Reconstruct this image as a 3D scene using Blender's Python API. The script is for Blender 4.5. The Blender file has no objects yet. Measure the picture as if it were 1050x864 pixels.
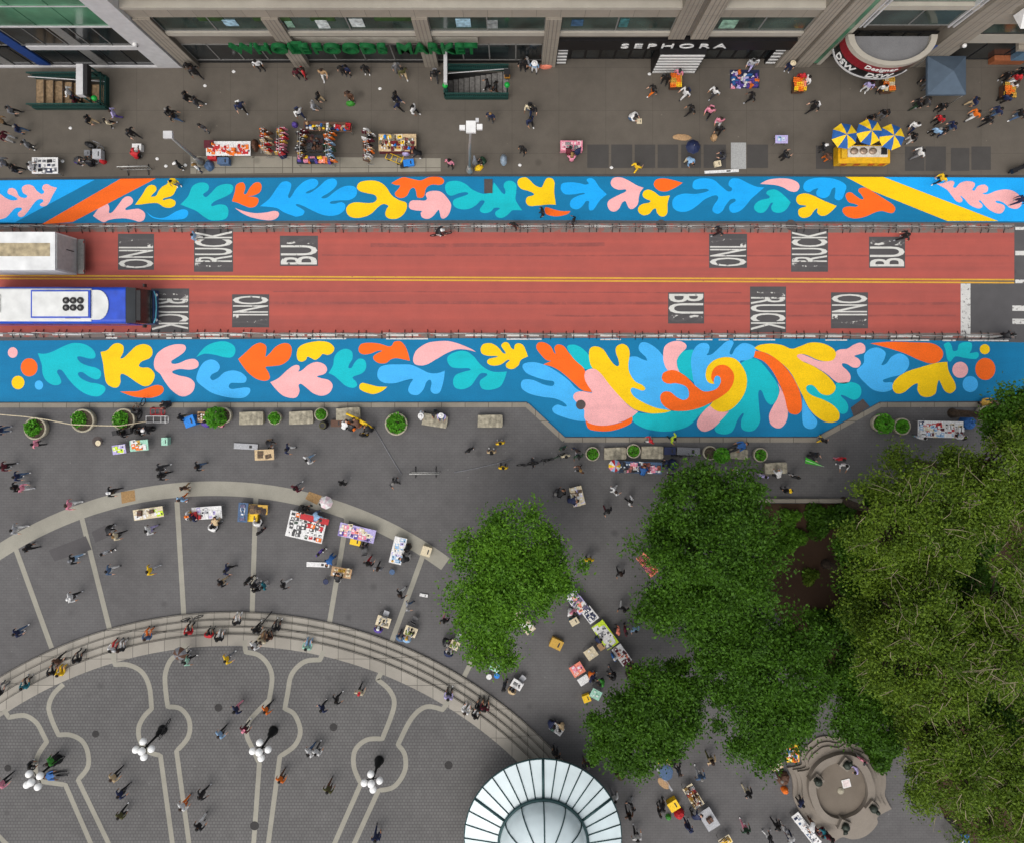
import bpy, bmesh, math, random
import numpy as np
from mathutils import Vector, Matrix

# ---------------------------------------------------------------- camera, sky, sun, exposure
C = bpy.context.scene.collection
scene = bpy.context.scene
H, F, CX, CY = 57.0, 760.0, 525.0, 378.0        # drone height (m), focal length in photo pixels, point straight below it
cd = bpy.data.cameras.new('camera'); cam = bpy.data.objects.new('camera', cd); C.objects.link(cam)
cam.location = (0, 0, H); cam.rotation_euler = (0, 0, 0)
cd.sensor_fit = 'HORIZONTAL'; cd.sensor_width = 36.0; cd.lens = 36.0 * F / 1050.0
cd.shift_y = -54.0 / 1050.0; cd.clip_start = 0.5; cd.clip_end = 3000
scene.camera = cam

SUN_EL, SUN_AZ = math.radians(62), math.radians(215)
w = bpy.data.worlds.new('World'); scene.world = w; w.use_nodes = True
nt = w.node_tree
sky = nt.nodes.new('ShaderNodeTexSky'); sky.sky_type = 'NISHITA'; sky.sun_disc = False
sky.sun_elevation = SUN_EL; sky.sun_rotation = SUN_AZ; sky.air_density = 1.0; sky.dust_density = 4.0; sky.ozone_density = 0.6
hs = nt.nodes.new('ShaderNodeHueSaturation'); hs.inputs['Saturation'].default_value = 0.3
bg = nt.nodes['Background']; bg.inputs['Strength'].default_value = 0.15
nt.links.new(sky.outputs[0], hs.inputs['Color']); nt.links.new(hs.outputs[0], bg.inputs['Color'])
sd = bpy.data.lights.new('sun', 'SUN'); sd.energy = 0.6; sd.angle = math.radians(75); sd.color = (1.0, 0.97, 0.93)
sun = bpy.data.objects.new('sun', sd); C.objects.link(sun)
dv = Vector((math.sin(SUN_AZ) * math.cos(SUN_EL), math.cos(SUN_AZ) * math.cos(SUN_EL), math.sin(SUN_EL)))
sun.rotation_euler = dv.to_track_quat('Z', 'Y').to_euler()
scene.view_settings.view_transform = 'Standard'; scene.view_settings.look = 'None'
scene.view_settings.gamma = 1.0; scene.view_settings.use_curve_mapping = False
scene.view_settings.exposure = 0.33

# ---------------------------------------------------------------- helpers
R = random.Random(14)
rad = math.radians
def W(px, py, h=0.0):                       # the point at height h that the photo shows at (px, py)
    s = (H - h) / F
    return Vector(((px - CX) * s, (CY - py) * s, h))
def lin(c):
    if isinstance(c, str):
        c = [int(c[i:i + 2], 16) / 255 for i in (0, 2, 4)]
    return tuple(x / 12.92 if x <= 0.04045 else ((x + 0.055) / 1.055) ** 2.4 for x in c)
MATS = {}
def mat(name, col, rough=0.7, metal=0.0, var=0.12, scale=6.0, spec=0.35, stretch=None, dark=None, bump=0.0, island=0.0, detail=4.0):
    """Plain procedural surface: base colour varied by noise in object space."""
    if name in MATS: return MATS[name]
    m = bpy.data.materials.new(name); m.use_nodes = True; n = m.node_tree; N = n.nodes; L = n.links
    b = N['Principled BSDF']; b.inputs['Roughness'].default_value = rough; b.inputs['Metallic'].default_value = metal
    b.inputs['Specular IOR Level'].default_value = spec
    c = lin(col)
    tc = N.new('ShaderNodeTexCoord'); src = tc.outputs['Object']
    if stretch:
        mp = N.new('ShaderNodeMapping'); mp.inputs['Scale'].default_value = stretch; L.new(src, mp.inputs['Vector']); src = mp.outputs[0]
    no = N.new('ShaderNodeTexNoise'); no.inputs['Scale'].default_value = scale; no.inputs['Detail'].default_value = detail
    L.new(src, no.inputs['Vector'])
    rp = N.new('ShaderNodeValToRGB'); e = rp.color_ramp.elements
    e[0].position = 0.3; e[1].position = 0.7
    d = lin(dark) if dark else tuple(x * (1 - 2 * var) for x in c)
    e[0].color = (*d, 1); e[1].color = (*[min(1, x * (1 + var)) for x in c], 1)
    L.new(no.outputs['Fac'], rp.inputs[0]); out = rp.outputs[0]
    if island:
        g = N.new('ShaderNodeNewGeometry'); h2 = N.new('ShaderNodeHueSaturation')
        mr = N.new('ShaderNodeMapRange'); mr.inputs['To Min'].default_value = 1 - island; mr.inputs['To Max'].default_value = 1 + island
        L.new(g.outputs['Random Per Island'], mr.inputs['Value']); L.new(mr.outputs[0], h2.inputs['Value']); L.new(out, h2.inputs['Color']); out = h2.outputs[0]
    L.new(out, b.inputs['Base Color'])
    if bump:
        bp = N.new('ShaderNodeBump'); bp.inputs['Strength'].default_value = bump; bp.inputs['Distance'].default_value = 0.02
        L.new(no.outputs['Fac'], bp.inputs['Height']); L.new(bp.outputs[0], b.inputs['Normal'])
    MATS[name] = m
    return m
def ground_mat(name, col, stain, grain=0.10, slab=None, slabcol=None, mortar=0.012, streak=False, spots=True, slabvar=0.08):
    """Worn paving: broad stains, fine grain, pale spots and (slab) joints."""
    if name in MATS: return MATS[name]
    m = bpy.data.materials.new(name); m.use_nodes = True; n = m.node_tree; N = n.nodes; L = n.links
    b = N['Principled BSDF']; b.inputs['Roughness'].default_value = 0.85; b.inputs['Specular IOR Level'].default_value = 0.25
    c, s = lin(col), lin(stain)
    tc = N.new('ShaderNodeTexCoord'); P = tc.outputs['Object']
    def noise(scale, detail, src=P, rough=0.55):
        x = N.new('ShaderNodeTexNoise'); x.inputs['Scale'].default_value = scale; x.inputs['Detail'].default_value = detail
        x.inputs['Roughness'].default_value = rough
        L.new(src, x.inputs['Vector']); return x.outputs['Fac']
    def ramp(f, a, bb, ca, cb):
        r = N.new('ShaderNodeValToRGB'); e = r.color_ramp.elements; e[0].position = a; e[1].position = bb
        e[0].color = (*ca, 1); e[1].color = (*cb, 1); L.new(f, r.inputs[0]); return r.outputs[0]
    def mix(f, a, bb, typ='MIX'):
        x = N.new('ShaderNodeMixRGB'); x.blend_type = typ
        for i, v in ((0, f), (1, a), (2, bb)):
            if isinstance(v, (int, float)): x.inputs[i].default_value = v
            elif isinstance(v, tuple): x.inputs[i].default_value = (*v, 1)
            else: L.new(v, x.inputs[i])
        return x.outputs[0]
    src = P
    if streak:
        mp = N.new('ShaderNodeMapping'); mp.inputs['Scale'].default_value = (0.035, 2.0, 1); L.new(P, mp.inputs['Vector']); src = mp.outputs[0]
    base = ramp(noise(0.16 if not streak else 0.8, 5, src), 0.35, 0.68, s, c)
    if streak: base = mix(0.3, base, ramp(noise(0.5, 6), 0.35, 0.65, s, c))
    base = mix(0.3 if streak else 0.55, base, ramp(noise(1.1, 6), 0.3, 0.72, tuple(x * 0.86 for x in c), tuple(x * 1.1 for x in c)))
    if slab:
        bk = N.new('ShaderNodeTexBrick'); bk.inputs['Scale'].default_value = 1.0
        bk.inputs['Brick Width'].default_value = slab[0]; bk.inputs['Row Height'].default_value = slab[1]
        bk.inputs['Mortar Size'].default_value = mortar; bk.offset = slab[2]
        bk.inputs['Color1'].default_value = (1 - slabvar,) * 3 + (1,); bk.inputs['Color2'].default_value = (1 + slabvar,) * 3 + (1,)
        bk.inputs['Mortar'].default_value = (*[x for x in lin(slabcol)], 1) if slabcol else (0.6, 0.6, 0.6, 1)
        L.new(P, bk.inputs['Vector']); base = mix(1.0, base, bk.outputs['Color'], 'MULTIPLY')
    g = ramp(noise(28, 3), 0.3, 0.7, (1 - grain * 2,) * 3, (1 + grain,) * 3)
    base = mix(1.0, base, g, 'MULTIPLY')
    if spots:                                # trodden gum and drips
        vo = N.new('ShaderNodeTexVoronoi'); vo.inputs['Scale'].default_value = 0.8; L.new(P, vo.inputs['Vector'])
        base = mix(ramp(vo.outputs['Distance'], 0.028, 0.05, (0.4,) * 3, (0.0,) * 3), base, tuple(min(1, x * 2.0) for x in c))
        v2 = N.new('ShaderNodeTexVoronoi'); v2.inputs['Scale'].default_value = 0.37; L.new(P, v2.inputs['Vector'])
        base = mix(ramp(v2.outputs['Distance'], 0.05, 0.13, (0.5,) * 3, (0.0,) * 3), base, tuple(x * 0.45 for x in c))
    L.new(base, b.inputs['Base Color'])
    MATS[name] = m
    return m
def paint_mat(name, col, under, wear=0.62, scale=3.0, soft=0.06, var=0.05, fade=None):
    """Road paint worn through to what lies under it."""
    if name in MATS: return MATS[name]
    m = bpy.data.materials.new(name); m.use_nodes = True; n = m.node_tree; N = n.nodes; L = n.links
    b = N['Principled BSDF']; b.inputs['Roughness'].default_value = 0.75; b.inputs['Specular IOR Level'].default_value = 0.3
    tc = N.new('ShaderNodeTexCoord')
    a = N.new('ShaderNodeTexNoise'); a.inputs['Scale'].default_value = scale; a.inputs['Detail'].default_value = 8; a.inputs['Roughness'].default_value = 0.65
    L.new(tc.outputs['Object'], a.inputs['Vector'])
    r = N.new('ShaderNodeValToRGB'); e = r.color_ramp.elements; e[0].position = wear; e[1].position = wear + soft
    L.new(a.outputs['Fac'], r.inputs[0])
    b2 = N.new('ShaderNodeTexNoise'); b2.inputs['Scale'].default_value = 0.7; b2.inputs['Detail'].default_value = 6
    L.new(tc.outputs['Object'], b2.inputs['Vector'])
    r2 = N.new('ShaderNodeValToRGB'); e = r2.color_ramp.elements; e[0].position = 0.3; e[1].position = 0.7
    c = lin(col); e[0].color = (*[x * (1 - 2 * var) for x in c], 1); e[1].color = (*[min(1, x * (1 + var)) for x in c], 1)
    L.new(b2.outputs['Fac'], r2.inputs[0])
    x = N.new('ShaderNodeMixRGB'); L.new(r.outputs[0], x.inputs[0]); L.new(r2.outputs[0], x.inputs[1]); x.inputs[2].default_value = (*lin(under), 1)
    gn = N.new('ShaderNodeTexNoise'); gn.inputs['Scale'].default_value = 14; gn.inputs['Detail'].default_value = 8; gn.inputs['Roughness'].default_value = 0.75; L.new(tc.outputs['Object'], gn.inputs['Vector'])
    gr = N.new('ShaderNodeValToRGB'); e = gr.color_ramp.elements; e[0].position = 0.32; e[1].position = 0.62; e[0].color = (0.72, 0.72, 0.72, 1); e[1].color = (1.03, 1.03, 1.03, 1); L.new(gn.outputs['Fac'], gr.inputs[0])
    mp = N.new('ShaderNodeMapping'); mp.inputs['Scale'].default_value = (0.25, 1.3, 1); L.new(tc.outputs['Object'], mp.inputs['Vector'])
    sn = N.new('ShaderNodeTexNoise'); sn.inputs['Scale'].default_value = 1.2; sn.inputs['Detail'].default_value = 6; L.new(mp.outputs[0], sn.inputs['Vector'])
    sr = N.new('ShaderNodeValToRGB'); e = sr.color_ramp.elements; e[0].position = 0.34; e[1].position = 0.5; e[0].color = (0.94, 0.94, 0.94, 1); e[1].color = (1, 1, 1, 1); L.new(sn.outputs['Fac'], sr.inputs[0])
    y = N.new('ShaderNodeMixRGB'); y.blend_type = 'MULTIPLY'; y.inputs[0].default_value = 1; L.new(x.outputs[0], y.inputs[1]); L.new(gr.outputs[0], y.inputs[2])
    y2 = N.new('ShaderNodeMixRGB'); y2.blend_type = 'MULTIPLY'; y2.inputs[0].default_value = 1; L.new(y.outputs[0], y2.inputs[1]); L.new(sr.outputs[0], y2.inputs[2])
    if fade:                                 # one end of the word is scrubbed away by traffic
        sx = N.new('ShaderNodeSeparateXYZ'); L.new(tc.outputs['Object'], sx.inputs[0]); mr = N.new('ShaderNodeMapRange'); mr.inputs['From Min'].default_value = fade[0]; mr.inputs['From Max'].default_value = fade[1]; mr.inputs['To Min'].default_value = 0; mr.inputs['To Max'].default_value = 0.3
        L.new(sx.outputs[0], mr.inputs['Value']); ad = N.new('ShaderNodeMath'); ad.operation = 'ADD'; L.new(a.outputs['Fac'], ad.inputs[0]); L.new(mr.outputs[0], ad.inputs[1]); L.new(ad.outputs[0], r.inputs[0])
    L.new(y2.outputs[0], b.inputs['Base Color']); MATS[name] = m
    return m
def glass_mat(name, col, rough=0.08, spec=0.8, var=0.35, scale=0.5):
    return mat(name, col, rough, 0.0, var, scale, spec)

class MB:
    """Collects shapes, links them as ONE mesh object."""
    def __init__(s): s.v = []; s.f = []; s.m = []; s.sm = []
    def add(s, vs, fs, mi=0, smooth=False):
        o = len(s.v); s.v += [tuple(v) for v in vs]
        for f in fs: s.f.append([o + i for i in f]); s.m.append(mi); s.sm.append(smooth)
        return s
    def box(s, c, d, rz=0.0, mi=0, taper=1.0):
        x, y, z = d[0] / 2, d[1] / 2, d[2] / 2; cr, sr = math.cos(rz), math.sin(rz); vs = []
        for dz in (-1, 1):
            t = taper if dz > 0 else 1.0
            for dx, dy in ((-1, -1), (1, -1), (1, 1), (-1, 1)):
                a, b = dx * x * t, dy * y * t
                vs.append((c[0] + a * cr - b * sr, c[1] + a * sr + b * cr, c[2] + dz * z))
        return s.add(vs, [(3, 2, 1, 0), (4, 5, 6, 7), (0, 1, 5, 4), (1, 2, 6, 5), (2, 3, 7, 6), (3, 0, 4, 7)], mi)
    def prism(s, poly, z0, z1, mi=0, side=None):
        a = sum(p[0] * q[1] - q[0] * p[1] for p, q in zip(poly, list(poly[1:]) + [poly[0]]))
        if a < 0: poly = list(poly)[::-1]
        n = len(poly); vs = [(p[0], p[1], z0) for p in poly] + [(p[0], p[1], z1) for p in poly]
        s.add(vs, [tuple(range(n, 2 * n))], mi); k = len(s.v) - 2 * n
        for i in range(n):
            j = (i + 1) % n; s.f.append([k + i, k + j, k + n + j, k + n + i]); s.m.append(mi if side is None else side); s.sm.append(False)
        s.f.append([k + i for i in range(n)][::-1]); s.m.append(mi); s.sm.append(False)
        return s
    def sheet(s, poly, z, mi=0):
        a = sum(p[0] * q[1] - q[0] * p[1] for p, q in zip(poly, list(poly[1:]) + [poly[0]]))
        if a < 0: poly = list(poly)[::-1]
        return s.add([(p[0], p[1], z) for p in poly], [tuple(range(len(poly)))], mi)
    def ribbon(s, pts, wd, z0, z1, mi=0):
        L_, R_ = [], []
        n = len(pts)
        for i, p in enumerate(pts):
            a = pts[max(0, i - 1)]; b = pts[min(n - 1, i + 1)]
            t = Vector((b[0] - a[0], b[1] - a[1])); t = t.normalized() if t.length > 1e-9 else Vector((1, 0))
            nn = Vector((-t.y, t.x)) * wd / 2
            L_.append((p[0] + nn.x, p[1] + nn.y)); R_.append((p[0] - nn.x, p[1] - nn.y))
        for i in range(n - 1):
            s.prism([L_[i], L_[i + 1], R_[i + 1], R_[i]], z0, z1, mi) if z1 > z0 else s.sheet([L_[i], L_[i + 1], R_[i + 1], R_[i]], z0, mi)
        return s
    def tube(s, pts, r, seg=6, mi=0, cap=True):
        pts = [Vector(p) for p in pts]; n = len(pts); rr = r if isinstance(r, (list, tuple)) else [r] * n; o = len(s.v)
        for i, p in enumerate(pts):
            t = (pts[min(n - 1, i + 1)] - pts[max(0, i - 1)]).normalized()
            u = t.cross(Vector((0, 0, 1)) if abs(t.z) < 0.9 else Vector((1, 0, 0))).normalized(); vv = t.cross(u)
            for k in range(seg):
                a = 2 * math.pi * k / seg
                s.v.append(tuple(p + (u * math.cos(a) + vv * math.sin(a)) * rr[i]))
        for i in range(n - 1):
            for k in range(seg):
                k2 = (k + 1) % seg
                s.f.append([o + i * seg + k, o + i * seg + k2, o + (i + 1) * seg + k2, o + (i + 1) * seg + k]); s.m.append(mi); s.sm.append(seg > 4)
        if cap:
            s.f.append([o + k for k in range(seg)][::-1]); s.m.append(mi); s.sm.append(False)
            s.f.append([o + (n - 1) * seg + k for k in range(seg)]); s.m.append(mi); s.sm.append(False)
        return s
    def lathe(s, prof, c=(0, 0, 0), seg=20, mi=0, sx=1.0, sy=1.0, smooth=True, a0=0.0):
        o = len(s.v)
        for r, z in prof:
            for k in range(seg):
                a = a0 + 2 * math.pi * k / seg
                s.v.append((c[0] + r * sx * math.cos(a), c[1] + r * sy * math.sin(a), c[2] + z))
        for i in range(len(prof) - 1):
            for k in range(seg):
                k2 = (k + 1) % seg
                s.f.append([o + i * seg + k, o + i * seg + k2, o + (i + 1) * seg + k2, o + (i + 1) * seg + k]); s.m.append(mi); s.sm.append(smooth)
        s.f.append([o + k for k in range(seg)][::-1]); s.m.append(mi); s.sm.append(False)
        s.f.append([o + (len(prof) - 1) * seg + k for k in range(seg)]); s.m.append(mi); s.sm.append(False)
        return s
    def ball(s, c, r, seg=12, rings=8, mi=0, sz=1.0):
        return s.lathe([(max(1e-4, r * math.sin(math.pi * i / rings)), -r * sz * math.cos(math.pi * i / rings)) for i in range(rings + 1)], c, seg, mi)
    def torus(s, c, R0, r, seg=20, ts=6, mi=0, axis='Z', rz=0.0):
        o = len(s.v)
        for i in range(seg):
            a = 2 * math.pi * i / seg
            for k in range(ts):
                b = 2 * math.pi * k / ts; x, y, z = (R0 + r * math.cos(b)) * math.cos(a), (R0 + r * math.cos(b)) * math.sin(a), r * math.sin(b)
                if axis == 'Y': x, y, z = x, z, y
                if rz: x, y = x * math.cos(rz) - y * math.sin(rz), x * math.sin(rz) + y * math.cos(rz)
                s.v.append((c[0] + x, c[1] + y, c[2] + z))
        for i in range(seg):
            for k in range(ts):
                i2, k2 = (i + 1) % seg, (k + 1) % ts
                s.f.append([o + i * ts + k, o + i2 * ts + k, o + i2 * ts + k2, o + i * ts + k2]); s.m.append(mi); s.sm.append(True)
        return s
    def mesh(s, name, mats):
        me = bpy.data.meshes.new(name); me.from_pydata(s.v, [], s.f)
        for m in (mats if isinstance(mats, (list, tuple)) else [mats]): me.materials.append(m)
        me.polygons.foreach_set('material_index', s.m); me.polygons.foreach_set('use_smooth', s.sm); me.update()
        return me
    def build(s, name, mats, parent=None, loc=None, rz=0.0):
        o = bpy.data.objects.new(name, s.mesh(name, mats)); C.objects.link(o)
        if parent is not None: o.parent = parent
        if loc is not None: o.location = loc
        if rz: o.rotation_euler = (0, 0, rz)
        return o
def tag(o, label, cat, group=None, kind=None):
    if label: o['label'] = label
    if cat: o['category'] = cat
    if group: o['group'] = group
    if kind: o['kind'] = kind
    return o
def thing(name, label, cat, loc=(0, 0, 0), rz=0.0, group=None):
    o = bpy.data.objects.new(name, None); C.objects.link(o); o.empty_display_size = 0.2
    o.location = loc; o.rotation_euler = (0, 0, rz)
    return tag(o, label, cat, group)
def copy_tree(o, loc=None, rz=None, label=None, group=None, parent=None):
    c = o.copy(); C.objects.link(c)
    if parent is not None: c.parent = parent
    if loc is not None: c.location = loc
    if rz is not None: c.rotation_euler = (0, 0, rz)
    if label: c['label'] = label
    if group: c['group'] = group
    for ch in o.children: copy_tree(ch, parent=c)
    return c
def struct(name, mb, mats, label=None, cat=None):
    return tag(mb.build(name, mats), label, cat, None, 'structure')
def arc(cx, cy, r, a0, a1, n, h=0.0):
    return [W(cx + r * math.cos(rad(a0 + (a1 - a0) * i / n)), cy - r * math.sin(rad(a0 + (a1 - a0) * i / n)), h) for i in range(n + 1)]
def pxs(s, h=0.0, ox=0.0, oy=0.0, k=1.0):
    out = []
    for t in s.split():
        a, b = t.split(','); out.append(W(ox + float(a) / k, oy + float(b) / k, h))
    return out
def text_mesh(txt, mats, wd, ht, depth=0.0, bold=0.0, space=1.0):
    cu = bpy.data.curves.new('lettering', 'FONT'); cu.body = txt; cu.size = 1.0; cu.extrude = 0.0001; cu.offset = bold; cu.resolution_u = 3; cu.space_character = space
    ob = bpy.data.objects.new('lettering_source', cu); C.objects.link(ob)
    dg = bpy.context.evaluated_depsgraph_get(); me = bpy.data.meshes.new_from_object(ob.evaluated_get(dg))
    bpy.data.objects.remove(ob); bpy.data.curves.remove(cu)
    n = len(me.vertices); co = np.empty(n * 3, np.float32); me.vertices.foreach_get('co', co); co = co.reshape(-1, 3)
    mn, mx = co.min(0), co.max(0)
    co[:, 0] = (co[:, 0] - (mn[0] + mx[0]) / 2) * wd / (mx[0] - mn[0]); co[:, 1] = (co[:, 1] - (mn[1] + mx[1]) / 2) * ht / (mx[1] - mn[1])
    co[:, 2] = np.where(co[:, 2] > 0, depth, -0.003)
    me.vertices.foreach_set('co', co.ravel()); me.materials.clear()
    for m in (mats if isinstance(mats, (list, tuple)) else [mats]): me.materials.append(m)
    me.update()
    return me
def obj(name, me, parent=None, loc=(0, 0, 0), rot=(0, 0, 0)):
    o = bpy.data.objects.new(name, me); C.objects.link(o); o.location = loc; o.rotation_euler = rot
    if parent is not None: o.parent = parent
    return o
WALK, PLAZA, UPPER = 0.12, 0.12, 0.72
SC, SR0, SR1 = (237.0, 1083.0), 456.0, 426.0     # the curved steps: centre and radii in photo pixels
RC, RR0, RR1 = (219.0, 905.0), 412.0, 397.0      # the stone ring further out
def ground_z(px, py):
    d = math.hypot(px - SC[0], py - SC[1])
    if py > 400:
        if d < SR1 - 1: return UPPER
        if d < SR0 and px < 590: return PLAZA + 0.15 * (1 + int((SR0 - d) / 7.5))
        if py < 449 and 545 < px < 900 and py < 412 + min(px - 540, 37, (905 - px) * 0.6): return 0.02
        return PLAZA if py > 412 else 0.02
    return WALK if py < 182 else 0.02
# ---------------------------------------------------------------- ground, road, pavements
M = {}
M['earth'] = ground_mat('earth_ground', '55504b', '4a4642')
M['asphalt'] = ground_mat('road_asphalt', '5c5a5a', '4c4a4b', 0.12)
M['red'] = ground_mat('red_bus_lane', 'b4594e', '93504a', 0.08, streak=True, spots=False)
M['walk'] = ground_mat('pavement_concrete', '625b52', '504a42', 0.06, (3.6, 3.3, 0.0), 'd2d2d2', 0.012, slabvar=0.03)
M['walk_pale'] = ground_mat('pale_pavement', '8d877a', '777265', 0.06, (2.2, 2.2, 0.0), '9a9a9a', 0.02)
M['plaza'] = ground_mat('plaza_asphalt_blocks', '656362', '545150', 0.08, (0.4, 0.2, 0.5), 'e2e2e2', 0.012, slabvar=0.03)
M['upper'] = ground_mat('inner_plaza_blocks', '6a6866', '5b5958', 0.06, (0.26, 0.24, 0.5), 'd0d0d0', 0.025, slabvar=0.06)
M['granite'] = ground_mat('pale_granite', '9c968b', '878177', 0.07, (1.2, 2.0, 0.0), 'a0a0a0', 0.02, spots=False)
M['strip'] = ground_mat('granite_strip', '9a9689', '858176', 0.07, None, spots=False)
M['kerb'] = ground_mat('kerb_granite', '8e877a', '756e64', 0.08, (1.8, 4.0, 0.0), '888888', 0.02, spots=False)
M['soil'] = ground_mat('bare_soil', '4c3728', '2c2018', 0.2, spots=False)
M['white_paint'] = paint_mat('white_road_paint', 'd8d6d0', '6a6462', 0.56, 4.0)
M['yellow_paint'] = paint_mat('yellow_road_paint', 'd9a63c', '8a5148', 0.62, 5.0)
M['patch'] = ground_mat('dark_patch', '575454', '4a4848', 0.1, spots=False)

PITS = [(W(38, 0).x, W(112, 0).x, W(0, 112.5).y + 0.1, W(0, 81).y - 0.1), (W(457, 0).x, W(521, 0).x, W(0, 102).y + 0.1, W(0, 73).y - 0.1)]
def pieces(x0, x1, y0, y1):
    """The rectangle x0..x1, y0..y1 without the two stair openings."""
    out = []; xs = x0
    for a, b, c, d in PITS:
        out += [(xs, a, y0, y1), (a, b, y0, c), (a, b, d, y1)]; xs = b
    return out + [(xs, x1, y0, y1)]
g = MB()
for a, b, c, d in pieces(-900, 900, -900, 900): g.sheet([(a, c), (b, c), (b, d), (a, d)], -0.06)
struct('ground', g, M['earth'], 'bare city ground beneath the paved street and plaza', 'ground')
XL, XR = -70, 70
rd = MB(); rd.prism([(XL, W(0, 184).y), (XR, W(0, 180).y), (XR, W(0, 450).y), (XL, W(0, 450).y)], -0.05, 0.0)
struct('road', rd, M['asphalt'], 'dark asphalt roadway under the red bus lanes and the blue murals', 'road')
rl = MB()
rl.sheet(pxs('-400,229 1040,229.5 1040,287 -400,283'), 0.004)
rl.sheet(pxs('-400,283.2 985,287.2 985,345.5 -400,343'), 0.004)
struct('bus_lane', rl, M['red'], 'worn red painted bus lanes between the two blue murals', 'bus lane')
ed = MB()   # grey worn edges of the red paint
for y0, y1, z in ((229, 238, 0.006), (341, 346, 0.006)):
    ed.sheet([W(-400, y0), W(1040, y0 + 0.5), W(1040, y1 + 1), W(-400, y1 - 0.5)], z)
struct('road_edge', ed, paint_mat('scuffed_edge', '7d7069', '9a5a50', 0.5, 1.4, 0.12), 'scuffed grey edge along the red bus lanes', 'road edge')
ln = MB()
for k in (-1.5, 1.5):
    ln.ribbon([W(-400, 282.6 + k), W(1040, 288.6 + k)], 0.12, 0.010, 0.010)
struct('road_line', ln, M['yellow_paint'], 'double yellow line down the middle of the bus lanes', 'road line')
sm = MB()
for y0, y1, w_, x0_, x1_ in ((310.5, 311.5, .22, 120, 985), (262, 262.6, .12, 330, 1035), (252, 251, .3, 380, 620), (324, 324, .14, 560, 980), (299, 300.5, .1, 280, 760)):
    sm.ribbon([W(x0_ + (x1_ - x0_) * i / 12, y0 + (y1 - y0) * i / 12 + R.uniform(-.4, .4)) for i in range(13)], w_, 0.0062, 0.0062)
struct('road_seam', sm, paint_mat('worn_tyre_line', '96504a', 'b0584d', 0.46, 1.1, 0.25), 'dark worn tyre lines and seams along the red bus lanes', 'road seam')
wl = MB()
wl.sheet(pxs('985,291 995,291 995,345.5 985,345'), 0.012)
for a in ('1041,257.5 1120,258 1120,262.5 1041,262', '1041,287 1120,287.5 1120,291 1041,290.5', '1038,313.5 1120,314 1120,319.5 1038,319', '1038,327 1120,327.5 1120,333 1038,332.5', '-60,341.5 3,341.5 3,345 -60,345', '1041,233 1120,233 1120,236 1041,236'):
    wl.sheet(pxs(a), 0.012)
R.seed(5)
x = 10.0
while x < 1035:                                   # broken white edge paint beside the barricades
    n_ = R.uniform(8, 34); wl.ribbon([W(x, 343.0 + x * 0.0022), W(x + n_, 343.0 + (x + n_) * 0.0022)], 0.13, 0.0125, 0.0125)
    if R.random() < 0.6: wl.ribbon([W(x, 346.4 + x * 0.003), W(x + n_ * 1.3, 346.4 + x * 0.003)], 0.10, 0.0125, 0.0125)
    x += n_ + R.uniform(3, 24)
x = 4.0
while x < 1035:
    n_ = R.uniform(10, 40); wl.ribbon([W(x, 232.2), W(x + n_, 232.2)], 0.10, 0.0125, 0.0125); x += n_ + R.uniform(6, 40)
struct('road_marking', wl, M['white_paint'], 'white stop bar, crossing bars and broken white edge lines', 'road marking')

# the lane legends: dark patches with worn white letters
def legend(word, box, north, worn=0.56, fade=1):
    x0, y0, x1, y1 = box
    p = MB(); p.sheet(pxs(f'{x0},{y0} {x1},{y0} {x1},{y1} {x0},{y1}'), 0.008)
    c = W((x0 + x1) / 2, (y0 + y1) / 2)
    o = struct('road_patch', p, M['patch'], f"dark patch under the white word {word} in the {'north' if north else 'south'} lane {'near the parked truck' if x0 < 500 else 'near the crossing'}", 'road patch')
    hgt, wid = (x1 - x0) / 13.333 * 0.97, (y1 - y0) / 13.333 * 0.90
    me = text_mesh(word, paint_mat('legend_paint_%s%d' % (word.lower(), box[0]), 'd6d4cc', '5a5656', worn + .03, 2.2, 0.05, fade=(wid * .5 * fade * .25, wid * .5 * fade)), wid, hgt, 0.0, 0.012)
    t = obj('lettering', me, None, (c.x, c.y, 0.013), (0, 0, rad(90 if north else -90)))
    tag(t, f"white word {word} painted on the {'north' if north else 'south'} lane {'near the parked truck' if x0 < 500 else 'near the crossing'}", 'road lettering', None, 'structure')
legend('ONLY', (121, 240, 158, 277), True, 0.55); legend('TRUCK', (199, 235, 239, 279), True, 0.6, -1); legend('BUS', (287, 242, 326, 273), True, 0.55)
legend('ONLY', (727, 240, 766, 275), True, 0.55); legend('TRUCK', (811, 235, 849, 279), True, 0.6, -1); legend('BUS', (891, 243, 928, 275), True, 0.6)
legend('TRUCK', (155, 296, 194, 341), False, 0.6, -1); legend('ONLY', (238, 302, 276, 336), False, 0.55)
legend('BUS', (685, 300, 722, 332), False, 0.58); legend('TRUCK', (769, 294, 806, 341), False, 0.6, -1); legend('ONLY', (852, 300, 890, 337), False, 0.58)

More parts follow.
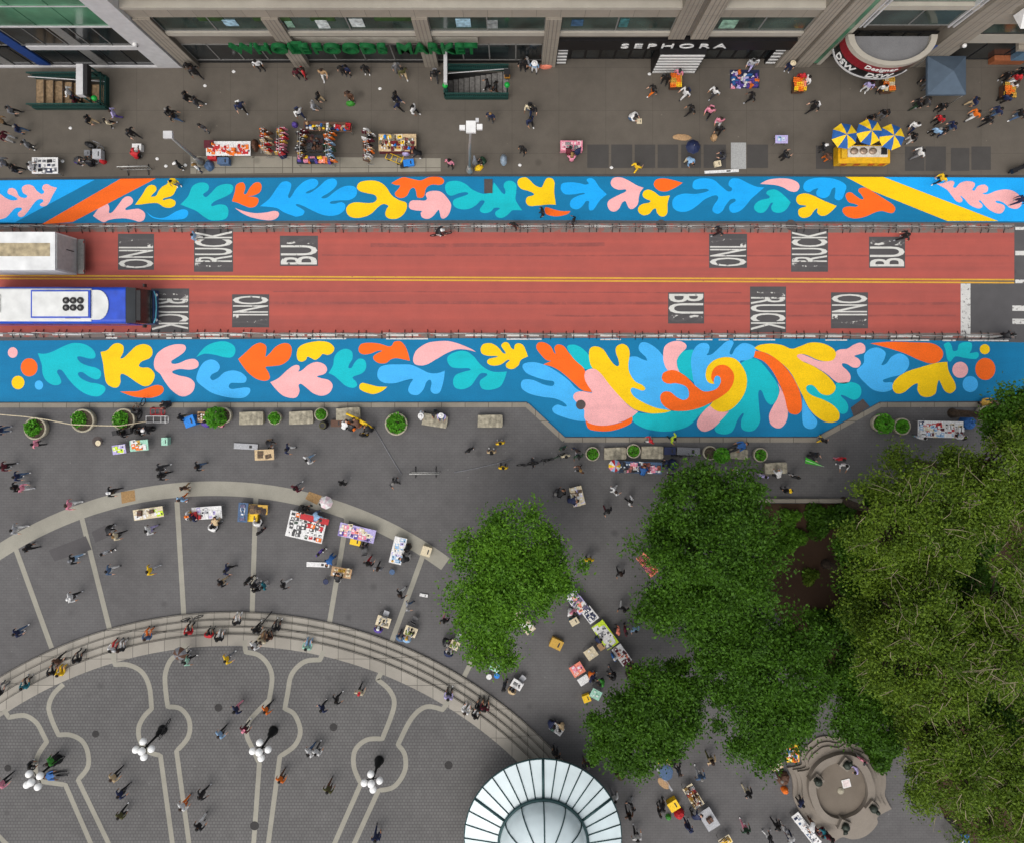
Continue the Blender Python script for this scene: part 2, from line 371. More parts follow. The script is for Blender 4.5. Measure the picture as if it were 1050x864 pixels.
# north pavement
sw = MB(); sw.prism([(XL, W(0, 185.2).y), (W(0, 0).x, W(0, 184).y), (W(150, 0).x, W(0, 181.8).y), (W(450, 0).x, W(0, 179.6).y), (W(800, 0).x, W(0, 179.6).y), (XR, W(0, 181.5).y), (XR, 18), (XL, 18)], -0.05, WALK)
for a, b, c, d in pieces(XL, XR, 18, 36): sw.box(((a + b) / 2, (c + d) / 2, (WALK - 0.05) / 2), (b - a, d - c, WALK + 0.05))
struct('pavement', sw, M['walk'], 'grey brown concrete pavement in front of the shops', 'pavement')
kb = MB()
kp = [(-500, 185.6), (0, 184.2), (150, 182.2), (450, 180.2), (800, 180.2), (1050, 181.4), (1500, 182)]
kb.ribbon([W(*p) for p in kp], 0.16, -0.04, 0.128)
struct('kerb_strip', kb, ground_mat('dark_steel_kerb', '4c4a48', '3a3836', 0.1, spots=False), 'dark kerb edging the shop pavement', 'kerb')
pl = MB()
pl.sheet(pxs('196,161 300,161 300,178 196,179'), WALK + 0.004); pl.sheet(pxs('301,161.5 452,163 452,176.5 301,178'), WALK + 0.004)
struct('pavement_slab', pl, M['walk_pale'], 'paler concrete slabs along the kerb by the souvenir stalls', 'pavement')
gk = MB()
for a in ('602,149 624,149 624,173 602,173', '626.5,149 648,149 648,173 626.5,173', '650.5,149 671.5,149 671.5,173 650.5,173', '674,149 695,149 695,173 674,173', '698,149 718.5,149 718.5,173 698,173', '721,149 744,149 744,173 721,173', '765.5,149 787,149 787,173 765.5,173', '836,150 854,150 854,174 836,174', '927,151 947,151 947,176 927,176', '948,151 969,151 969,176 948,176', '974,152.5 993,152.5 993,176 974,176', '995,151 1015,151 1015,175 995,175'):
    gk.sheet(pxs(a), WALK + 0.004)
struct('pavement_panel', gk, ground_mat('dark_vault_panel', '4a4744', '413e3c', 0.05, spots=False), 'dark vault panels set into the pavement near the kerb', 'pavement')
wp = MB(); wp.sheet(pxs('749,147 764.5,147 764.5,174 749,174'), WALK + 0.008)
struct('steel_plate', wp, mat('galvanised_plate', 'a9a9a6', 0.5, 0.3, 0.1, 9), 'pale steel plate set among the dark vault panels', 'plate')

# south: plaza, kerb, upper plaza with its steps
kerb_px = [(-500, 413.2), (540, 412.6), (578.5, 448.2), (837, 448.2), (902, 412.6), (1500, 411)]
pz = MB(); pz.prism([W(*p) for p in kerb_px] + [W(1500, 1400), W(-500, 1400)], -0.05, PLAZA)
struct('plaza', pz, M['plaza'], 'dark grey block paving of the outer plaza', 'plaza')
kb = MB()
kk = [(p[0], p[1] + 2.5) for p in kerb_px]
kb.ribbon([W(*p) for p in kk[:2]], 0.36, -0.04, 0.126); kb.ribbon([W(*p) for p in kk[1:3]], 0.36, -0.04, 0.127); kb.ribbon([W(*p) for p in kk[2:4]], 0.36, -0.04, 0.126)
kb.ribbon([W(*p) for p in kk[3:5]], 0.36, -0.04, 0.127); kb.ribbon([W(*p) for p in kk[4:]], 0.36, -0.04, 0.126)
struct('kerb_strip', kb, M['kerb'], 'pale granite kerb between the plaza and the lower mural', 'kerb')
st = MB()
nstep = 4; wd = (SR0 - SR1) / nstep
seg = 90
for i in range(nstep):
    r0 = SR0 - wd * i
    z = PLAZA + 0.15 * (i + 1)
    h = z
    ring = arc(*SC, r0, 15, 140, seg, h) + arc(*SC, r0 - wd * 1.6, 15, 140, seg, h)[::-1]
    for k in range(seg):
        q = [ring[k], ring[k + 1], ring[2 * seg + 1 - k - 1], ring[2 * seg + 1 - k]]
        st.prism(q, 0.0, z)
    nose = arc(*SC, r0 - 0.6, 15, 140, seg, h)           # dark line drawn along each nosing, marking the riser
    st.ribbon(nose, 0.05, z + 0.004, z + 0.004, 1)
struct('plaza_steps', st, [M['granite'], ground_mat('nosing_line', '5f5a53', '4f4a45', .1, spots=False)], 'four curved pale granite steps up to the inner plaza', 'steps')
up = MB(); up.prism(arc(*SC, SR1 + 0.5, 10, 145, 90, UPPER) + [W(-200, 1150, UPPER), W(560, 1150, UPPER)], 0.0, UPPER - 0.006)
struct('inner_plaza', up, M['upper'], 'raised inner plaza of grey hexagonal blocks', 'plaza')
rg = MB()
a = arc(*RC, RR0, 54, 150, 80, PLAZA); b = arc(*RC, RR1, 54, 150, 80, PLAZA)
for i in range(80): rg.sheet([a[i], a[i + 1], b[i + 1], b[i]], PLAZA + 0.004)
for p in ((15, 559, 53, 664), (84, 531, 112.5, 645), (181.5, 514, 188.5, 630), (262.5, 507, 258.5, 629), (356, 529, 337.5, 640), (437, 560, 401, 659), (517, 610, 476, 693)):
    rg.ribbon([W(p[0], p[1], PLAZA), W(p[2], p[3], PLAZA)], 0.38, PLAZA + 0.008, PLAZA + 0.008)
struct('plaza_strip', rg, M['strip'], 'pale stone ring with straight spokes on the outer plaza', 'paving')
tn = MB(); tn.sheet(pxs('124,504 138,502 139,513 125,516', PLAZA), PLAZA + 0.012); tn.sheet(pxs('317,503.5 330,508 325,517 313,511', PLAZA), PLAZA + 0.012)
struct('access_cover', tn, mat('rusty_cover', '9a7a50', 0.8, 0, 0.15, 8), 'tan access covers let into the stone ring', 'cover')
dk = MB(); dk.sheet(pxs('50,564 88,549 94,563 56,575', PLAZA), PLAZA + 0.012); dk.sheet(pxs('94,545 108,538 113,549 98,556', PLAZA), PLAZA + 0.012)
struct('plaza_patch', dk, M['patch'], 'dark repaired patch across the stone spokes', 'paving')

def smooth(pts, n=5):
    """Catmull-Rom through pixel points; a point flagged '*' stays a corner."""
    P = []
    for t in pts.split():
        c = t.endswith('*'); a, b = t.rstrip('*').split(','); P.append((float(a), float(b), c))
    out = []; L_ = len(P)
    for i in range(L_):
        p0, p1, p2, p3 = P[i - 1], P[i], P[(i + 1) % L_], P[(i + 2) % L_]
        if p1[2]: p0 = p1
        if p2[2]: p3 = p2
        out.append((p1[0], p1[1]))
        if p1[2] and p2[2]: continue
        for k in range(1, n):
            t = k / n
            out.append(tuple(0.5 * (2 * p1[j] + (p2[j] - p0[j]) * t + (2 * p0[j] - 5 * p1[j] + 4 * p2[j] - p3[j]) * t * t + (3 * p1[j] - p0[j] - 3 * p2[j] + p3[j]) * t ** 3) for j in (0, 1)))
    return out
ps = MB()
def path(s):
    P = []
    for t in s.split():
        c = t.endswith('*'); a, b = t.rstrip('*').split(','); P.append((float(a), float(b), c))
    out = []
    for i in range(len(P) - 1):
        p0, p1, p2, p3 = P[max(0, i - 1)], P[i], P[i + 1], P[min(len(P) - 1, i + 2)]
        if p1[2]: p0 = p1
        if p2[2]: p3 = p2
        for k in range(5):
            t = k / 5
            out.append(W(*[0.5 * (2 * p1[j] + (p2[j] - p0[j]) * t + (2 * p0[j] - 5 * p1[j] + 4 * p2[j] - p3[j]) * t * t + (3 * p1[j] - p0[j] - 3 * p2[j] + p3[j]) * t ** 3) for j in (0, 1)], UPPER))
    out.append(W(P[-1][0], P[-1][1], UPPER))
    ps.ribbon(out, 0.36, UPPER + 0.004, UPPER + 0.004)
for s in ('4,727* 9,735* 25,733 37,740 44,752 48,760* 41,770 37,780 37,792 43,800 52,802 67,804* 100,880*',
          '65,701* 55,711 50,724 53,737 60,753* 72,753 84,759 90,771 90,786 80,799* 119,880*',
          '-10,848* 8,866* 20,884*',
          '115,669* 118,681* 131,681 145,688 153,703 155.5,726* 147,735 142,747 144,760 152,770 164.5,774* 179,880*',
          '189.5,659* 190,671* 177,674 170,688 169.5,703 172,724* 185,726 194,738 193,755 181,769.5* 196,880*',
          '250.5,656* 252,668* 265,671 275,681 279,695 276,717* 264,729 255,740 253,753 258,765 266,782* 259,880*',
          '332,667* 328,676* 312,678 299,691 295,710 292,726* 302,732 308,749 302,764 287,775* 273,880*',
          '391,689* 387,696* 400,708 404,724 392,757* 376,758 364,769 363,786 370,803* 336,880*',
          '460,718* 454,727* 437,724 422,736 408,763* 415,773 415,790 404,806 388,810* 356,880*'):
    path(s)
struct('inner_plaza_path', ps, M['strip'], 'pale keyhole shaped stone lines on the inner plaza', 'paving')
sp = MB()
for x, y, r in ((98, 752, 3.6), (224, 725, 4), (342, 745, 4), (460, 784, 4.2), (8, 787, 3.5), (261, 846, 4.6)):
    c = W(x, y, UPPER); sp.sheet([(c.x + r / 13.4 * math.cos(i * math.pi / 9), c.y + r / 13.4 * math.sin(i * math.pi / 9)) for i in range(18)], UPPER + 0.009)
struct('manhole_cover', sp, ground_mat('iron_cover', '3f3d3c', '343231', 0.2, spots=False), 'round iron covers on the inner plaza', 'cover')
mh = MB()
for x, y, r, z in ((595.5, 415, 5, 0.05), (678, 231, 5.5, 0.03), (811, 231, 5.5, 0.03), (100, 452.5, 5.5, PLAZA + 0.006)):
    c = W(x, y, z); mh.sheet([(c.x + r / 13.4 * math.cos(i * math.pi / 9), c.y + r / 13.4 * math.sin(i * math.pi / 9)) for i in range(18)], z)
for a in ('496.5,184 505,184 505,198.5 496.5,198.5', '872,418 884.5,409 891.5,417 875,427'):
    mh.sheet(pxs(a), 0.05)
struct('manhole_cover', mh, ground_mat('brown_iron_cover', '5a5250', '48403c', 0.2, spots=False), 'brown iron covers left bare in the painted murals', 'cover')

# planted bed on the park side
bd = MB(); bd.prism(pxs('782,516 1300,516 1300,1200 1010,1200 985,870 940,780 905,735 880,700 850,690 815,660 780,600', 0.16), 0.0, 0.17)
struct('park_soil', bd, M['soil'], 'bare brown soil of the park beds under the trees', 'soil')
bw = MB(); bw.ribbon([W(776, 513, 0.5), W(1300, 515, 0.5)], 0.28, 0.05, 0.5)
tag(bw.build('garden_wall', M['kerb']), 'low stone wall between the side walkway and the park bed', 'wall')
# ---------------------------------------------------------------- the two painted street murals
MC = {}
for k, c in (('D', '0077a6'), ('L', '12aaf6'), ('B', '45b4f4'), ('P', 'f7b3b2'), ('O', 'fb6a12'), ('Y', 'fbcd00'), ('T', '04bcc6')):
    MC[k] = paint_mat('mural_paint_' + {'D': 'deep_blue', 'L': 'bright_blue', 'B': 'sky_blue', 'P': 'pink', 'O': 'orange', 'Y': 'yellow', 'T': 'teal'}[k], c, '5d7078', 0.71, 2.4, 0.08, 0.035)
order = 'DLBPOYT'
ml = [MC[k] for k in order]
def mural(base, shapes, name, label):
    b = MB(); b.sheet([W(*p) for p in base], 0.006, 0)
    for k, layer, ox, oy, sc, s in shapes:
        if s.startswith('c'):
            x, y, rx, ry = map(float, s[1:].split(',')); P = [(x + rx * math.cos(i * math.pi / 14), y + ry * math.sin(i * math.pi / 14)) for i in range(28)]
        else: P = smooth(s)
        b.sheet([W(ox + p[0] / sc, oy + p[1] / sc) for p in P], 0.006 + 0.004 * layer, order.index(k))
    struct(name, b, ml, label, 'mural')
N = []
def n(i, k, s, l=1): N.append((k, l, 150 * (i - 1), 176, 7, s))
n(1, 'L', '-400,62* 680,60* 110,365* -400,352*')
n(1, 'O', '875,48* 1130,44* 1050,88* 520,364* 300,380*', 2)
n(1, 'P', '-60,140* 0,160 40,190 85,208 122,205 122,192 85,172 57,158 62,128 92,120 120,140 138,178 180,192 196,175 165,152 160,115 195,95 238,105 265,140 300,162 318,148 304,125 312,100 340,92 372,108 410,118* 380,170 355,220 335,245 305,252 287,238 312,215 302,200 270,205 240,235 200,290 165,325 137,325 130,300 157,275 150,260 110,265 75,300 45,330 0,345 -60,350*', 2)
n(1, 'P', '668,320* 700,275 735,230 770,230 785,260 783,298 810,290 850,240 890,190 930,180 955,205 945,235 905,262 905,278 950,272 1000,270 1040,300 1035,345 1000,362 960,350 900,338 830,340 780,350 750,365 720,355')
n(2, 'Y', '-80,240* -30,170 0,120 30,98 65,105 72,135 45,165 35,182 70,175 90,140 115,110 150,90 165,60 185,45 215,60 225,90 210,140 185,175 128,193 122,207 170,197 208,215 205,245 170,262 125,255 85,230 40,228 0,232 -40,238')
n(2, 'L', '0,290* 50,325 110,335 160,320 210,290 265,272 298,285 298,315 270,340 200,348 100,345 40,330')
n(2, 'T', '245,238* 300,180 330,110 380,82 430,85 450,110 440,140 408,165 430,185 470,150 510,110 560,92 610,95 625,120 610,155 560,185 500,210 468,235 475,250 520,238 570,245 590,280 580,330 540,350 470,352 420,330 360,285 300,260')
n(2, 'O', '615,215* 635,150 645,100 680,80 705,90 710,125 700,160 720,160 745,115 780,82 815,82 828,110 815,150 770,173 728,180 760,182 800,192 805,220 785,250 745,260 700,245 655,225')
n(2, 'P', '635,262* 700,285 780,300 860,295 910,285 945,290 952,315 930,340 890,352 820,345 740,325 680,295')
n(3, 'L', '-235,250* -170,200 -120,130 -80,80 -40,72 -10,90 -15,130 -32,178 -20,192 0,165 30,120 80,75 130,55 170,58 185,85 160,120 110,142 95,157 130,152 190,110 240,65 290,52 318,70 310,110 265,150 215,180 210,193 250,188 310,140 370,108 430,105 462,130 455,175 410,205 340,208 280,215 268,228 300,233 350,222 378,240 370,280 330,310 270,320 210,310 150,285 80,250 32,235 28,247 60,265 85,285 75,312 30,325 0,318 -60,295 -120,262')
n(3, 'Y', '465,100 490,75 560,65 620,75 670,110 710,170 760,205 815,225 818,270 790,315 745,340 690,338 665,310 675,270 688,247 650,235 610,260 570,300 520,325 450,335 400,315 385,270 410,235 460,222 540,228 588,220 605,195 590,170 540,158 490,145 465,125')
n(3, 'O', '708,85* 760,55 800,42 860,55 920,65 980,42 1050,40 1085,60 1080,88 1050,98 1000,95 960,120 945,175 925,190 895,185 885,140 870,117 845,130 820,175 780,192 745,180 735,155 765,120 770,100 740,98')
n(3, 'P', '835,245 850,212 900,208 948,210 965,195 955,165 980,145 1030,140 1070,150 1110,190 1138,240 1125,300 1095,335 1068,335 1056,295 1046,277 1010,320 970,342 930,330 920,300 928,285 880,280 845,270', 2)
n(4, 'T', '45,105 70,75 130,68 190,90 240,130 310,160 360,155 380,120 395,80* 420,110 450,150 472,163 478,140 465,105 480,75 520,68 555,95 555,150 550,200 570,240 598,280* 540,278 520,285 490,315 450,335 415,325 405,295 438,266 400,262 370,290 330,300 300,290 295,270 320,235 328,213 300,210 270,240 220,268 160,272 115,255 100,225 115,200 170,180 208,165 200,150 150,155 90,175 55,155')
n(4, 'Y', '565,90 575,55 620,42 655,65 690,100 735,115 755,80 775,50 810,50 830,80 828,150 840,240* 790,238 720,245 650,248 625,220 635,185 678,172 678,157 640,140 590,125')
n(4, 'O', '765,258 820,272 880,285 945,285* 920,308 860,322 800,318 765,300')
n(5, 'L', '-175,110 -160,85 -100,78 -40,85 0,95 25,87 10,60 40,48 70,65 100,110 155,165* 105,210 75,255 55,278 30,278 25,240 28,217 5,215 -20,250 -55,272 -95,265 -110,235 -95,200 -50,175 -2,162 -20,155 -80,165 -140,165 -170,140')
n(5, 'P', '183,85 200,50 250,42 310,65 370,100 420,118* 395,150 385,190 378,235 345,268 315,265 300,235 288,214 265,225 245,265 215,288 180,282 160,245 170,210 220,180 288,147 288,130 240,132 200,115')
n(5, 'O', '492,90 510,60 560,50 620,60 700,82* 650,115 590,142 540,142 505,120')
n(5, 'Y', '412,165 425,140 460,132 500,150 540,178 608,172* 592,230 590,295 570,322 540,322 515,295 507,267 485,275 460,305 420,315 385,295 382,260 410,235 458,225 468,210 440,200 418,185')
n(5, 'L', '770,100 785,65 840,50 920,60 980,110 1025,143 1050,138 1052,120 1030,100 1035,70 1060,50 1110,55 1170,85 1230,110 1285,115* 1235,160 1190,200 1150,250 1110,285 1060,298 1035,275 1040,240 1078,215 1073,197 1040,205 1005,250 985,285 950,305 915,285 920,250 950,205 953,182 930,172 860,200 800,250 740,285 680,290 635,265 625,220 650,180 710,160 790,162 860,150 888,135 860,125 800,130 775,120')
n(6, 'P', '205,90* 260,62 340,50 420,55 475,80 488,115 465,145 420,142 370,115 310,98')
n(6, 'T', '250,160 265,138 310,130 350,150 390,185 425,222* 400,265 370,290 330,298 295,285 285,255 298,227 280,230 260,265 230,295 190,295 162,265 175,230 215,205 263,195 275,180')
n(6, 'L', '515,115 530,75 580,52 660,45 740,55 800,80 825,110 812,155 795,195 765,208 740,190 745,150 743,117 720,130 700,175 660,192 615,175 610,145 623,122 590,130 560,148 530,140')
n(6, 'Y', '465,195 480,170 530,158 590,175 650,205 755,248* 720,285 680,315 640,318 615,295 618,267 595,280 565,320 520,335 485,318 480,280 500,262 533,254 530,245 490,240 468,220', 2)
n(6, 'O', '820,180 830,155 860,152 890,175 930,200 948,195 930,165 910,140 925,120 970,120 1030,155 1100,200 1160,240 1175,275 1150,300 1080,285 1030,295 960,325 890,338 830,325 798,290 805,262 840,252 890,255 908,245 880,232 840,220')
n(7, 'L', '35,38* 1500,42* 1500,364* 865,357*')
n(7, 'Y', '-238,36* 30,36* 865,357* 500,357* -40,140*', 2)
n(7, 'P', '420,90* 470,85 525,68 550,80 540,110 558,118 590,85 640,70 690,80 695,105 677,130 693,138 720,105 765,95 790,115 785,145 752,160 790,164 850,140 920,130 980,145 1030,190 1030,240 1000,268 950,262 915,235 880,215 847,212 852,225 900,240 912,265 890,298 850,300 800,275 760,235 735,207 727,217 750,240 745,260 715,265 660,240 620,195 592,175 608,205 595,222 565,215 535,180 500,135 460,110', 2)
mural([(-400, 186), (0, 184.8), (75, 184), (150, 182.6), (300, 181.2), (450, 180.4), (750, 180.4), (1050, 181.8), (1450, 183), (1450, 229.5), (1050, 228.4), (900, 227.6), (750, 227), (600, 226), (450, 226), (300, 226.5), (150, 228), (0, 230.5), (-400, 232)], N,
      'street_mural', 'narrow blue street mural of coloured leaf shapes beside the shop pavement')
S = []
def s_(t, k, s, l=1):
    ox, sc = {'A': (0, 7), 'B': (150, 7), 'C': (300, 7), 'D': (430, 7), 'E': (560, 7), 'F': (660, 7), 'G': (770, 7), 'H': (870, 5.8333)}[t]
    S.append((k, l, ox, 340, sc, s))
s_('A', 'P', 'c92,152,35,38'); s_('A', 'O', 'c210,258,60,65'); s_('A', 'Y', 'c130,367,46,48'); s_('A', 'B', 'c280,385,30,33')
s_('A', 'T', '272,158* 330,160 390,140 450,110 520,85 590,88 650,115 683,155 680,190 640,195 580,180 554,187 580,225 640,250 690,262 725,290 720,330 690,345 640,325 590,292 560,302 580,335 640,365 700,375 750,395 755,425 720,460 670,465 600,440 540,395 490,340 450,285 422,274 410,292 430,330 440,365 415,385 370,380 325,345 305,295 300,240')
s_('A', 'Y', '722,148* 770,135 810,95 850,85 885,105 885,150 864,193 890,188 930,150 980,105 1040,92 1085,115 1095,160 1070,195 1020,215 997,245 1020,260 1070,262 1108,300 1105,345 1075,385 1030,392 980,365 930,330 882,305 864,317 865,365 845,400 805,400 765,370 750,310 740,230')
s_('A', 'O', '862,432* 930,430 990,428 1050,408 1120,385 1165,395 1175,425 1150,455 1090,475 1020,475 950,465')
s_('B', 'P', '55,225 75,165 130,120 200,95 265,95 285,120 265,155 215,190 182,212 187,232 230,230 290,205 345,198 375,225 365,260 310,275 240,270 192,284 192,300 240,318 310,335 348,375 335,430 290,462 240,462 180,420 130,355 100,305 65,275')
s_('B', 'T', '360,185* 395,140 440,100 510,75 580,75 630,105 640,145 615,185 560,185 500,170 430,160 390,170')
s_('B', 'B', '360,335 375,280 410,225 460,202 505,215 528,250 515,285 470,310 460,335 480,350 520,330 560,295 620,280 680,295 718,330 710,365 660,370 610,370 592,395 612,413 660,408 710,402 745,410 740,445 700,475 630,478 550,465 470,440 410,400 370,365')
s_('B', 'O', '660,200* 720,145 770,100 820,82 860,105 860,150 857,183 890,155 930,110 985,85 1030,95 1045,140 1025,200 970,240 900,250 857,257 880,300 885,340 850,355 790,340 730,295 690,245')
s_('C', 'P', '-160,365* -100,335 -40,280 10,245 45,245 50,270 42,288 70,278 115,240 170,220 225,235 248,270 230,305 177,322 200,335 260,350 288,390 265,440 210,462 150,445 100,405 62,377 44,387 50,430 30,470 -10,478 -70,460 -120,415')
s_('C', 'Y', '30,165 45,115 100,85 190,70 260,80 298,115 290,150 255,170 217,162 200,180 165,205 130,190 107,182 95,205 65,218 38,205')
s_('C', 'T', '258,300* 290,245 300,185 330,145 380,125 425,145 430,195 407,235 402,263 425,260 445,225 480,195 520,210 528,260 500,300 442,322 432,337 455,360 462,390 430,405 380,390 340,355 300,320')
s_('C', 'O', '475,120 495,90 550,82 620,88 690,108 715,100 730,75 775,72 810,110 830,160 842,212* 790,200 740,192 700,205 670,228 620,228 585,205 580,180 605,160 643,140 610,140 560,160 510,165 480,150')
s_('D', 'P', '-45,205 -30,150 10,110 70,80 150,70 220,72 300,95 370,125 408,148* 340,132 270,130 200,155 130,195 60,235 10,245 -30,235', 2)
s_('C', 'B', '608,310 625,260 680,240 760,238 850,240 920,270 980,298 1040,300 1093,282* 1085,350 1065,420 1045,445 1010,445 990,420 998,370 985,347 960,365 940,415 900,455 850,450 830,420 845,375 863,342 810,350 740,370 670,372 625,350')
s_('C', 'Y', '480,390 500,370 550,380 610,395 680,398* 640,430 580,450 520,435 485,415')
s_('D', 'T', '200,210 215,170 280,142 340,145 390,180 440,240 500,280 560,292 628,288* 610,345 580,395 520,418 460,415 435,385 440,350 485,317 480,302 440,302 410,335 370,390 310,415 260,405 242,365 260,315 320,290 368,278 350,264 290,265 230,255')
s_('D', 'Y', '440,125 460,92 510,85 560,110 600,155 620,155 600,125 588,100 610,78 640,85 660,120 680,128 685,100 710,85 745,100 765,140 780,180* 730,205 710,245 670,270 630,262 622,235 648,210 630,207 580,240 520,245 487,225 500,198 558,185 550,177 490,175 450,160')
s_('E', 'B', '-170,255 -150,228 -80,222 0,245 80,290 160,350 230,420 330,440* 330,640* 230,640 130,615 60,585 45,550 80,525 130,538 148,533 120,505 60,480 -20,470 -110,450 -170,415 -180,370 -155,345 -90,350 -20,380 40,392 58,375 48,357 0,350 -70,330 -140,300')
s_('E', 'T', '150,115 190,95 240,110 290,150 320,200 330,270 270,265 200,200')
s_('E', 'O', '-70,120 -60,85 -20,78 30,105 55,150 68,160 60,120 80,95 125,105 160,150 210,210 270,265 285,320 300,370 328,437* 260,422 200,372 120,300 50,257 -20,237* 38,212* 0,205 -40,165', 2)
s_('E', 'B', '590,200 640,180 690,200 725,212* 715,185 670,140 665,105 690,78 740,88 800,130 845,190 880,290 1050,390 1040,480 950,562 850,562 700,530 600,450 580,330')
s_('E', 'Y', '308,150 320,118 360,108 410,130 450,190 490,240 520,248 520,210 500,150 505,110 545,90 585,110 600,160 590,240 600,300 640,360 690,385 712,412 690,425 650,412 617,405 607,430 640,475 720,520 800,550 900,567* 850,582 760,588 690,575 620,550 540,480 460,390 390,310 330,260 310,205', 2)
s_('E', 'O', '280,620* 320,655 400,672 480,665 560,640 618,606* 612,652 540,690 450,712 360,710 300,690', 2)
s_('E', 'P', '275,310 290,280 340,268 390,300 460,390 540,480 600,540 660,574* 612,612 540,645 460,668 380,672 310,655 275,620 272,560 230,520 195,475 210,440 260,430 330,440 300,390 280,350', 3)
s_('F', 'T', '-80,600 -65,580 0,586 100,586 200,560 330,540 450,510 480,530* 400,600 330,670 240,705 140,715 30,700 -50,665 -82,630')
s_('F', 'T', '240,210 260,160 310,135 370,140 370,200 365,280 380,380* 300,320 250,280')
s_('F', 'P', '140,170 150,110 200,75 260,70 300,90 305,120 270,155 240,200 240,250 258,295* 210,282 170,277 145,225', 2)
s_('F', 'B', '345,280 340,200 360,130 400,90 450,85 472,110 465,150 452,170 490,163 540,120 590,75 630,65 645,85 625,130 617,160 635,163 660,120 710,85 770,95 805,125 795,180 740,207 690,217 720,300 600,360 560,420 500,440 430,432 370,392', 2)
s_('F', 'T', '690,240 740,205 800,195 850,230 900,290 950,360 970,420 960,480 920,525 880,500 850,432 832,422 822,450 830,560 835,640 800,700 750,715 705,695 700,640 718,592 702,592 670,640 640,710 590,735 530,725 510,695 540,650 600,580 640,480 700,380 720,290', 1)
s_('F', 'Y', '475,530* 500,500 560,462 612,420 642,360 642,300 605,255 555,243 512,263 490,302 487,340 503,366 507,378* 470,370 448,340 445,300 460,250 510,205 580,185 650,195 700,240 735,310 740,380 720,450 680,510 620,562 560,577 510,562', 4)
s_('F', 'O', '130,330 145,295 200,278 250,290 310,330 370,390 430,430 490,425 530,405 552,365 548,330 525,318 507,335 502,368* 485,340 488,300 510,260 555,240 605,252 645,300 645,360 615,420 560,465 500,500 420,540 330,565 240,570 175,555 130,515 118,470 140,435 190,435 235,470 285,492 322,470 320,420 290,388 230,372 175,375 140,358', 5)
s_('F', 'P', '475,530* 510,562 560,577 612,572* 560,630 500,690 440,715 400,700 382,660 400,610 440,560', 4)
s_('G', 'T', '395,400 420,380 460,400 500,445 560,458 600,430 610,375 660,368 730,365 780,390 792,435 775,475 735,490 690,470 652,455 647,465 685,505 698,550 680,585 640,585 590,530 520,490 440,460 400,430')
s_('G', 'P', '325,170 350,160 410,180 480,210 545,215 600,195 608,150 640,130 690,125 740,95 785,82 818,105 815,150 775,165 742,177 770,195 788,225 770,258 730,258 690,235 657,230 657,250 690,280 715,320 705,360 665,375 610,360 550,310 480,265 400,225 345,205')
s_('G', 'B', '370,470* 400,530 440,590 475,640 460,685 420,697 380,675 368,620 368,540')
s_('G', 'P', '190,370* 225,430 250,500 265,570 255,640 220,685 180,690 140,660 130,600 155,540 190,480 205,420', 2)
s_('G', 'Y', '25,120* 60,98 140,88 220,98 290,125 350,108 430,80 520,88 590,125 610,165 590,205 540,215 480,205 400,170 350,163 330,180 370,215 440,245 520,295 580,350 608,400 590,440 550,458 500,445 460,400 430,383 400,393 400,425 440,460 520,490 590,530 632,580 630,630 590,650 530,645 460,600 410,540 370,460 330,380 280,290 210,220 130,165 60,140', 3)
s_('G', 'O', '30,140* 90,150 170,190 240,250 300,330 345,420 362,490 362,560 335,592 290,590 262,560 240,470 200,370 150,280 90,215 20,185*', 4)
s_('H', 'B', '48,230* 90,190 95,140 130,105 180,98 220,125 215,165 197,200 225,193 260,150 310,132 355,160 360,210 320,255 250,275 207,290 217,305 265,307 262,345 210,362 150,350 100,310 60,265')
s_('H', 'O', '130,72* 250,62 400,66 500,72 555,105 565,145 540,180 490,192 420,170 330,130 230,98')
s_('H', 'T', '570,80 600,65 618,90 625,116 650,113 660,80 690,65 735,70 735,110 725,130 770,125 780,145 760,165 700,160 640,150 610,180 590,165 580,110')
s_('H', 'Y', '262,335 280,290 340,245 430,215 520,190 590,182* 600,240 635,305 640,345 610,370 575,355 550,307 540,292 530,320 520,370 480,392 435,385 412,350 413,312 380,325 330,365 285,370', 2)
s_('H', 'Y', 'c815,107,30,30'); s_('H', 'P', 'c668,230,47,48'); s_('H', 'O', 'c818,225,60,66'); s_('H', 'B', 'c728,315,46,48')
mural([(-400, 350.5), (0, 349.5), (300, 347.6), (600, 346.8), (850, 347.6), (1000, 350), (1050, 351.5), (1450, 354), (1450, 410), (1050, 411), (902, 412), (837, 447.5), (578.5, 447.5), (540, 412), (-400, 412.6)], S,
      'street_mural', 'wide blue street mural with a swirl of leaf shapes beside the plaza kerb')
# ---------------------------------------------------------------- the shop fronts
M['stone'] = ground_mat('facade_stone', '938a7d', '81786b', 0.06, (1.6, 0.8, 0.5), 'a8a8a8', 0.012, spots=False)
M['stone_dark'] = ground_mat('facade_stone_dark', '7a7268', '6a6258', 0.06, spots=False)
M['stone_pale'] = ground_mat('facade_stone_pale', 'aaa396', '968e82', 0.05, spots=False)
M['glass'] = glass_mat('shop_glass', '36453f', 0.12)
M['glass_green'] = glass_mat('green_glass', '4f7f62', 0.12, 0.7, 0.3, 0.35)
M['glass_dark'] = glass_mat('dark_glass', '25292a', 0.14)
M['panel_white'] = mat('white_metal_panel', 'c3c1c0', 0.45, 0.1, 0.06, 2)
M['blue_panel'] = mat('blue_panel', '173a77', 0.5)
M['frame_grey'] = mat('grey_frame', '83817d', 0.5, 0.3)
M['frame_dark'] = mat('dark_frame', '2b2b2c', 0.5, 0.3)
M['black'] = mat('black_panel', '161415', 0.45, 0.0, 0.1, 3)
M['white'] = mat('white_enamel', 'dcdad6', 0.4, 0, 0.05, 3)
M['green_letter'] = mat('green_letters', '0c5a2c', 0.5)
M['green_rail'] = mat('green_painted_iron', '16403a', 0.5, 0.2, 0.15, 8)
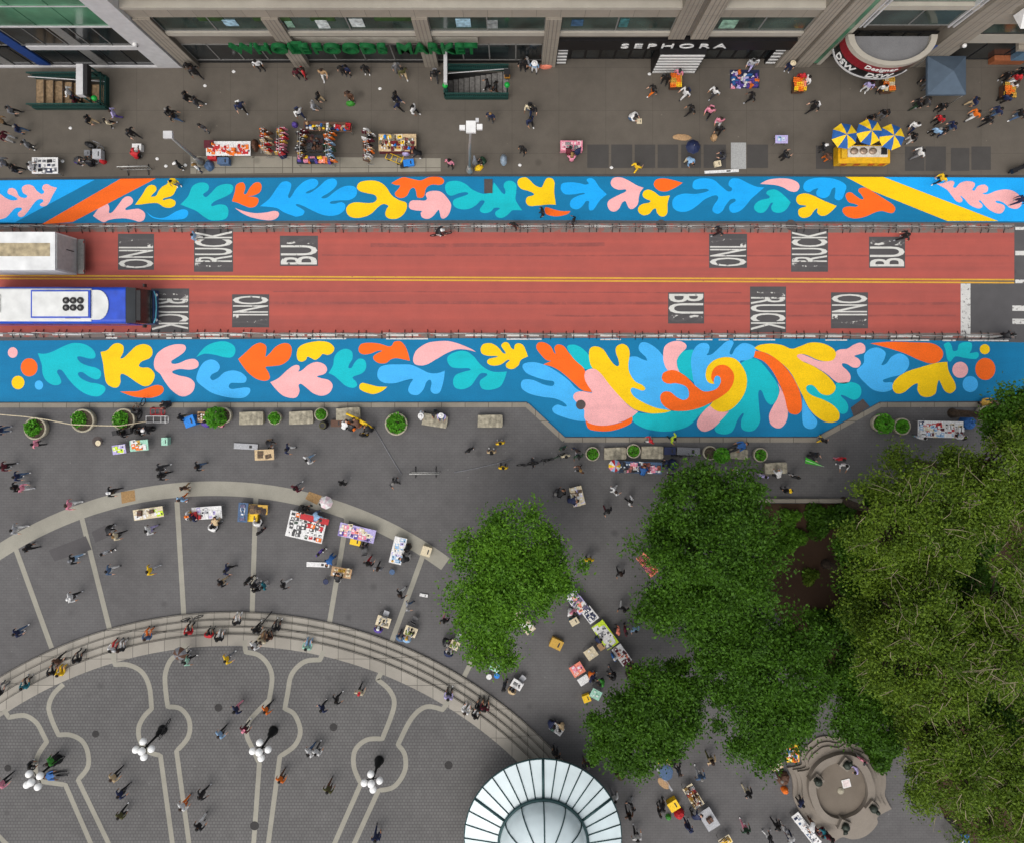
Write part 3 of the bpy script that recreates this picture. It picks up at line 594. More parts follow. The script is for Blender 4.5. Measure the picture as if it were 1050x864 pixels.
def FX(px, h=0.0): return (px - CX) / F * (H - h)
def FYh(y): return (CY - y) / F * H
YW = 23.4
def bx(x0, x1, y0, y1, z0, z1, mb=None, mi=0):
    return (mb or MB()).box(((x0 + x1) / 2, (y0 + y1) / 2, (z0 + z1) / 2), (x1 - x0, y1 - y0, z1 - z0), 0, mi)
def windows(parent, x0, x1, y, z0, z1, n, mglass, mframe, bar=0.09):
    f = MB(); wd = (x1 - x0) / n
    for i in range(n + 1): bx(x0 + i * wd - bar / 2, x0 + i * wd + bar / 2, y - 0.06, y + 0.06, z0, z1, f)
    bx(x0, x1, y - 0.055, y + 0.055, z0, z0 + bar, f); bx(x0, x1, y - 0.055, y + 0.055, z1 - bar, z1, f)
    fo = f.build('window', mframe, parent)
    for i in range(n):
        bx(x0 + i * wd + bar / 2, x0 + (i + 1) * wd - bar / 2, y - 0.02, y + 0.02, z0 + bar, z1 - bar).build('pane', mglass, fo)
    return fo
TOP = 13.0
def pier(parent, a, b, y0, y1, z0, z1, m):
    o = bx(a, b, y0, y1, z0, z1).build('pier', m, parent); t = MB(); k = 3 if b - a > .9 else 2
    for i in range(k): x = a + (b - a) * (i + 1) / (k + 1); bx(x - .035, x + .035, y0 - .004, y0 + .05, z0 + .02, z1 - .02, t)
    for i in range(int((z1 - z0) / 1.3)): bx(a + .01, b - .01, y0 - .003, y0 + .05, z0 + 1.3 * (i + .7), z0 + 1.3 * (i + .7) + .025, t)
    t.build('flutes', M['stone_dark'], o); return o
# --- glass building (west)
gb = thing('glass_building', 'green glass building with a white corner column and a blue column', 'building', (-33, YW, WALK))
gb.location = (0, 0, 0)
xr = FX(188); xl = -62.0
bx(xl, xr - 2.2, YW + 0.6, YW + 14, WALK, TOP).build('wall', M['frame_grey'], gb)
bx(xl, xr, YW - 0.35, YW + 0.5, WALK, WALK + 0.25).build('base_course', M['panel_white'], gb)
bx(xr - 1.75, xr, YW - 0.42, YW + 14, WALK + 0.352, TOP).build('corner_column', M['panel_white'], gb)
bx(FX(44), FX(56), YW - 0.30, YW + 0.55, WALK + 0.352, TOP * 0.55).build('blue_column', M['blue_panel'], gb)
for x in (FX(104), FX(8), FX(-60)): bx(x, x + 0.8, YW - 0.24, YW + 0.57, WALK + 0.27, 6.83).build('column', M['frame_grey'], gb)
bx(FX(60), xr - 1.76, YW - 0.34, YW + 0.3, 3.3, 3.85).build('fascia', M['panel_white'], gb)
bx(xl, xr - 1.76, YW - 0.36, YW + 0.3, 6.85, 7.05).build('ledge', M['panel_white'], gb)
bx(xl, xr - 1.76, YW - 0.30, YW + 0.3, 9.6, 9.8).build('ledge', M['panel_white'], gb)
windows(gb, xl, xr - 1.76, YW - 0.16, WALK + 0.26, 3.29, 22, M['glass_dark'], M['frame_dark'], 0.07)
windows(gb, xl, xr - 1.76, YW - 0.2, 3.86, 6.84, 22, M['glass_dark'], M['frame_grey'], 0.07)
windows(gb, xl, xr - 1.76, YW - 0.26, 7.06, 9.59, 14, M['glass_green'], M['glass_green'], 0.05)
windows(gb, xl, xr - 1.76, YW - 0.26, 9.81, TOP, 14, M['glass_green'], M['glass_green'], 0.05)
# --- stone building (middle)
sb = thing('stone_building', 'long tan stone shop building with deep piers and green lettering', 'building', (0, 0, 0))
x0, x1 = xr + 0.02, FX(836)
bx(x0, x1, YW + 0.9, YW + 14, WALK, TOP).build('wall', M['stone_dark'], sb)
piers = [(FX(189.5), FX(205)), (FX(303), FX(318)), (FX(436), FX(450)), (FX(555), FX(569))]
for a, b in piers: pier(sb, a, b, YW - 0.30, YW + 0.88, WALK, 7.9, M['stone'])
for a, b in ((FX(671), FX(686)), (FX(692), FX(708))): pier(sb, a, b, YW - 0.30, YW + 0.88, 4.95, TOP, M['stone'])
bx(FX(686), FX(692), YW - 0.02, YW + 0.88, 4.95, TOP).build('pier_joint', M['stone_dark'], sb)
for a, b in ((FX(794), FX(808)), (FX(812.5), FX(829))): pier(sb, a, b, YW - 0.30, YW + 0.88, WALK, TOP, M['stone'])
bx(FX(808), FX(812.5), YW - 0.02, YW + 0.88, WALK, TOP).build('pier_joint', M['stone_dark'], sb)
bays = [(piers[0][1], piers[1][0]), (piers[1][1], piers[2][0]), (piers[2][1], piers[3][0]), (piers[3][1], FX(671)), (FX(708), FX(794))]
for i, (a, b) in enumerate(bays):
    bx(a, b, YW - 0.20, YW + 0.86, 5.25, 5.75).build('sill', M['stone_pale'], sb)
    windows(sb, a, b, YW - 0.02, 5.76, 7.88, 2, M['glass'], M['frame_grey'])
    bx(a, b, YW - 0.05, YW + 0.86, 4.75, 5.24).build('spandrel', M['stone_dark'], sb)
    windows(sb, a, b, YW + 0.2, 9.75, TOP, 2, M['glass_green'], M['stone_pale'])
bx(x0, FX(671) - 0.002, YW - 0.14, YW + 0.86, 7.902, 9.1).build('lintel', M['stone'], sb); bx(FX(708), FX(794), YW - 0.14, YW + 0.86, 7.89, 9.1).build('lintel', M['stone'], sb)
bx(x0, FX(671) - 0.002, YW - 0.24, YW + 0.86, 9.102, 9.4).build('ledge', M['stone_pale'], sb); bx(FX(708), FX(794), YW - 0.24, YW + 0.86, 9.102, 9.4).build('ledge', M['stone_pale'], sb)
bx(x0, piers[3][1], YW + 0.05, YW + 0.8, WALK, WALK + 0.4).build('base_course', M['frame_dark'], sb)
for a, b in bays[:3]:
    windows(sb, a, b, YW + 0.12, WALK + 0.402, 3.3, 4, M['glass_dark'], M['frame_grey'])
    bx(a, b, YW + 0.12, YW + 0.86, 3.302, 4.74).build('sign_band', M['stone_dark'], sb)
bx(bays[1][0], bays[1][1], YW - 0.02, YW + 0.115, 3.7, 4.6).build('sign_panel', M['stone_pale'], sb)
bx(bays[2][0], FX(490, 4), YW - 0.02, YW + 0.115, 3.7, 4.6).build('sign_panel', M['stone_pale'], sb)
for wtxt, a, b in (('WHOLE', 238, 318), ('FOODS', 322, 397), ('MARKET', 408, 490)):
    xa, xb = FX(a, 4), FX(b, 4)
    obj('lettering', text_mesh(wtxt, M['green_letter'], xb - xa, 1.25, 0.30, 0.02), sb, ((xa + xb) / 2, YW - 0.42, 4.1), (rad(90), 0, 0))
bx(FX(300, 4.2), FX(311, 4.2), YW - 0.50, YW - 0.31, 3.4, 4.7).build('sign_bracket', M['green_letter'], sb)
# black storefront
ss = thing('black_storefront', 'black shop front with white letters and a striped entrance portal', 'shop front', (0, 0, 0))
a, b = piers[3][1], FX(794) - 0.002
bx(a, b, YW - 0.32, YW + 0.6, 3.25, 4.7).build('sign_panel', M['black'], ss)
obj('lettering', text_mesh('SEPHORA', M['white'], FX(746, 4) - FX(637, 4), 0.66, 0.05, 0.0, 1.35), ss, ((FX(746, 4) + FX(637, 4)) / 2, YW - 0.325, 3.98), (rad(90), 0, 0))
windows(ss, a, b, YW + 0.4, WALK + 0.01, 3.24, 15, M['glass_dark'], M['black'], 0.16)
po = bx(FX(667), FX(712), YW - 0.75, YW + 0.3, WALK, 3.6).build('entrance_portal', M['black'], ss)
stp = MB()
for k in range(7): bx(FX(668), FX(711), YW - 0.80, YW - 0.752, WALK + 0.15 + k * 0.49, WALK + 0.38 + k * 0.49, stp)
stp.build('white_stripes', M['white'], po)
for aa, bb in ((FX(570), FX(580)), (FX(783), FX(793))):
    q = bx(aa, bb, YW - 0.05, YW + 0.3, WALK, 3.2).build('side_panel', M['black'], ss); t = MB()
    for k in range(5): bx(aa + 0.02, bb - 0.02, YW - 0.09, YW - 0.052, WALK + 0.2 + k * 0.55, WALK + 0.42 + k * 0.55, t)
    t.build('white_stripes', M['white'], q)
# --- corner building with the round marquee (east)
eb = thing('marquee_building', 'tan stone building with a round marquee over its shop entrance', 'building', (0, 0, 0))
bx(FX(836) + 0.02, 62, YW + 0.9, YW + 14, WALK, TOP).build('wall', M['stone_dark'], eb)
bx(FX(829) + .01, FX(836), YW - 0.1, YW + 0.85, WALK + 0.3, TOP).build('glass_fin', M['glass_green'], eb)
px0, px1 = FX(931), FX(956)
pier(eb, px0, px1, YW - 0.3, YW + 0.88, WALK, TOP, M['stone'])
bx(FX(836), FX(840), YW - 0.14, YW + 0.87, WALK + 0.1, TOP).build('pier', M['stone_pale'], eb)
windows(eb, FX(840), px0, YW + 0.6, WALK + 0.01, 4.2, 6, M['glass_dark'], M['frame_dark'])
windows(eb, FX(840), px0, YW + 0.1, 6.3, 8.6, 2, M['glass'], M['frame_grey'])
for x in (FX(842), FX(846), px0 - 0.6, px0 - 0.25): bx(x, x + 0.12, YW - 0.05, YW + 0.4, 6.2, TOP).build('mullion', M['panel_white'], eb)
bx(FX(840), px0, YW - 0.02, YW + 0.87, 8.62, 9.2).build('spandrel', M['stone_pale'], eb)
windows(eb, FX(840), px0, YW + 0.3, 9.22, TOP, 3, M['glass_green'], M['frame_grey'])
windows(eb, px1, 62, YW + 0.02, 5.2, 6.9, 6, M['glass'], M['frame_dark'])
bx(px1, 62, YW - 0.14, YW + 0.86, 6.92, 8.4).build('lintel', M['stone'], eb)
bx(px1, 62, YW - 0.1, YW + 0.86, 3.9, 5.18).build('spandrel', M['stone_pale'], eb)
bx(px1 + 4, 62, YW - 0.55, YW + 0.86, 3.55, 3.88).build('ledge', M['stone'], eb)
windows(eb, px1, 62, YW + 0.35, WALK + 0.02, 3.53, 12, M['glass_dark'], M['frame_dark'])
bx(FX(1012), FX(1045), YW - 0.1, YW + 0.3, WALK + 0.03, 0.9).build('display_panel', mat('orange_display', '9a5a38', 0.6), eb)
bx(FX(1028), FX(1050), YW - 0.12, YW + 0.3, 0.92, 2.6).build('display_panel', mat('pale_blue_display', '5d7d94', 0.3), eb)
aw = MB(); ya = YW - 0.3
aw.add([(px1 + 0.5, ya, 9.6), (62, ya, 9.6), (62, ya - 0.9, 8.55), (px1 + 0.9, ya - 0.9, 8.55), (px1 + 0.5, ya, 8.45), (62, ya, 8.45)], [(3, 2, 1, 0), (0, 4, 3), (1, 2, 5), (4, 5, 2, 3), (0, 1, 5, 4)])
tag(aw.build('awning', M['white']), 'white fabric awning above the upper window of the marquee building', 'awning')
# marquee: half-ellipse canopy, fascia bands, bent lettering
mcx, ma, mbb = (FX(846) + FX(936)) / 2 - 1.1, 3.1, 2.15
def epoint(t, k=1.0, d=0.0):
    return (mcx + (ma * k + d) * math.cos(t), YW - 0.3 - (mbb * k + d) * math.sin(t))
mq = thing('marquee', 'round grey marquee with a red lettered band over the entrance', 'marquee', (0, 0, 0))
hp = [epoint(math.pi * i / 40) for i in range(41)]
inn = [epoint(math.pi * i / 40, 0.86) for i in range(41)]
t = MB(); t.prism(inn, 4.4, 5.45); t.build('canopy_roof', ground_mat('marquee_roof', '7b7a7a', '595757', 0.1), mq)
t = MB()
for i in range(40): t.prism([hp[i], hp[i + 1], inn[i + 1], inn[i]], 5.30, 5.75)
t.build('canopy_rim', M['stone_pale'], mq)
def band(z0, z1, k, m, name, i0=0, i1=40):
    t = MB(); o1 = [epoint(math.pi * i / 40, k) for i in range(41)]; o2 = [epoint(math.pi * i / 40, k * 0.955) for i in range(41)]
    for i in range(i0, i1): t.prism([o1[i], o1[i + 1], o2[i + 1], o2[i]], z0, z1)
    return t.build(name, m, mq)
band(4.35, 5.29, 0.995, mat('red_fascia', '7d1722', 0.4), 'red_fascia', 16, 40)
band(4.35, 5.29, 0.995, mat('brown_fascia', '5b4136', 0.5), 'brown_fascia', 0, 16)
band(3.45, 4.33, 0.995, M['black'], 'black_fascia', 12, 40)
band(3.30, 3.44, 1.015, M['panel_white'], 'lower_rim', 10, 40)
def bent(txt, t0, t1, z, hh, nm='lettering'):
    me = text_mesh(txt, M['white'], 1.0, hh, 0.04, 0.015)
    for v in me.vertices:
        u = v.co.x + 0.5; tt = t0 + (t1 - t0) * u; p = epoint(tt, 1.0, v.co.z + 0.003); v.co = Vector((p[0], p[1], z + v.co.y))
    obj(nm, me, mq)
bent('DSW', math.pi * 0.92, math.pi * 0.70, 3.9, 0.62); bent('DSW', math.pi * 0.60, math.pi * 0.41, 3.9, 0.62)
bent('Designer', math.pi * 0.66, math.pi * 0.42, 4.85, 0.58)
# posters and plants standing in the upper windows
for i, (px, w_, c_) in enumerate(((236, .9, 'pale blue'), (330, .8, 'white'), (366, .9, 'white'), (296, .5, 'mint'), (475, 1.0, 'pale blue'), (505, .7, 'grey'), (592, .8, 'navy'), (748, 1.1, 'mint'), (640, .6, 'teal'))):
    x = FX(px, 7); q = MB().box((x, YW - 0.075, 6.75 if i % 2 else 6.95), (w_, 0.03, 1.15 if i % 3 else .85)); q.build('window_poster', [mat('poster_' + c_.replace(' ', '_'), {'pale blue': '9fc0cf', 'white': 'c9cfcc', 'mint': '88ab95', 'grey': '8d918f', 'navy': '3a5a78', 'teal': '3c6f70'}[c_], .4, 0, .3, 3)], sb)
for px0_, px1_ in ((206, 232), (262, 300), (320, 345), (385, 430)):
    bx(FX(px0_, 7), FX(px1_, 7), YW - 0.072, YW - 0.045, 7.2, 7.85).build('window_film', mat('green_window_film', '2f4a24', .3, 0, .3, 1.5), sb)
# small facade fittings
for px, z, nm in ((169.5, 4.2, 'white'), (953, 4.0, 'white')):
    f = thing('wall_lamp', 'small white lamp on the pier of the ' + ('glass building' if px < 500 else 'marquee building'), 'lamp', (FX(px), YW - 0.5, z))
    MB().tube([(0, 0.2, 0), (0, 0, 0), (0, 0, 0.3)], 0.04).build('bracket', M['frame_grey'], f); MB().ball((0, 0, 0.42), 0.16).build('globe', M['white'], f)
bn = bx(FX(944, 4), FX(950, 4), YW - 0.95, YW - 0.90, 3.2, 5.4)
tag(bn.build('banner', M['blue_panel']), 'narrow dark blue banner hanging beside the round marquee', 'banner')

# --- subway entrances
def stair_pit(name, label, x0, x1, y0, y1, down, nst, board):
    """x0..x1, y0..y1 in metres at pavement level; steps fall toward +x (down=1) or -x."""
    r = thing(name, label, 'subway entrance', ((x0 + x1) / 2, (y0 + y1) / 2, WALK)); ox, oy = (x0 + x1) / 2, (y0 + y1) / 2
    hw, hd = (x1 - x0) / 2, (y1 - y0) / 2
    t = MB(); n = nst; run = 2 * hw / n
    for i in range(n):
        a = -hw + run * i if down > 0 else hw - run * (i + 1)
        z = -0.02 - i * 0.17
        bx(a + 0.005, a + run - 0.005, -hd + 0.1, hd - 0.1, -3.2, z, t, 0)
        e_ = a + 0.03 if down < 0 else a + run - 0.03
        bx(e_ - 0.025, e_ + 0.025, -hd + 0.1, hd - 0.1, z + 0.001, z + 0.012, t, 1)
    t.build('stairs', [mat('stair_tread_' + ('brown' if down > 0 else 'grey'), '8d7558' if down > 0 else '7d7a76', 0.8, 0, 0.2, 5), mat('stair_nosing', '2c2826', 0.8)], r)
    wl_ = MB()
    bx(-hw, hw, hd - 0.098, hd - 0.04, -3.2, -0.01, wl_); bx(-hw, hw, -hd + 0.04, -hd + 0.098, -3.2, -0.01, wl_); e0 = hw * down
    bx(e0 - 0.05, e0 + 0.05, -hd + 0.1, hd - 0.1, -3.2, -0.01, wl_)
    wl_.build('lining', M['frame_dark'], r)
    def rail(xa, ya, xb, yb):
        t = MB(); L_ = math.hypot(xb - xa, yb - ya); k = max(2, int(L_ / 0.14))
        ang = math.atan2(yb - ya, xb - xa)
        t.box(((xa + xb) / 2, (ya + yb) / 2, 0.25), (L_, 0.16, 0.5), ang)
        for i in range(k + 1):
            u = i / k; t.tube([(xa + (xb - xa) * u, ya + (yb - ya) * u, 0.5), (xa + (xb - xa) * u, ya + (yb - ya) * u, 1.05)], 0.018, 4)
        t.box(((xa + xb) / 2, (ya + yb) / 2, 1.09), (L_ + 0.1, 0.10, 0.09), ang)
        t.box(((xa + xb) / 2, (ya + yb) / 2, 0.78), (L_, 0.05, 0.04), ang)
        return t.build('railing', M['green_rail'], r)
    rail(-hw, -hd, hw, -hd); rail(-hw, hd, hw, hd)
    e = hw if down > 0 else -hw
    rail(e, -hd, e, hd)
    MB().tube([(-hw * down, hd - 0.25, 0.95), (hw * down, hd - 0.45, 0.5)], 0.04, 6).build('handrail', M['panel_white'], r)
    for s in board:
        q = bx(s[0], s[1], s[2], s[3], 2.2, 2.75).build('sign_board', M['black'] if s[4] else M['panel_white'], r)
        for yy in (s[2], s[3]): MB().tube([((s[0] + s[1]) / 2, yy, 0.0), ((s[0] + s[1]) / 2, yy, 2.2)], 0.06, 8).build('post', M['green_rail'], r)
    return r
g1 = stair_pit('subway_entrance', 'green railed subway entrance with brown stairs in front of the glass building', FX(38), FX(112), FYh(112.5), FYh(81), 1, 9, [(1.9, 2.4, -1.1, 1.15, 0), (2.5, 2.72, -1.1, 1.15, 1)])
g2 = stair_pit('subway_entrance', 'green railed subway entrance with grey stairs in front of the stone building', FX(457), FX(521), FYh(102), FYh(73), -1, 11, [(-2.3, -2.05, -0.9, 1.5, 0)])
gl = mat('green_globe', '149a3a', 0.3)
for px, py, who in ((97, 101, 'brown stairs'), (456.5, 88, 'grey stairs beside the white sign'), (520, 87.5, 'grey stairs at their open end')):
    p = W(px, py, 2.2); l = thing('subway_lamp', 'green globe lamp over the subway entrance with ' + who, 'lamp', (p.x, p.y, WALK))
    MB().tube([(0, 0, 0), (0, 0, 1.95)], [0.07, 0.05], 8).build('post', M['green_rail'], l); MB().ball((0, 0, 2.13), 0.21).build('globe', gl, l)
p = W(520, 74, 1.2)
nb = thing('newspaper_box', 'orange newspaper box at the open end of the grey subway stairs', 'newspaper box', (p.x, p.y, WALK))
MB().box((0, 0, 0.72), (0.42, 0.4, 0.76)).build('body', mat('orange_plastic', 'c98a22', 0.5), nb)
MB().box((0, 0, 0.16), (0.3, 0.3, 0.32)).build('base', M['frame_dark'], nb)
MB().box((0, -0.21, 0.85), (0.34, 0.03, 0.36)).build('door', M['frame_dark'], nb)
MB().box((0, 0, 1.12), (0.46, 0.44, 0.05)).build('lid', M['frame_dark'], nb)
# ---------------------------------------------------------------- colours for small things
COL = {'black': '1d1c1e', 'dark grey': '3c3b3d', 'grey': '77777a', 'pale grey': 'a8a8aa', 'white': 'dedcd9', 'cream': 'd3c4a4', 'navy': '20294a', 'blue': '2a5f9e', 'bright blue': '1f7fd6',
       'pale blue': '8fb2d2', 'red': 'b8242a', 'pink': 'e08a9c', 'yellow': 'efc21c', 'lime': 'c3dc2a', 'orange': 'e2701c', 'green': '3b8a2e', 'dark green': '24402c', 'brown': '5d4030', 'tan': 'b08d66',
       'maroon': '5c1f2a', 'purple': '5a4596', 'lavender': 'b3a8d4', 'teal': '1f6c78', 'olive': '55522f', 'denim': '4c6382', 'beige': 'c7ad86', 'mint': '9fcdb6', 'coral': 'e8866c', 'gold': 'c49a3c'}
def cm(c, rough=0.75):
    return mat('cloth_' + c.replace(' ', '_'), COL[c], rough, 0.0, 0.16, 14)
def leaf_mat(name, c0, c1, trans=0.25):
    if name in MATS: return MATS[name]
    m = bpy.data.materials.new(name); m.use_nodes = True; n_ = m.node_tree; Nn, L = n_.nodes, n_.links
    b = Nn['Principled BSDF']; b.inputs['Roughness'].default_value = 0.6; b.inputs['Specular IOR Level'].default_value = 0.25
    g = Nn.new('ShaderNodeNewGeometry'); tc = Nn.new('ShaderNodeTexCoord'); no = Nn.new('ShaderNodeTexNoise'); no.inputs['Scale'].default_value = 0.55; no.inputs['Detail'].default_value = 3
    L.new(tc.outputs['Object'], no.inputs['Vector'])
    ad = Nn.new('ShaderNodeMath'); ad.operation = 'ADD'; mu = Nn.new('ShaderNodeMath'); mu.operation = 'MULTIPLY'; mu.inputs[1].default_value = 0.45
    L.new(g.outputs['Random Per Island'], mu.inputs[0]); L.new(mu.outputs[0], ad.inputs[0])
    m2 = Nn.new('ShaderNodeMath'); m2.operation = 'MULTIPLY'; m2.inputs[1].default_value = 0.75; L.new(no.outputs['Fac'], m2.inputs[0]); L.new(m2.outputs[0], ad.inputs[1])
    r = Nn.new('ShaderNodeValToRGB'); e = r.color_ramp.elements; e[0].position = 0.12; e[1].position = 0.85
    e[0].color = (*lin(c0), 1); e[1].color = (*lin(c1), 1); L.new(ad.outputs[0], r.inputs[0]); L.new(r.outputs[0], b.inputs['Base Color'])
    if trans:
        t = Nn.new('ShaderNodeBsdfTranslucent'); L.new(r.outputs[0], t.inputs['Color']); x = Nn.new('ShaderNodeMixShader'); x.inputs[0].default_value = trans
        L.new(b.outputs[0], x.inputs[1]); L.new(t.outputs[0], x.inputs[2]); L.new(x.outputs[0], Nn['Material Output'].inputs['Surface'])
    MATS[name] = m
    return m
M['leaf_bright'] = leaf_mat('bright_leaves', '244c0a', '639022')
M['leaf_deep'] = leaf_mat('deep_green_leaves', '1a3506', '4a7216')
M['leaf_olive'] = leaf_mat('olive_leaves', '1c3a08', '68801f')
M['leaf_planter'] = leaf_mat('planter_leaves', '2c6a14', '62a82a')
M['bark'] = mat('bark', '4a3d31', 0.9, 0, 0.3, 6)
M['twig'] = mat('pale_twigs', '8d8268', 0.9, 0, 0.25, 3)
def leaf_mesh(name, cen, size, m, rng, up=0.6, aspect=0.55, tilt=None):
    """One pointed four-cornered leaf spray at each of CEN (n x 3)."""
    cen = np.asarray(cen, np.float32); k = len(cen)
    nrm = rng.normal(size=(k, 3)); nrm[:, 2] = np.abs(nrm[:, 2]) * 0.7 + up; nrm /= np.linalg.norm(nrm, axis=1, keepdims=True)
    t = rng.normal(size=(k, 3)) if tilt is None else tilt + rng.normal(size=(k, 3)) * 0.55
    t -= nrm * (t * nrm).sum(1, keepdims=True); t /= np.linalg.norm(t, axis=1, keepdims=True) + 1e-9
    b = np.cross(nrm, t); s = (size * rng.uniform(0.6, 1.3, k))[:, None]
    v = np.empty((k, 4, 3), np.float32)
    v[:, 0] = cen - t * s; v[:, 1] = cen + b * s * aspect - t * s * 0.1; v[:, 2] = cen + t * s - nrm * s * 0.25; v[:, 3] = cen - b * s * aspect - t * s * 0.1
    me = bpy.data.meshes.new(name); me.vertices.add(4 * k); me.vertices.foreach_set('co', v.ravel())
    me.loops.add(4 * k); me.loops.foreach_set('vertex_index', np.arange(4 * k, dtype=np.int32))
    me.polygons.add(k); me.polygons.foreach_set('loop_start', np.arange(0, 4 * k, 4, dtype=np.int32)); me.polygons.foreach_set('loop_total', np.full(k, 4, dtype=np.int32))
    me.materials.append(m); me.update(calc_edges=True)
    return me

# ---------------------------------------------------------------- barricades along the lanes
bm_ = MB(); L2 = 0.86
bm_.tube([(-L2, 0, 0.12), (-L2, 0, 1.05), (L2, 0, 1.05), (L2, 0, 0.12)], 0.03, 5)
bm_.tube([(-L2, 0, 0.2), (L2, 0, 0.2)], 0.022, 5)
for i in range(9): bm_.tube([(-L2 + (i + 1) * L2 / 5, 0, 0.2), (-L2 + (i + 1) * L2 / 5, 0, 1.05)], 0.012, 4)
ft = MB(); ft.tube([(0, -0.32, 0.02), (0, -0.1, 0.14), (0, 0.1, 0.14), (0, 0.32, 0.02)], 0.028, 5)
M['galv'] = mat('galvanised_steel', '9c9b97', 0.45, 0.4, 0.1, 8)
panel_me, foot_me = bm_.mesh('panel', M['galv']), ft.mesh('foot', M['frame_dark'])
bar0 = None
for row, (py, lab) in enumerate(((234.5, 'grey steel crowd barricade standing along the lane edge below the shop side mural'), (342.3, 'grey steel crowd barricade standing along the lane edge above the plaza side mural'))):
    for i in range(44):
        px = 6 + i * 23.6; p = W(px, py + px * 0.0035 * (row * 0.6))
        if row and px > 1040: continue
        if bar0 is None:
            bar0 = thing('crowd_barricade', lab, 'barricade', group='barricades along the north lane')
            obj('panel', panel_me, bar0); obj('foot', foot_me, bar0, (-0.6, 0, 0)); obj('foot', foot_me, bar0, (0.6, 0, 0)); o = bar0
        else: o = copy_tree(bar0, label=lab, group='barricades along the north lane' if row == 0 else 'barricades along the south lane')
        o.location = (p.x, p.y + R.uniform(-.05, .05), 0.012); o.rotation_euler = (0, 0, R.uniform(-.03, .03))
for px, py, rz, lab in ((436, 484.5, 0.0, 'lone pale barricade standing on the open plaza'), (139, 173, 0.03, 'low grey barricade by the kerb near the red wagon')):
    p = W(px, py, 0.6); o = copy_tree(bar0, (p.x, p.y, PLAZA), rz, lab); o.scale = (1.3, 1.3, 1); del o['group']

# ---------------------------------------------------------------- box truck and city bus
tr = thing('box_truck', 'white box truck stopped in the north lane with a stained roof', 'truck', (-32.8, 8.45, 0))
t = MB().box((-3.6, 0, 2.3), (7.0, 2.75, 2.7)); t.build('cargo_box', mat('truck_white', 'd9d9d7', 0.5, 0, 0.08, 1.2), tr)
MB().box((-3.75, 0.1, 3.657), (6.6, 0.95, 0.012)).build('roof_stain', mat('roof_rust', 'ab9c7e', 0.9, 0, 0.2, 2.5), tr)
d = MB().box((-0.07, 0, 2.3), (0.06, 2.5, 2.4)).build('rear_door', mat('door_grey', 'b4b3b0', 0.5, 0.1, 0.08, 3), tr)
MB().tube([(0, 0.3, 1.5), (0, 0.3, 2.4)], 0.03).build('handle', M['frame_dark'], d)
MB().box((0.22, 0, 0.95), (0.5, 2.6, 0.18)).build('lift_gate', M['frame_grey'], tr)
MB().box((-3.9, 0, 0.7), (7.4, 0.9, 0.35)).build('chassis', M['frame_dark'], tr)
MB().box((-8.3, 0, 1.6), (2.2, 2.35, 2.1), 0, 0, 0.92).build('cab', mat('truck_cab', 'c4c4c2', 0.4), tr)
M['tyre'] = mat('rubber', '1b1a1a', 0.9)
for x in (-1.9, -8.2):
    for y in (-1.1, 1.1):
        wq = MB().torus((x, y, 0.48), 0.33, 0.15, 16, 6, 0, 'Y').build('wheel', M['tyre'], tr); MB().torus((x, y, 0.48), 0.12, 0.1, 12, 6, 0, 'Y').build('rim', M['frame_grey'], wq)
for y in (-1.1, 1.1): MB().box((0.48, y, 1.05), (0.03, 0.18, 0.1)).build('tail_light', mat('tail_red', '8a1a1a', 0.3), tr)
bus = thing('city_bus', 'blue and white city bus with six roof fans waiting in the south lane', 'bus', (-27.0, 4.62, 0))
def bus_shell(x0, x1, z0, z1, hw_, rr, mi_f):
    t = MB(); prof = []
    for a in range(7): prof.append((-hw_ + rr - rr * math.cos(a * math.pi / 12), z1 - rr + rr * math.sin(a * math.pi / 12)))
    prof += [(-p[0], p[1]) for p in prof[::-1]]; prof = [(-hw_, z0)] + prof + [(hw_, z0)]
    n = len(prof); vs = [(x0, y, z) for y, z in prof] + [(x1, y, z) for y, z in prof]
    t.add(vs, [(i, i + 1, n + i + 1, n + i) for i in range(n - 1)] + [tuple(range(n))[::-1], tuple(range(n, 2 * n)), (0, n, 2 * n - 1, n - 1)], mi_f, False); return t
bblue = mat('bus_blue', '2048b8', 0.3, 0, 0.1, 1.5); bwhite = mat('bus_white', 'd3d3cf', 0.4, 0, 0.07, 1.2)
bus_shell(-12.3, -1.15, 0.35, 3.02, 1.34, 0.3, 0).build('body', bblue, bus)
rfm = bus_shell(-12.2, -3.6, 2.95, 3.13, 1.2, 0.12, 0).build('roof', bwhite, bus)
q = MB(); n_ = 12; q.prism([(-3.598, -1.08), (-3.598, 1.08)] + [(-3.0 - 0.1 + 0.75 * math.cos(a) * 1.0, 1.08 * math.sin(a)) for a in [math.pi / 2 - math.pi * i / n_ for i in range(n_ + 1)]], 3.0, 3.11); q.build('roof_front', bwhite, bus)
hp_ = MB().box((-5.75, 0.05, 3.17), (4.3, 2.02, 0.16)).build('roof_unit', bblue, bus)
MB().box((-5.75, 0.05, 3.27), (4.05, 1.8, 0.06)).build('unit_cover', bwhite, hp_)
for i in range(3):
    for j in range(2):
        f = MB().lathe([(0.24, 3.30), (0.24, 3.36), (0.19, 3.37)], (-5.3 + i * 0.52, -0.22 + j * 0.52, 0), 16).build('fan', M['black'], bus)
        MB().lathe([(0.08, 3.37), (0.08, 3.385)], (-5.3 + i * 0.52, -0.22 + j * 0.52, 0), 10).build('hub', M['frame_grey'], f)
MB().box((-10.7, 0.1, 3.16), (1.1, 1.3, 0.06)).build('roof_hatch', mat('hatch_cream', 'c3c2ba', 0.5), bus)
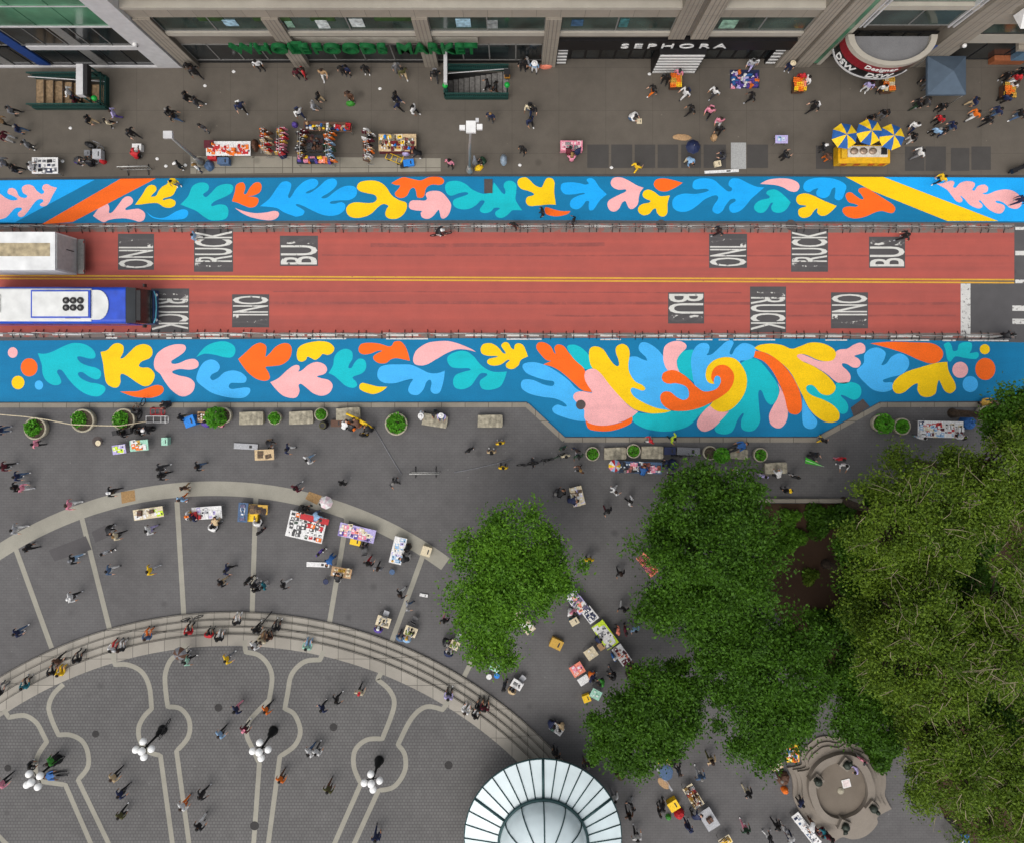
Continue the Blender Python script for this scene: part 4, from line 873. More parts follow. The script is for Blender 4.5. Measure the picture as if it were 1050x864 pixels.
MB().box((-4.9, 1.02, 3.14), (1.1, 0.14, 0.05)).build('vent', mat('vent_grey', '8b7f83', 0.6), bus); MB().box((-4.9, -0.95, 3.14), (1.1, 0.1, 0.05)).build('vent', MATS['vent_grey'], bus)
ws = MB(); ws.add([(-1.16, -1.3, 2.98), (-1.16, 1.3, 2.98), (-0.55, 1.28, 2.75), (-0.55, -1.28, 2.75), (-0.10, 1.25, 1.1), (-0.10, -1.25, 1.1), (-1.16, 1.3, 1.1), (-1.16, -1.3, 1.1)],
    [(0, 1, 2, 3), (3, 2, 4, 5), (1, 6, 4, 2), (0, 3, 5, 7), (5, 4, 6, 7)][::1]); ws.build('windscreen', M['glass_dark'], bus)
MB().box((-0.35, 0, 2.72), (0.3, 2.2, 0.08)).build('sign_box', M['frame_dark'], bus)
MB().box((-0.55, 0, 0.75), (1.15, 2.6, 0.68)).build('bumper', mat('bumper_blue', '24365e', 0.4), bus)
MB().tube([(0.02, -1.2, 1.15), (0.14, -0.8, 1.12), (0.18, 0, 1.1), (0.14, 0.8, 1.12), (0.02, 1.2, 1.15)], 0.05).build('bumper_trim', mat('cyan_trim', '4f9fb4', 0.3), bus)
for y in (-0.95, 0.95): MB().ball((0.02, y, 0.8), 0.12).build('headlight', M['white'], bus)
for y in (-1.5, 1.5): MB().box((-0.1, y, 2.3), (0.12, 0.22, 0.4)).build('mirror', M['black'], bus)
for s in (-1, 1):
    t = MB()
    for i in range(7): t.box((-2.2 - i * 1.45, s * 1.345, 1.95), (1.3, 0.02, 0.9))
    t.build('side_windows', M['glass_dark'], bus)
    for x in (-2.6, -8.9):
        wq = MB().torus((x, s * 1.2, 0.48), 0.34, 0.15, 16, 6, 0, 'Y').build('wheel', M['tyre'], bus); MB().torus((x, s * 1.24, 0.48), 0.12, 0.1, 12, 6, 0, 'Y').build('rim', M['frame_grey'], wq)

# ---------------------------------------------------------------- planters and stone blocks along the plaza kerb
M['planter'] = mat('planter_concrete', 'a8a08c', 0.9, 0, 0.12, 4)
M['mulch'] = mat('planter_mulch', '4a4034', 0.95, 0, 0.3, 9)
M['block'] = mat('stone_block', 'a49c88', 0.9, 0, 0.28, 3.2)
rngP = np.random.default_rng(7)
def ball_leaves(n, c, r, sz=1.0):
    d = rngP.normal(size=(n, 3)); d /= np.linalg.norm(d, axis=1, keepdims=True); d[:, 2] = np.abs(d[:, 2]); rr = rngP.uniform(0.45, 1.0, n) ** 0.6
    return np.array(c) + d * (rr * r)[:, None] * np.array([1, 1, sz])
plant_no = 0
def planter(px, py, r, what, leaf_off=(0, 0), lr=0.6, full=True, tall=0.5):
    global plant_no
    p = W(px, py, 0.6); rm_ = r / 14.0
    o = thing('planter', what, 'planter', (p.x, p.y, PLAZA)); hh = 0.62
    MB().lathe([(rm_ * 0.84, 0), (rm_ * 0.92, 0.1), (rm_, hh - 0.08), (rm_, hh), (rm_ * 0.86, hh), (rm_ * 0.86, hh - 0.1)], (0, 0, 0), 24).build('bowl', M['planter'], o)
    MB().lathe([(rm_ * 0.85, hh - 0.16), (rm_ * 0.85, hh - 0.09)], (0, 0, 0), 18).build('soil', M['mulch'], o)
    n = int(420 * lr * (1.0 if full else 0.35)) + 40
    obj('foliage', leaf_mesh('foliage', ball_leaves(n, (leaf_off[0], leaf_off[1], hh - 0.1), rm_ * (lr + 0.15), tall / max(0.3, rm_)), 0.13, M['leaf_planter'], rngP), o)
    t = MB()
    for k in range(5): a = k * 1.3; t.tube([(leaf_off[0], leaf_off[1], hh - 0.12), (leaf_off[0] + 0.2 * math.cos(a), leaf_off[1] + 0.2 * math.sin(a), hh + 0.3)], 0.02, 4)
    t.build('stem', M['bark'], o)
planter(37, 439, 12, 'round concrete planter with a dense green shrub, at the west end of the rope', (-0.2, 0.05), 0.6)
planter(85.5, 431, 12.5, 'round concrete planter with a green shrub on one side, between two roped planters', (-0.3, 0.1), 0.55)
planter(127.5, 430, 12, 'round concrete planter with a green shrub beside the parked scooters', (-0.25, 0.0), 0.6)
planter(229, 426, 9, 'small concrete planter under a tall leafy palm shrub', (-0.4, -0.1), 1.1, True, 1.5)
planter(282, 428.5, 7, 'small concrete planter full of green leaves between two stone blocks', (0, 0), 0.75)
planter(329.5, 424.5, 7, 'small concrete planter behind the barrel beside the street cleaners', (0, 0), 0.65)
planter(406.5, 434.5, 12, 'large round planter brimming with grassy green plants, standing alone', (0, 0.05), 0.8)
planter(607.5, 465, 7.5, 'small planter with sparse leaves beside the cargo tricycle riders', (0, 0), 0.7, False, 0.3)
planter(649.5, 462, 7.5, 'small planter with dry stems between two stone blocks', (0, 0), 0.7, False, 0.25)
planter(728, 464, 7.5, 'small planter half hidden by a bright green bush', (0.8, -0.15), 0.95, True, 1.3)
planter(779.5, 466, 7.5, 'small planter with sparse leaves beside the man sleeping on a bench', (0, 0), 0.7, False, 0.3)
planter(903, 434, 9.5, 'planter topped by a round clipped green bush near the slanted kerb', (0.15, 0), 1.0, True, 0.8)
planter(924.5, 437, 9, 'planter with dark low leaves beside the crowded picture stall', (0, 0), 0.7, True, 0.3)
planter(1011, 425, 9.5, 'planter with dark leaves beside the blue tarpaulin', (0, 0), 0.7, True, 0.3)
def block(px, py, w_, h_, ang, label):
    p = W(px, py, 0.45); t = MB(); a, b = w_ / 13.6, h_ / 13.6
    t.box((0, 0, 0.06), (a * 0.86, b * 0.8, 0.12), 0, 1); t.prism([(-a / 2, -b / 2), (a / 2 - 0.08, -b / 2 - 0.03), (a / 2, -b / 2 + 0.1), (a / 2, b / 2 - 0.06), (a / 2 - 0.1, b / 2), (-a / 2 + 0.05, b / 2)], 0.12, 0.47)
    tag(t.build('stone_bench', [M['block'], M['frame_dark']], None, (p.x, p.y, PLAZA), rad(ang)), label, 'bench')
for a in ((258, 428.5, 25, 13, 2, 'pale stone block bench between the tall leafy planter and a small planter'), (309, 428, 25, 13, 3, 'pale stone block bench beside the black barrel'),
          (357, 424, 25, 12, 4, 'pale stone block bench behind the street cleaners and their yellow hose'), (446, 431, 26, 12, -8, 'pale stone block bench with two people sitting on it'),
          (502.5, 431.5, 26, 12.5, 1, 'empty pale stone block bench standing alone near the kerb corner'), (630.5, 464.5, 23, 12, 2, 'stained pale stone block bench between two small planters'),
          (668.5, 463.5, 23, 12.5, 0, 'pale stone block bench beside the black cases at the kerb'), (757, 465, 19, 10, -4, 'stone block bench under the man sleeping in blue'), (795, 479.5, 23, 11, 3, 'grey stone block bench with a row of people in front of it')):
    block(*a)
lidm = MB()
# ---------------------------------------------------------------- lamps and poles
M['cast'] = mat('black_cast_iron', '191a1b', 0.5, 0.3)
M['globe'] = mat('white_globe', 'f4f3ef', 0.25, 0, 0.02, 2)
lamp0 = None
for (gx, gy, bx_, by_, rz, lab) in ((31.5, 802, 47, 790, 0.6, 'five globed lamp post beside the parked green bicycle'), (145, 770, 166, 750, 0.05, 'five globed lamp post beside the chained black bicycle'),
                                 (265.5, 771, 280, 752, 0.1, 'five globed lamp post with a bulky black base near the orange jacket'), (380.5, 803.5, 390, 783, 0.15, 'five globed lamp post inside the keyhole ring beside the glass dome')):
    p = W(gx, gy, UPPER + 3.25)
    if lamp0 is None:
        lamp0 = thing('street_lamp', lab, 'lamp', (p.x, p.y, UPPER), rz, 'five globed plaza lamps')
        MB().lathe([(0.36, 0), (0.36, 0.12), (0.26, 0.25), (0.24, 0.7), (0.12, 0.85), (0.09, 1.2), (0.07, 2.6), (0.09, 2.7), (0.05, 3.0)], (0, 0, 0), 14).build('post', M['cast'], lamp0)
        for k in range(4):
            a = k * math.pi / 2; c_, s__ = math.cos(a), math.sin(a)
            ar = MB().tube([(0, 0, 2.6), (c_ * .35, s__ * .35, 2.5), (c_ * .56, s__ * .56, 2.6), (c_ * .56, s__ * .56, 2.72)], 0.035, 6).build('arm', M['cast'], lamp0)
            MB().ball((c_ * .56, s__ * .56, 2.93), 0.26, 16, 10).build('globe', M['globe'], ar)
        MB().ball((0, 0, 3.22), 0.27, 16, 10).build('globe', M['globe'], lamp0)
    else: copy_tree(lamp0, (p.x, p.y, UPPER), rz, lab)
def tall_pole(name, label, base, top, h, heads):
    a = W(*base); o = thing(name, label, 'street light', (a.x, a.y, WALK)); b = W(*top, h); d = (b.x - a.x, b.y - a.y)
    MB().lathe([(0.28, 0), (0.28, 0.35), (0.16, 0.6), (0.14, 1.2)], (0, 0, 0), 12).build('base', M['galv'], o)
    MB().tube([(0, 0, 0.5), (d[0] * .5, d[1] * .5, h * 0.6), (d[0], d[1], h - WALK)], [0.12, 0.10, 0.07], 8).build('pole', M['galv'], o)
    for x, y, sx, sy, m in heads: MB().box((d[0] + x, d[1] + y, h - 0.05), (sx, sy, 0.22)).build('head', m, o)
tall_pole('street_light', 'tall pale pole with a cluster of white boxes on top near the souvenir tables', (482, 176), (483, 131), 9.6, [(0, 0.0, 0.62, 0.75, M['white']), (-0.55, -0.05, 0.36, 0.3, M['white']), (0.55, 0, 0.36, 0.34, M['white']), (0.4, 0.42, 0.2, 0.26, M['panel_white'])])
tall_pole('street_light', 'slanting grey street light with one square head beside the red souvenir table', (207, 167), (173, 139), 6.0, [(0, 0, 0.62, 0.5, M['panel_white'])])
p = W(487, 165, 0.6); t = MB().lathe([(0.24, 0), (0.24, 0.05), (0.12, 0.8), (0.05, 1.7)], (0, 0, 0), 12)
tag(t.build('closed_parasol', mat('grey_canvas', '8d9198', 0.8), None, (p.x, p.y, WALK)), 'closed grey parasol standing beside the tall pale pole', 'parasol')
p = W(516.5, 165, 1.0); t = MB().lathe([(0.02, 0), (0.03, 0.5), (0.26, 0.8), (0.30, 1.1), (0.05, 1.6)], (0, 0, 0), 12, 0, 0.9, 1.5)
tag(t.build('balloon', mat('grey_foil', '8b99a6', 0.4), None, (p.x, p.y, WALK)), 'grey blue balloon tied upright near the kerb by the seated vendor', 'balloon')

# ---------------------------------------------------------------- bicycles, scooters
def make_bike(label, col, loc, rz):
    o = thing('bicycle', label, 'bicycle', loc, rz); fr = cm(col, 0.4)
    for x in (-0.52, 0.52):
        wv = MB().torus((x, 0, 0.35), 0.32, 0.03, 22, 5, 0, 'Y').build('wheel', M['tyre'], o)
        t = MB()
        for k in range(6): a = k * math.pi / 6; t.tube([(x - .3 * math.cos(a), 0, .35 - .3 * math.sin(a)), (x + .3 * math.cos(a), 0, .35 + .3 * math.sin(a))], 0.004, 3)
        t.build('spokes', M['galv'], wv)
    t = MB()
    for a, b in (((-.52, .35), (-.08, .3)), ((-.08, .3), (-.2, .85)), ((-.52, .35), (-.18, .78)), ((-.18, .78), (.36, .82)), ((-.08, .3), (.4, .7)), ((.36, .9), (.52, .35))): t.tube([(a[0], 0, a[1]), (b[0], 0, b[1])], 0.022, 5)
    t.build('frame', fr, o)
    MB().tube([(.3, -.28, .98), (.38, -.12, 1.0), (.37, .12, 1.0), (.3, .28, .98)], 0.018, 5).build('handlebar', M['black'], o)
    MB().box((-.22, 0, .9), (.26, .14, .06), 0, 0, 0.8).build('saddle', M['black'], o)
    return o
def make_scooter(label, col, loc, rz):
    o = thing('scooter', label, 'scooter', loc, rz)
    for x in (-0.6, 0.62): wv = MB().torus((x, 0, 0.28), 0.2, 0.08, 18, 6, 0, 'Y').build('wheel', M['tyre'], o)
    MB().box((0, 0, 0.32), (0.7, 0.3, 0.12)).box((-0.45, 0, 0.55), (0.6, 0.32, 0.36), 0, 0, 0.8).box((0.45, 0, 0.65), (0.14, 0.36, 0.6), 0, 0, 0.7).build('body', cm(col, 0.35), o)
    MB().box((-0.4, 0, 0.78), (0.62, 0.28, 0.09), 0, 0, 0.85).build('saddle', M['black'], o)
    MB().tube([(.38, -.33, 1.02), (.46, 0, 1.0), (.38, .33, 1.02)], 0.025, 5).tube([(.46, 0, 1.0), (.62, 0, .3)], 0.03, 5).build('handlebar', M['black'], o)
    MB().box((-0.85, 0, 0.85), (0.36, 0.36, 0.32)).build('rear_box', M['black'], o)
    return o
def at(px, py, h=0.5):
    p = W(px, py, h + ground_z(px, py)); return (p.x, p.y, ground_z(px, py))
make_bike('black bicycle ridden along the north lane near the mural', 'black', at(452, 240), 0.15)
make_bike('dark bicycle propped on the curved steps behind the red jacket', 'dark grey', at(196, 634), 0.2)
make_bike('black bicycle chained to the lamp post on the inner plaza', 'black', at(168, 748), 1.1)
make_bike('green bicycle parked at the lamp post on the inner plaza', 'green', at(54, 781), 0.35)
make_bike('black bicycle lying along the side of the outer plaza by two riders', 'black', at(541, 476), 0.1)
make_bike('dark bicycle parked behind the black bicycle on the outer plaza', 'dark grey', at(552, 473), 0.2)
make_bike('black bicycle ridden over the crossing at the stop bar', 'black', at(1032, 345), 0.2)
make_bike('black cargo bicycle leaning near the dark green jackets at the kerb corner', 'dark green', at(569, 469), 0.4)
make_bike('dark bicycle leaning behind the long jewellery table', 'dark grey', at(700, 467), 0.0)
make_bike('black bicycle leaning on the steps beside the black coats', 'black', at(271, 636), 0.9)
make_scooter('black delivery scooter parked beside the roped planter', 'black', at(132, 441), 0.2)
make_scooter('dark delivery scooter parked behind the white handcart', 'dark grey', at(146, 440), 0.1)
make_bike('black bicycle wheeled at the kerb above the red handcart', 'black', at(144, 419), 1.3)
make_scooter('black scooter parked at the shop pavement kerb beside the last vault panel', 'black', at(1047, 172), 0.4)
# ---------------------------------------------------------------- stalls and what lies on them
LAND = []                                       # (short name, px, py): what people can be said to stand by
GM = {}
def good_mesh(kind, col):
    k = (kind, col)
    if k in GM: return GM[k]
    m, wm = cm(col, 0.6), M['white']; t = MB()
    if kind == 'framed_print': t.box((0, 0, .012), (.34, .26, .024), 0, 1); t.box((0, 0, .0265), (.27, .19, .005), 0, 0); t.box((.04, .02, .0305), (.1, .08, .003), 0, 2)
    elif kind == 'poster': t.box((0, 0, .006), (.40, .30, .012), 0, 0); t.box((-.06, .03, .0135), (.16, .14, .003), 0, 1); t.box((.11, -.05, .0135), (.08, .12, .003), 0, 2)
    elif kind == 'book': t.box((0, 0, .02), (.22, .30, .04), 0, 0); t.box((.003, 0, .02), (.222, .285, .03), 0, 1); t.box((0, .05, .0415), (.14, .08, .003), 0, 1)
    elif kind == 'picture_card': t.box((0, 0, .006), (.22, .17, .012), 0, 1); t.box((0, 0, .0135), (.18, .13, .003), 0, 0); t.box((.02, -.01, .0165), (.07, .06, .003), 0, 1)
    elif kind == 'cap': t.lathe([(.10, 0), (.10, .05), (.075, .10), (.02, .125)], (0, 0, 0), 12); t.box((.12, 0, .012), (.12, .15, .018))
    elif kind == 'fruit_crate':
        t.box((0, 0, .03), (.42, .30, .06), 0, 2)
        for i in range(4):
            for j in range(3): t.ball((-.15 + i * .1, -.1 + j * .1, .10), .058, 8, 5)
    elif kind == 'folded_shirt': t.box((0, 0, .02), (.30, .26, .04), 0, 0, .92); t.box((.0, .08, .045), (.14, .06, .012), 0, 1, .8)
    elif kind == 'toy': t.ball((0, 0, .1), .1, 9, 6); t.ball((.03, 0, .24), .07, 8, 5); t.ball((0, .1, .06), .05, 6, 4); t.ball((0, -.1, .06), .05, 6, 4)
    elif kind == 'handbag': t.box((0, 0, .13), (.32, .16, .26), 0, 0, .85); t.torus((0, 0, .28), .09, .012, 12, 4, 2, 'Y')
    elif kind == 'tray': t.box((0, 0, .012), (.36, .24, .024), 0, 2); [t.ball((-.12 + i * .08, -.07 + j * .07, .035), .028, 6, 4) for i in range(4) for j in range(3)]
    elif kind == 'box': t.box((0, 0, .11), (.34, .26, .22)); t.box((0, 0, .223), (.05, .262, .006), 0, 2)
    elif kind == 'jar': t.lathe([(.05, 0), (.06, .03), (.06, .12), (.04, .14)], (0, 0, 0), 10); t.lathe([(.045, .141), (.045, .17)], (0, 0, 0), 10, 1)
    elif kind == 'statue': t.lathe([(.07, 0), (.07, .04), (.035, .07), (.05, .2), (.03, .3)], (0, 0, 0), 10); t.ball((0, 0, .34), .05, 8, 5)
    elif kind == 'scarf': t.box((0, 0, .02), (.13, .62, .04), 0, 0, .9); t.box((0, .2, .042), (.13, .05, .006), 0, 1)
    GM[k] = t.mesh(kind, [m, wm, M['frame_dark']])
    return GM[k]
GW = {'framed_print': 'framed print', 'poster': 'poster', 'book': 'book', 'picture_card': 'picture card', 'cap': 'peaked cap', 'fruit_crate': 'crate of round fruit', 'folded_shirt': 'folded shirt', 'toy': 'stuffed toy', 'handbag': 'handbag', 'tray': 'tray of trinkets', 'box': 'carton', 'jar': 'lidded jar', 'statue': 'small figurine', 'scarf': 'hanging scarf'}
def put_goods(short, px, py, w_, h_, ang, z, spec, on='on', dz=0.0):
    """SPEC: 'kind colour n, ...' laid out in a jittered grid over the w_ x h_ (photo pixels) top."""
    p = W(px, py, z); a, b = (w_ - 3.5) / 13.7, (h_ - 3) / 13.7; items = []
    for s in spec.split(','):
        q = s.strip().split(' '); items += [(q[0], ' '.join(q[1:-1]))] * int(q[-1])
    def vary(k): return R.choice(['framed_print', 'poster', 'book', 'picture_card']) if k == 'framed_print' else k
    f_ = 1.7 if a * b > .8 else 1.25
    items = [(vary(k), c) for k, c in items for _ in range(int(f_) + (R.random() < f_ % 1))]
    R.shuffle(items); n = len(items); asp = max(.2, a) / max(.2, b); nx = max(1, round(math.sqrt(n * asp))); ny = math.ceil(n / nx); ca, sa = math.cos(rad(ang)), math.sin(rad(ang))
    for i, (k, c) in enumerate(items):
        u = ((i % nx) + .5) / nx - .5; v = ((i // nx) + .5) / ny - .5
        x, y = u * a + R.uniform(-.04, .04), v * b + R.uniform(-.04, .04)
        o = obj(k, good_mesh(k, c), None, (p.x + x * ca - y * sa, p.y + x * sa + y * ca, z + 0.002 + dz), (0, 0, rad(ang) + R.choice([0, math.pi / 2, 0]) + R.uniform(-.2, .2)))
        s = R.uniform(.95, 1.35); o.scale = (s, s, s)
        tag(o, f"{c} {GW[k]} laid out {on} the {short}", GW[k].split(' ')[-1] if k not in ('fruit_crate', 'tray') else k.split('_')[-1], f"goods {on} the {short}")
def table(short, label, px, py, w_, h_, ang, col, spec, z=0.74, name='market_table', cat='table', skirt=None, base=None):
    zz = ground_z(px, py) if base is None else base; p = W(px, py, zz + z); a, b = w_ / 13.7, h_ / 13.7
    o = thing(name, label, cat, (p.x, p.y, zz), rad(ang))
    MB().box((0, 0, z - .02), (a, b, .04)).build('tabletop', cm(col), o)
    if skirt: MB().box((0, -b / 2 - .01, z * .55), (a, .012, z * .85)).build('skirt', cm(skirt), o); MB().box((0, b / 2 + .01, z * .55), (a, .012, z * .85)).build('skirt', cm(skirt), o)
    lm = GM.get(('leg', z)) or GM.setdefault(('leg', z), MB().tube([(0, 0, 0), (0, 0, z - .04)], .022, 6).mesh('leg', M['galv']))
    for sx in (-1, 1):
        for sy in (-1, 1): obj('leg', lm, o, (sx * (a / 2 - .06), sy * (b / 2 - .06), 0))
    LAND.append((short, px, py))
    if spec: put_goods(short, px, py, w_, h_, ang, zz + z, spec)
    return o
T = table
# north pavement
T('red souvenir table', 'long souvenir table crowded with red and white goods beside the slanting street light', 234, 152.5, 46, 15, 0, 'white', 'folded_shirt red 4, folded_shirt orange 4, framed_print white 5, framed_print coral 5, toy orange 3, cap red 2')
T('crowded trinket table', 'trinket table piled with cream and red goods and blue bags near the yellow handcart', 407.5, 146.5, 39, 18, 0, 'beige', 'tray cream 6, tray red 5, toy bright blue 2, framed_print yellow 3, statue brown 4, jar white 4, framed_print gold 3', skirt='maroon')
T('pink display table', 'small table covered with a pink cloth behind a seated group', 586, 149.5, 23, 10, 0, 'pink', 'framed_print pink 5, tray white 3', skirt='pink')
T('white board table', 'white framed display table with blue edging near the kerb', 46, 170, 27, 17, 0, 'white', 'framed_print grey 5, framed_print navy 3, tray dark grey 2')
T('pale folding table', 'small pale folding table with a red crate beneath it', 801.5, 143, 13, 8.5, 0, 'lavender', 'framed_print pale blue 2')
o = thing('ground_mat', 'blue and purple mat spread on the pavement in front of the black shop', 'mat', (0, 0, 0)); bpy.data.objects.remove(o)
p = W(763, 82); tag(MB().box((0, 0, .012), (2.25, 1.4, .024)).build('ground_mat', cm('navy'), None, (p.x, p.y, WALK)), 'dark blue mat of goods spread on the pavement in front of the black shop', 'mat'); LAND.append(('dark blue mat', 763, 82))
put_goods('dark blue mat', 763, 82, 30, 19, 0, WALK + .024, 'handbag purple 5, handbag blue 4, toy white 5, folded_shirt lavender 4, handbag orange 2, cap navy 4, folded_shirt pink 3')
def rack(short, label, px, py, w_, h_, spec, cols):
    p = W(px, py, 1.2); a, b = w_ / 13.7, h_ / 13.7
    o = thing('clothes_rack', label, 'rack', (p.x, p.y, WALK)); t = MB()
    for y in (-b / 2, b / 2): t.tube([(0, y, 0), (0, y, 1.55)], .02, 5); t.tube([(-a * .3, y, .03), (a * .3, y, .03)], .02, 5)
    t.tube([(0, -b / 2, 1.55), (0, b / 2, 1.55)], .022, 5).tube([(-a * .3, -b / 2, 1.2), (-a * .3, b / 2, 1.2)], .02, 5); t.build('frame', M['galv'], o); LAND.append((short, px, py))
    n = int(b / .10)
    for i in range(n):
        c = cols[i % len(cols)] if R.random() < .6 else R.choice(cols); k = (c, 'scarf'); y = -b / 2 + (i + .5) * b / n
        me = GM.get(k) or GM.setdefault(k, MB().box((0, 0, -.36), (.52, .09, .6), 0, 0, .7).box((0, 0, -.02), (.12, .03, .06), 0, 1).mesh('hanging_shirt', [cm(c), M['white']]))
        g = obj('hanging_shirt', me, None, (p.x + R.uniform(-.3, .3), p.y + y, WALK + 1.52 - R.choice([0, .12, .22])), (0, 0, R.uniform(-.3, .3)))
        tag(g, f"{c} shirt hanging on the {short}", 'shirt', f"shirts on the {short}")
rack('first twin rack', 'tall clothes rack of orange and brown shirts next to the red souvenir table', 272.5, 145, 14, 26, '', ['brown', 'orange', 'red', 'beige'])
rack('second twin rack', 'tall clothes rack of red and gold shirts with a blue bag at its foot', 288, 145, 14, 28, '', ['red', 'gold', 'maroon', 'pink'])
rack('trinket table rack', 'clothes rack of brown and orange scarves beside the crowded trinket table', 377.5, 149, 12, 32, '', ['brown', 'orange', 'beige', 'maroon', 'white', 'black'])
rack('big stall west rack', 'dark clothes rack forming the west wing of the big souvenir stall', 309, 148, 12, 30, '', ['brown', 'maroon', 'dark grey', 'gold'])
rack('big stall east rack', 'clothes rack with a pale blue cap forming the east wing of the big souvenir stall', 338, 150, 12, 32, '', ['orange', 'brown', 'dark green', 'pale blue'])
T('big stall back table', 'low table of bright bags along the kerb side of the big souvenir stall', 323, 163, 38, 11, 0, 'black', 'handbag pink 3, handbag purple 2, handbag yellow 2, handbag orange 1, folded_shirt coral 3, handbag navy 2', z=.9)
T('dark middle table', 'dark table of small brown goods in the middle of the big souvenir stall', 323, 147, 17, 17, 0, 'black', 'tray brown 4, handbag dark grey 3, toy brown 3, tray maroon 3, cap black 3', z=.9)
T('hat table', 'narrow table of caps and hats standing in front of the big souvenir stall', 336, 130, 50, 10, -2, 'brown', 'cap white 4, cap blue 2, cap navy 2, toy tan 2, toy olive 2, cap yellow 1, fruit_crate red 1', z=.8)
def heap(name, label, cat, px, py, w_, h_, col, hgt, ang=0, base=None, n=3):
    z = ground_z(px, py) if base is None else base; p = W(px, py, z + hgt * .5); a, b = w_ / 13.6, h_ / 13.6; t = MB(); rr = random.Random(int(px * 7 + py))
    seg = 16; rings = 5; o0 = []
    for i in range(rings + 1):
        f = i / rings; zz = hgt * math.sin(f * math.pi / 2) ** .7; k = math.cos(f * math.pi / 2) ** .6
        o0.append([(a / 2 * k * math.cos(q * 2 * math.pi / seg) * (1 + rr.uniform(-.12, .12)), b / 2 * k * math.sin(q * 2 * math.pi / seg) * (1 + rr.uniform(-.12, .12)), max(0, zz + rr.uniform(-.05, .05) * hgt)) for q in range(seg)])
    vs = [v for r_ in o0 for v in r_]; fs = [(i * seg + q, i * seg + (q + 1) % seg, (i + 1) * seg + (q + 1) % seg, (i + 1) * seg + q) for i in range(rings) for q in range(seg)] + [tuple(range(rings * seg, rings * seg + seg))]
    t.add(vs, fs); return tag(t.build(name, cm(col), None, (p.x, p.y, z), rad(ang)), label, cat)
def rbox(name, label, cat, px, py, w_, h_, hgt, col, ang=0, lid=None, base=None):
    z = ground_z(px, py) if base is None else base; p = W(px, py, z + hgt); a, b = w_ / 13.7, h_ / 13.7; t = MB()
    t.box((0, 0, hgt * .45), (a * .93, b * .93, hgt * .9), 0, 0); t.box((0, 0, hgt * .95), (a, b, hgt * .1), 0, 1); t.box((a * .2, 0, hgt * 1.005), (a * .12, b * .5, hgt * .02 + .008), 0, 2)
    return tag(t.build(name, [cm(col), cm(lid or col), M['frame_dark']], None, (p.x, p.y, z), rad(ang)), label, cat)
rbox('storage_bin', 'red storage bin at the end of the red and white souvenir table', 'bin', 217, 159, 9, 9, .7, 'red')
rbox('storage_bin', 'dark red carton stack at the upper corner of the souvenir table', 'bin', 214, 148, 10, 8, .8, 'maroon')
rbox('storage_bin', 'navy storage bin behind the red and white souvenir table', 'bin', 228.5, 165, 12, 7, .6, 'denim')
heap('tarpaulin', 'crumpled blue tarpaulin at the foot of the slanting street light', 'tarp', 214, 170, 9, 11, 'denim', .5)
heap('bag', 'blue sack with a white tag at the foot of the red and gold rack', 'bag', 289, 158, 9, 9, 'navy', .7)
heap('bag', 'round purple bundle between the east wing and the hat table', 'bag', 302, 128, 6, 6, 'purple', .4)
heap('bag', 'dark brown sack at the near end of the souvenir table', 'bag', 261, 149, 6, 12, 'brown', .7)
rbox('suitcase', 'bright blue suitcase lying by the yellow handcart', 'suitcase', 419, 167, 11, 7, .35, 'bright blue', 8)
rbox('suitcase', 'black suitcase lying against the bright blue one', 'suitcase', 414, 169, 8, 6, .3, 'black', 8)
heap('bag', 'purple cloth bag behind the crowded trinket table', 'bag', 416, 157, 8, 6, 'lavender', .5)
def handcart(label, px, py, col, rz, L_=1.3):
    p = at(px, py, .4); o = thing('handcart', label, 'handcart', p, rz); c = cm(col, .5); t = MB()
    for y in (-.24, .24): t.tube([(-L_ / 2, y, .22), (L_ / 2, y, .22), (L_ / 2 + .12, y, 1.0)], .03, 6)
    for i in range(4): t.tube([(-L_ / 2 + i * L_ / 3, -.24, .22), (-L_ / 2 + i * L_ / 3, .24, .22)], .025, 5)
    t.tube([(L_ / 2 + .12, -.24, 1.0), (L_ / 2 + .12, .24, 1.0)], .03, 6); t.build('frame', c, o)
    for x in (-.4, .4):
        for y in (-.28, .28): MB().torus((x, y, .11), .075, .035, 12, 5, 0, 'Y').build('wheel', M['tyre'], o)
    LAND.append((label.split(' ')[0] + ' handcart', px, py)); return o
handcart('yellow handcart with bars standing behind the crowded trinket table', 404, 162, 'yellow', -.4)
handcart('grey wheeled handcart stacked with a box near the white board table', 99, 158, 'grey', 1.2)
handcart('white flat handcart with long handles parked under the roped planters', 160, 430, 'white', 0.0, 1.7)
handcart('red flat handcart pushed in above the white one at the kerb', 160.5, 422, 'red', 0.0, 1.1)
rbox('carton', 'grey carton strapped on the wheeled handcart', 'carton', 99, 158, 9, 10, .55, 'pale grey', 0, None, WALK + .27)
rbox('suitcase', 'grey suitcase standing beside the wheeled handcart', 'suitcase', 89, 157, 6, 6, .6, 'grey')
heap('bag', 'red bag hung at the foot of the wheeled handcart', 'bag', 105, 165.5, 6, 5, 'red', .5)
heap('parasol_cover', 'folded black parasol cover lying by the wheeled handcart', 'cover', 92, 149, 12, 6, 'black', .4, -25)
rbox('cool_box', 'white cool box on the pavement in front of the person in red', 'cool box', 140, 151, 9.5, 7, .5, 'white')
heap('cardboard', 'torn flat cardboard sheet lying above the vault panels', 'cardboard', 699, 141, 20, 6.5, 'tan', .06, -3)
rbox('placard', 'square white placard on the pavement in front of the kneeling seller', 'placard', 655.5, 124.5, 5.5, 5.5, .06, 'cream')
rbox('carton', 'cream carton beside the crouching person on the vault panels', 'carton', 736, 168, 7, 6, .3, 'cream', 10)
heap('bag', 'tan paper bag carried by the person in black near the cardboard', 'bag', 732.5, 141, 6.5, 8, 'tan', .4, -10)
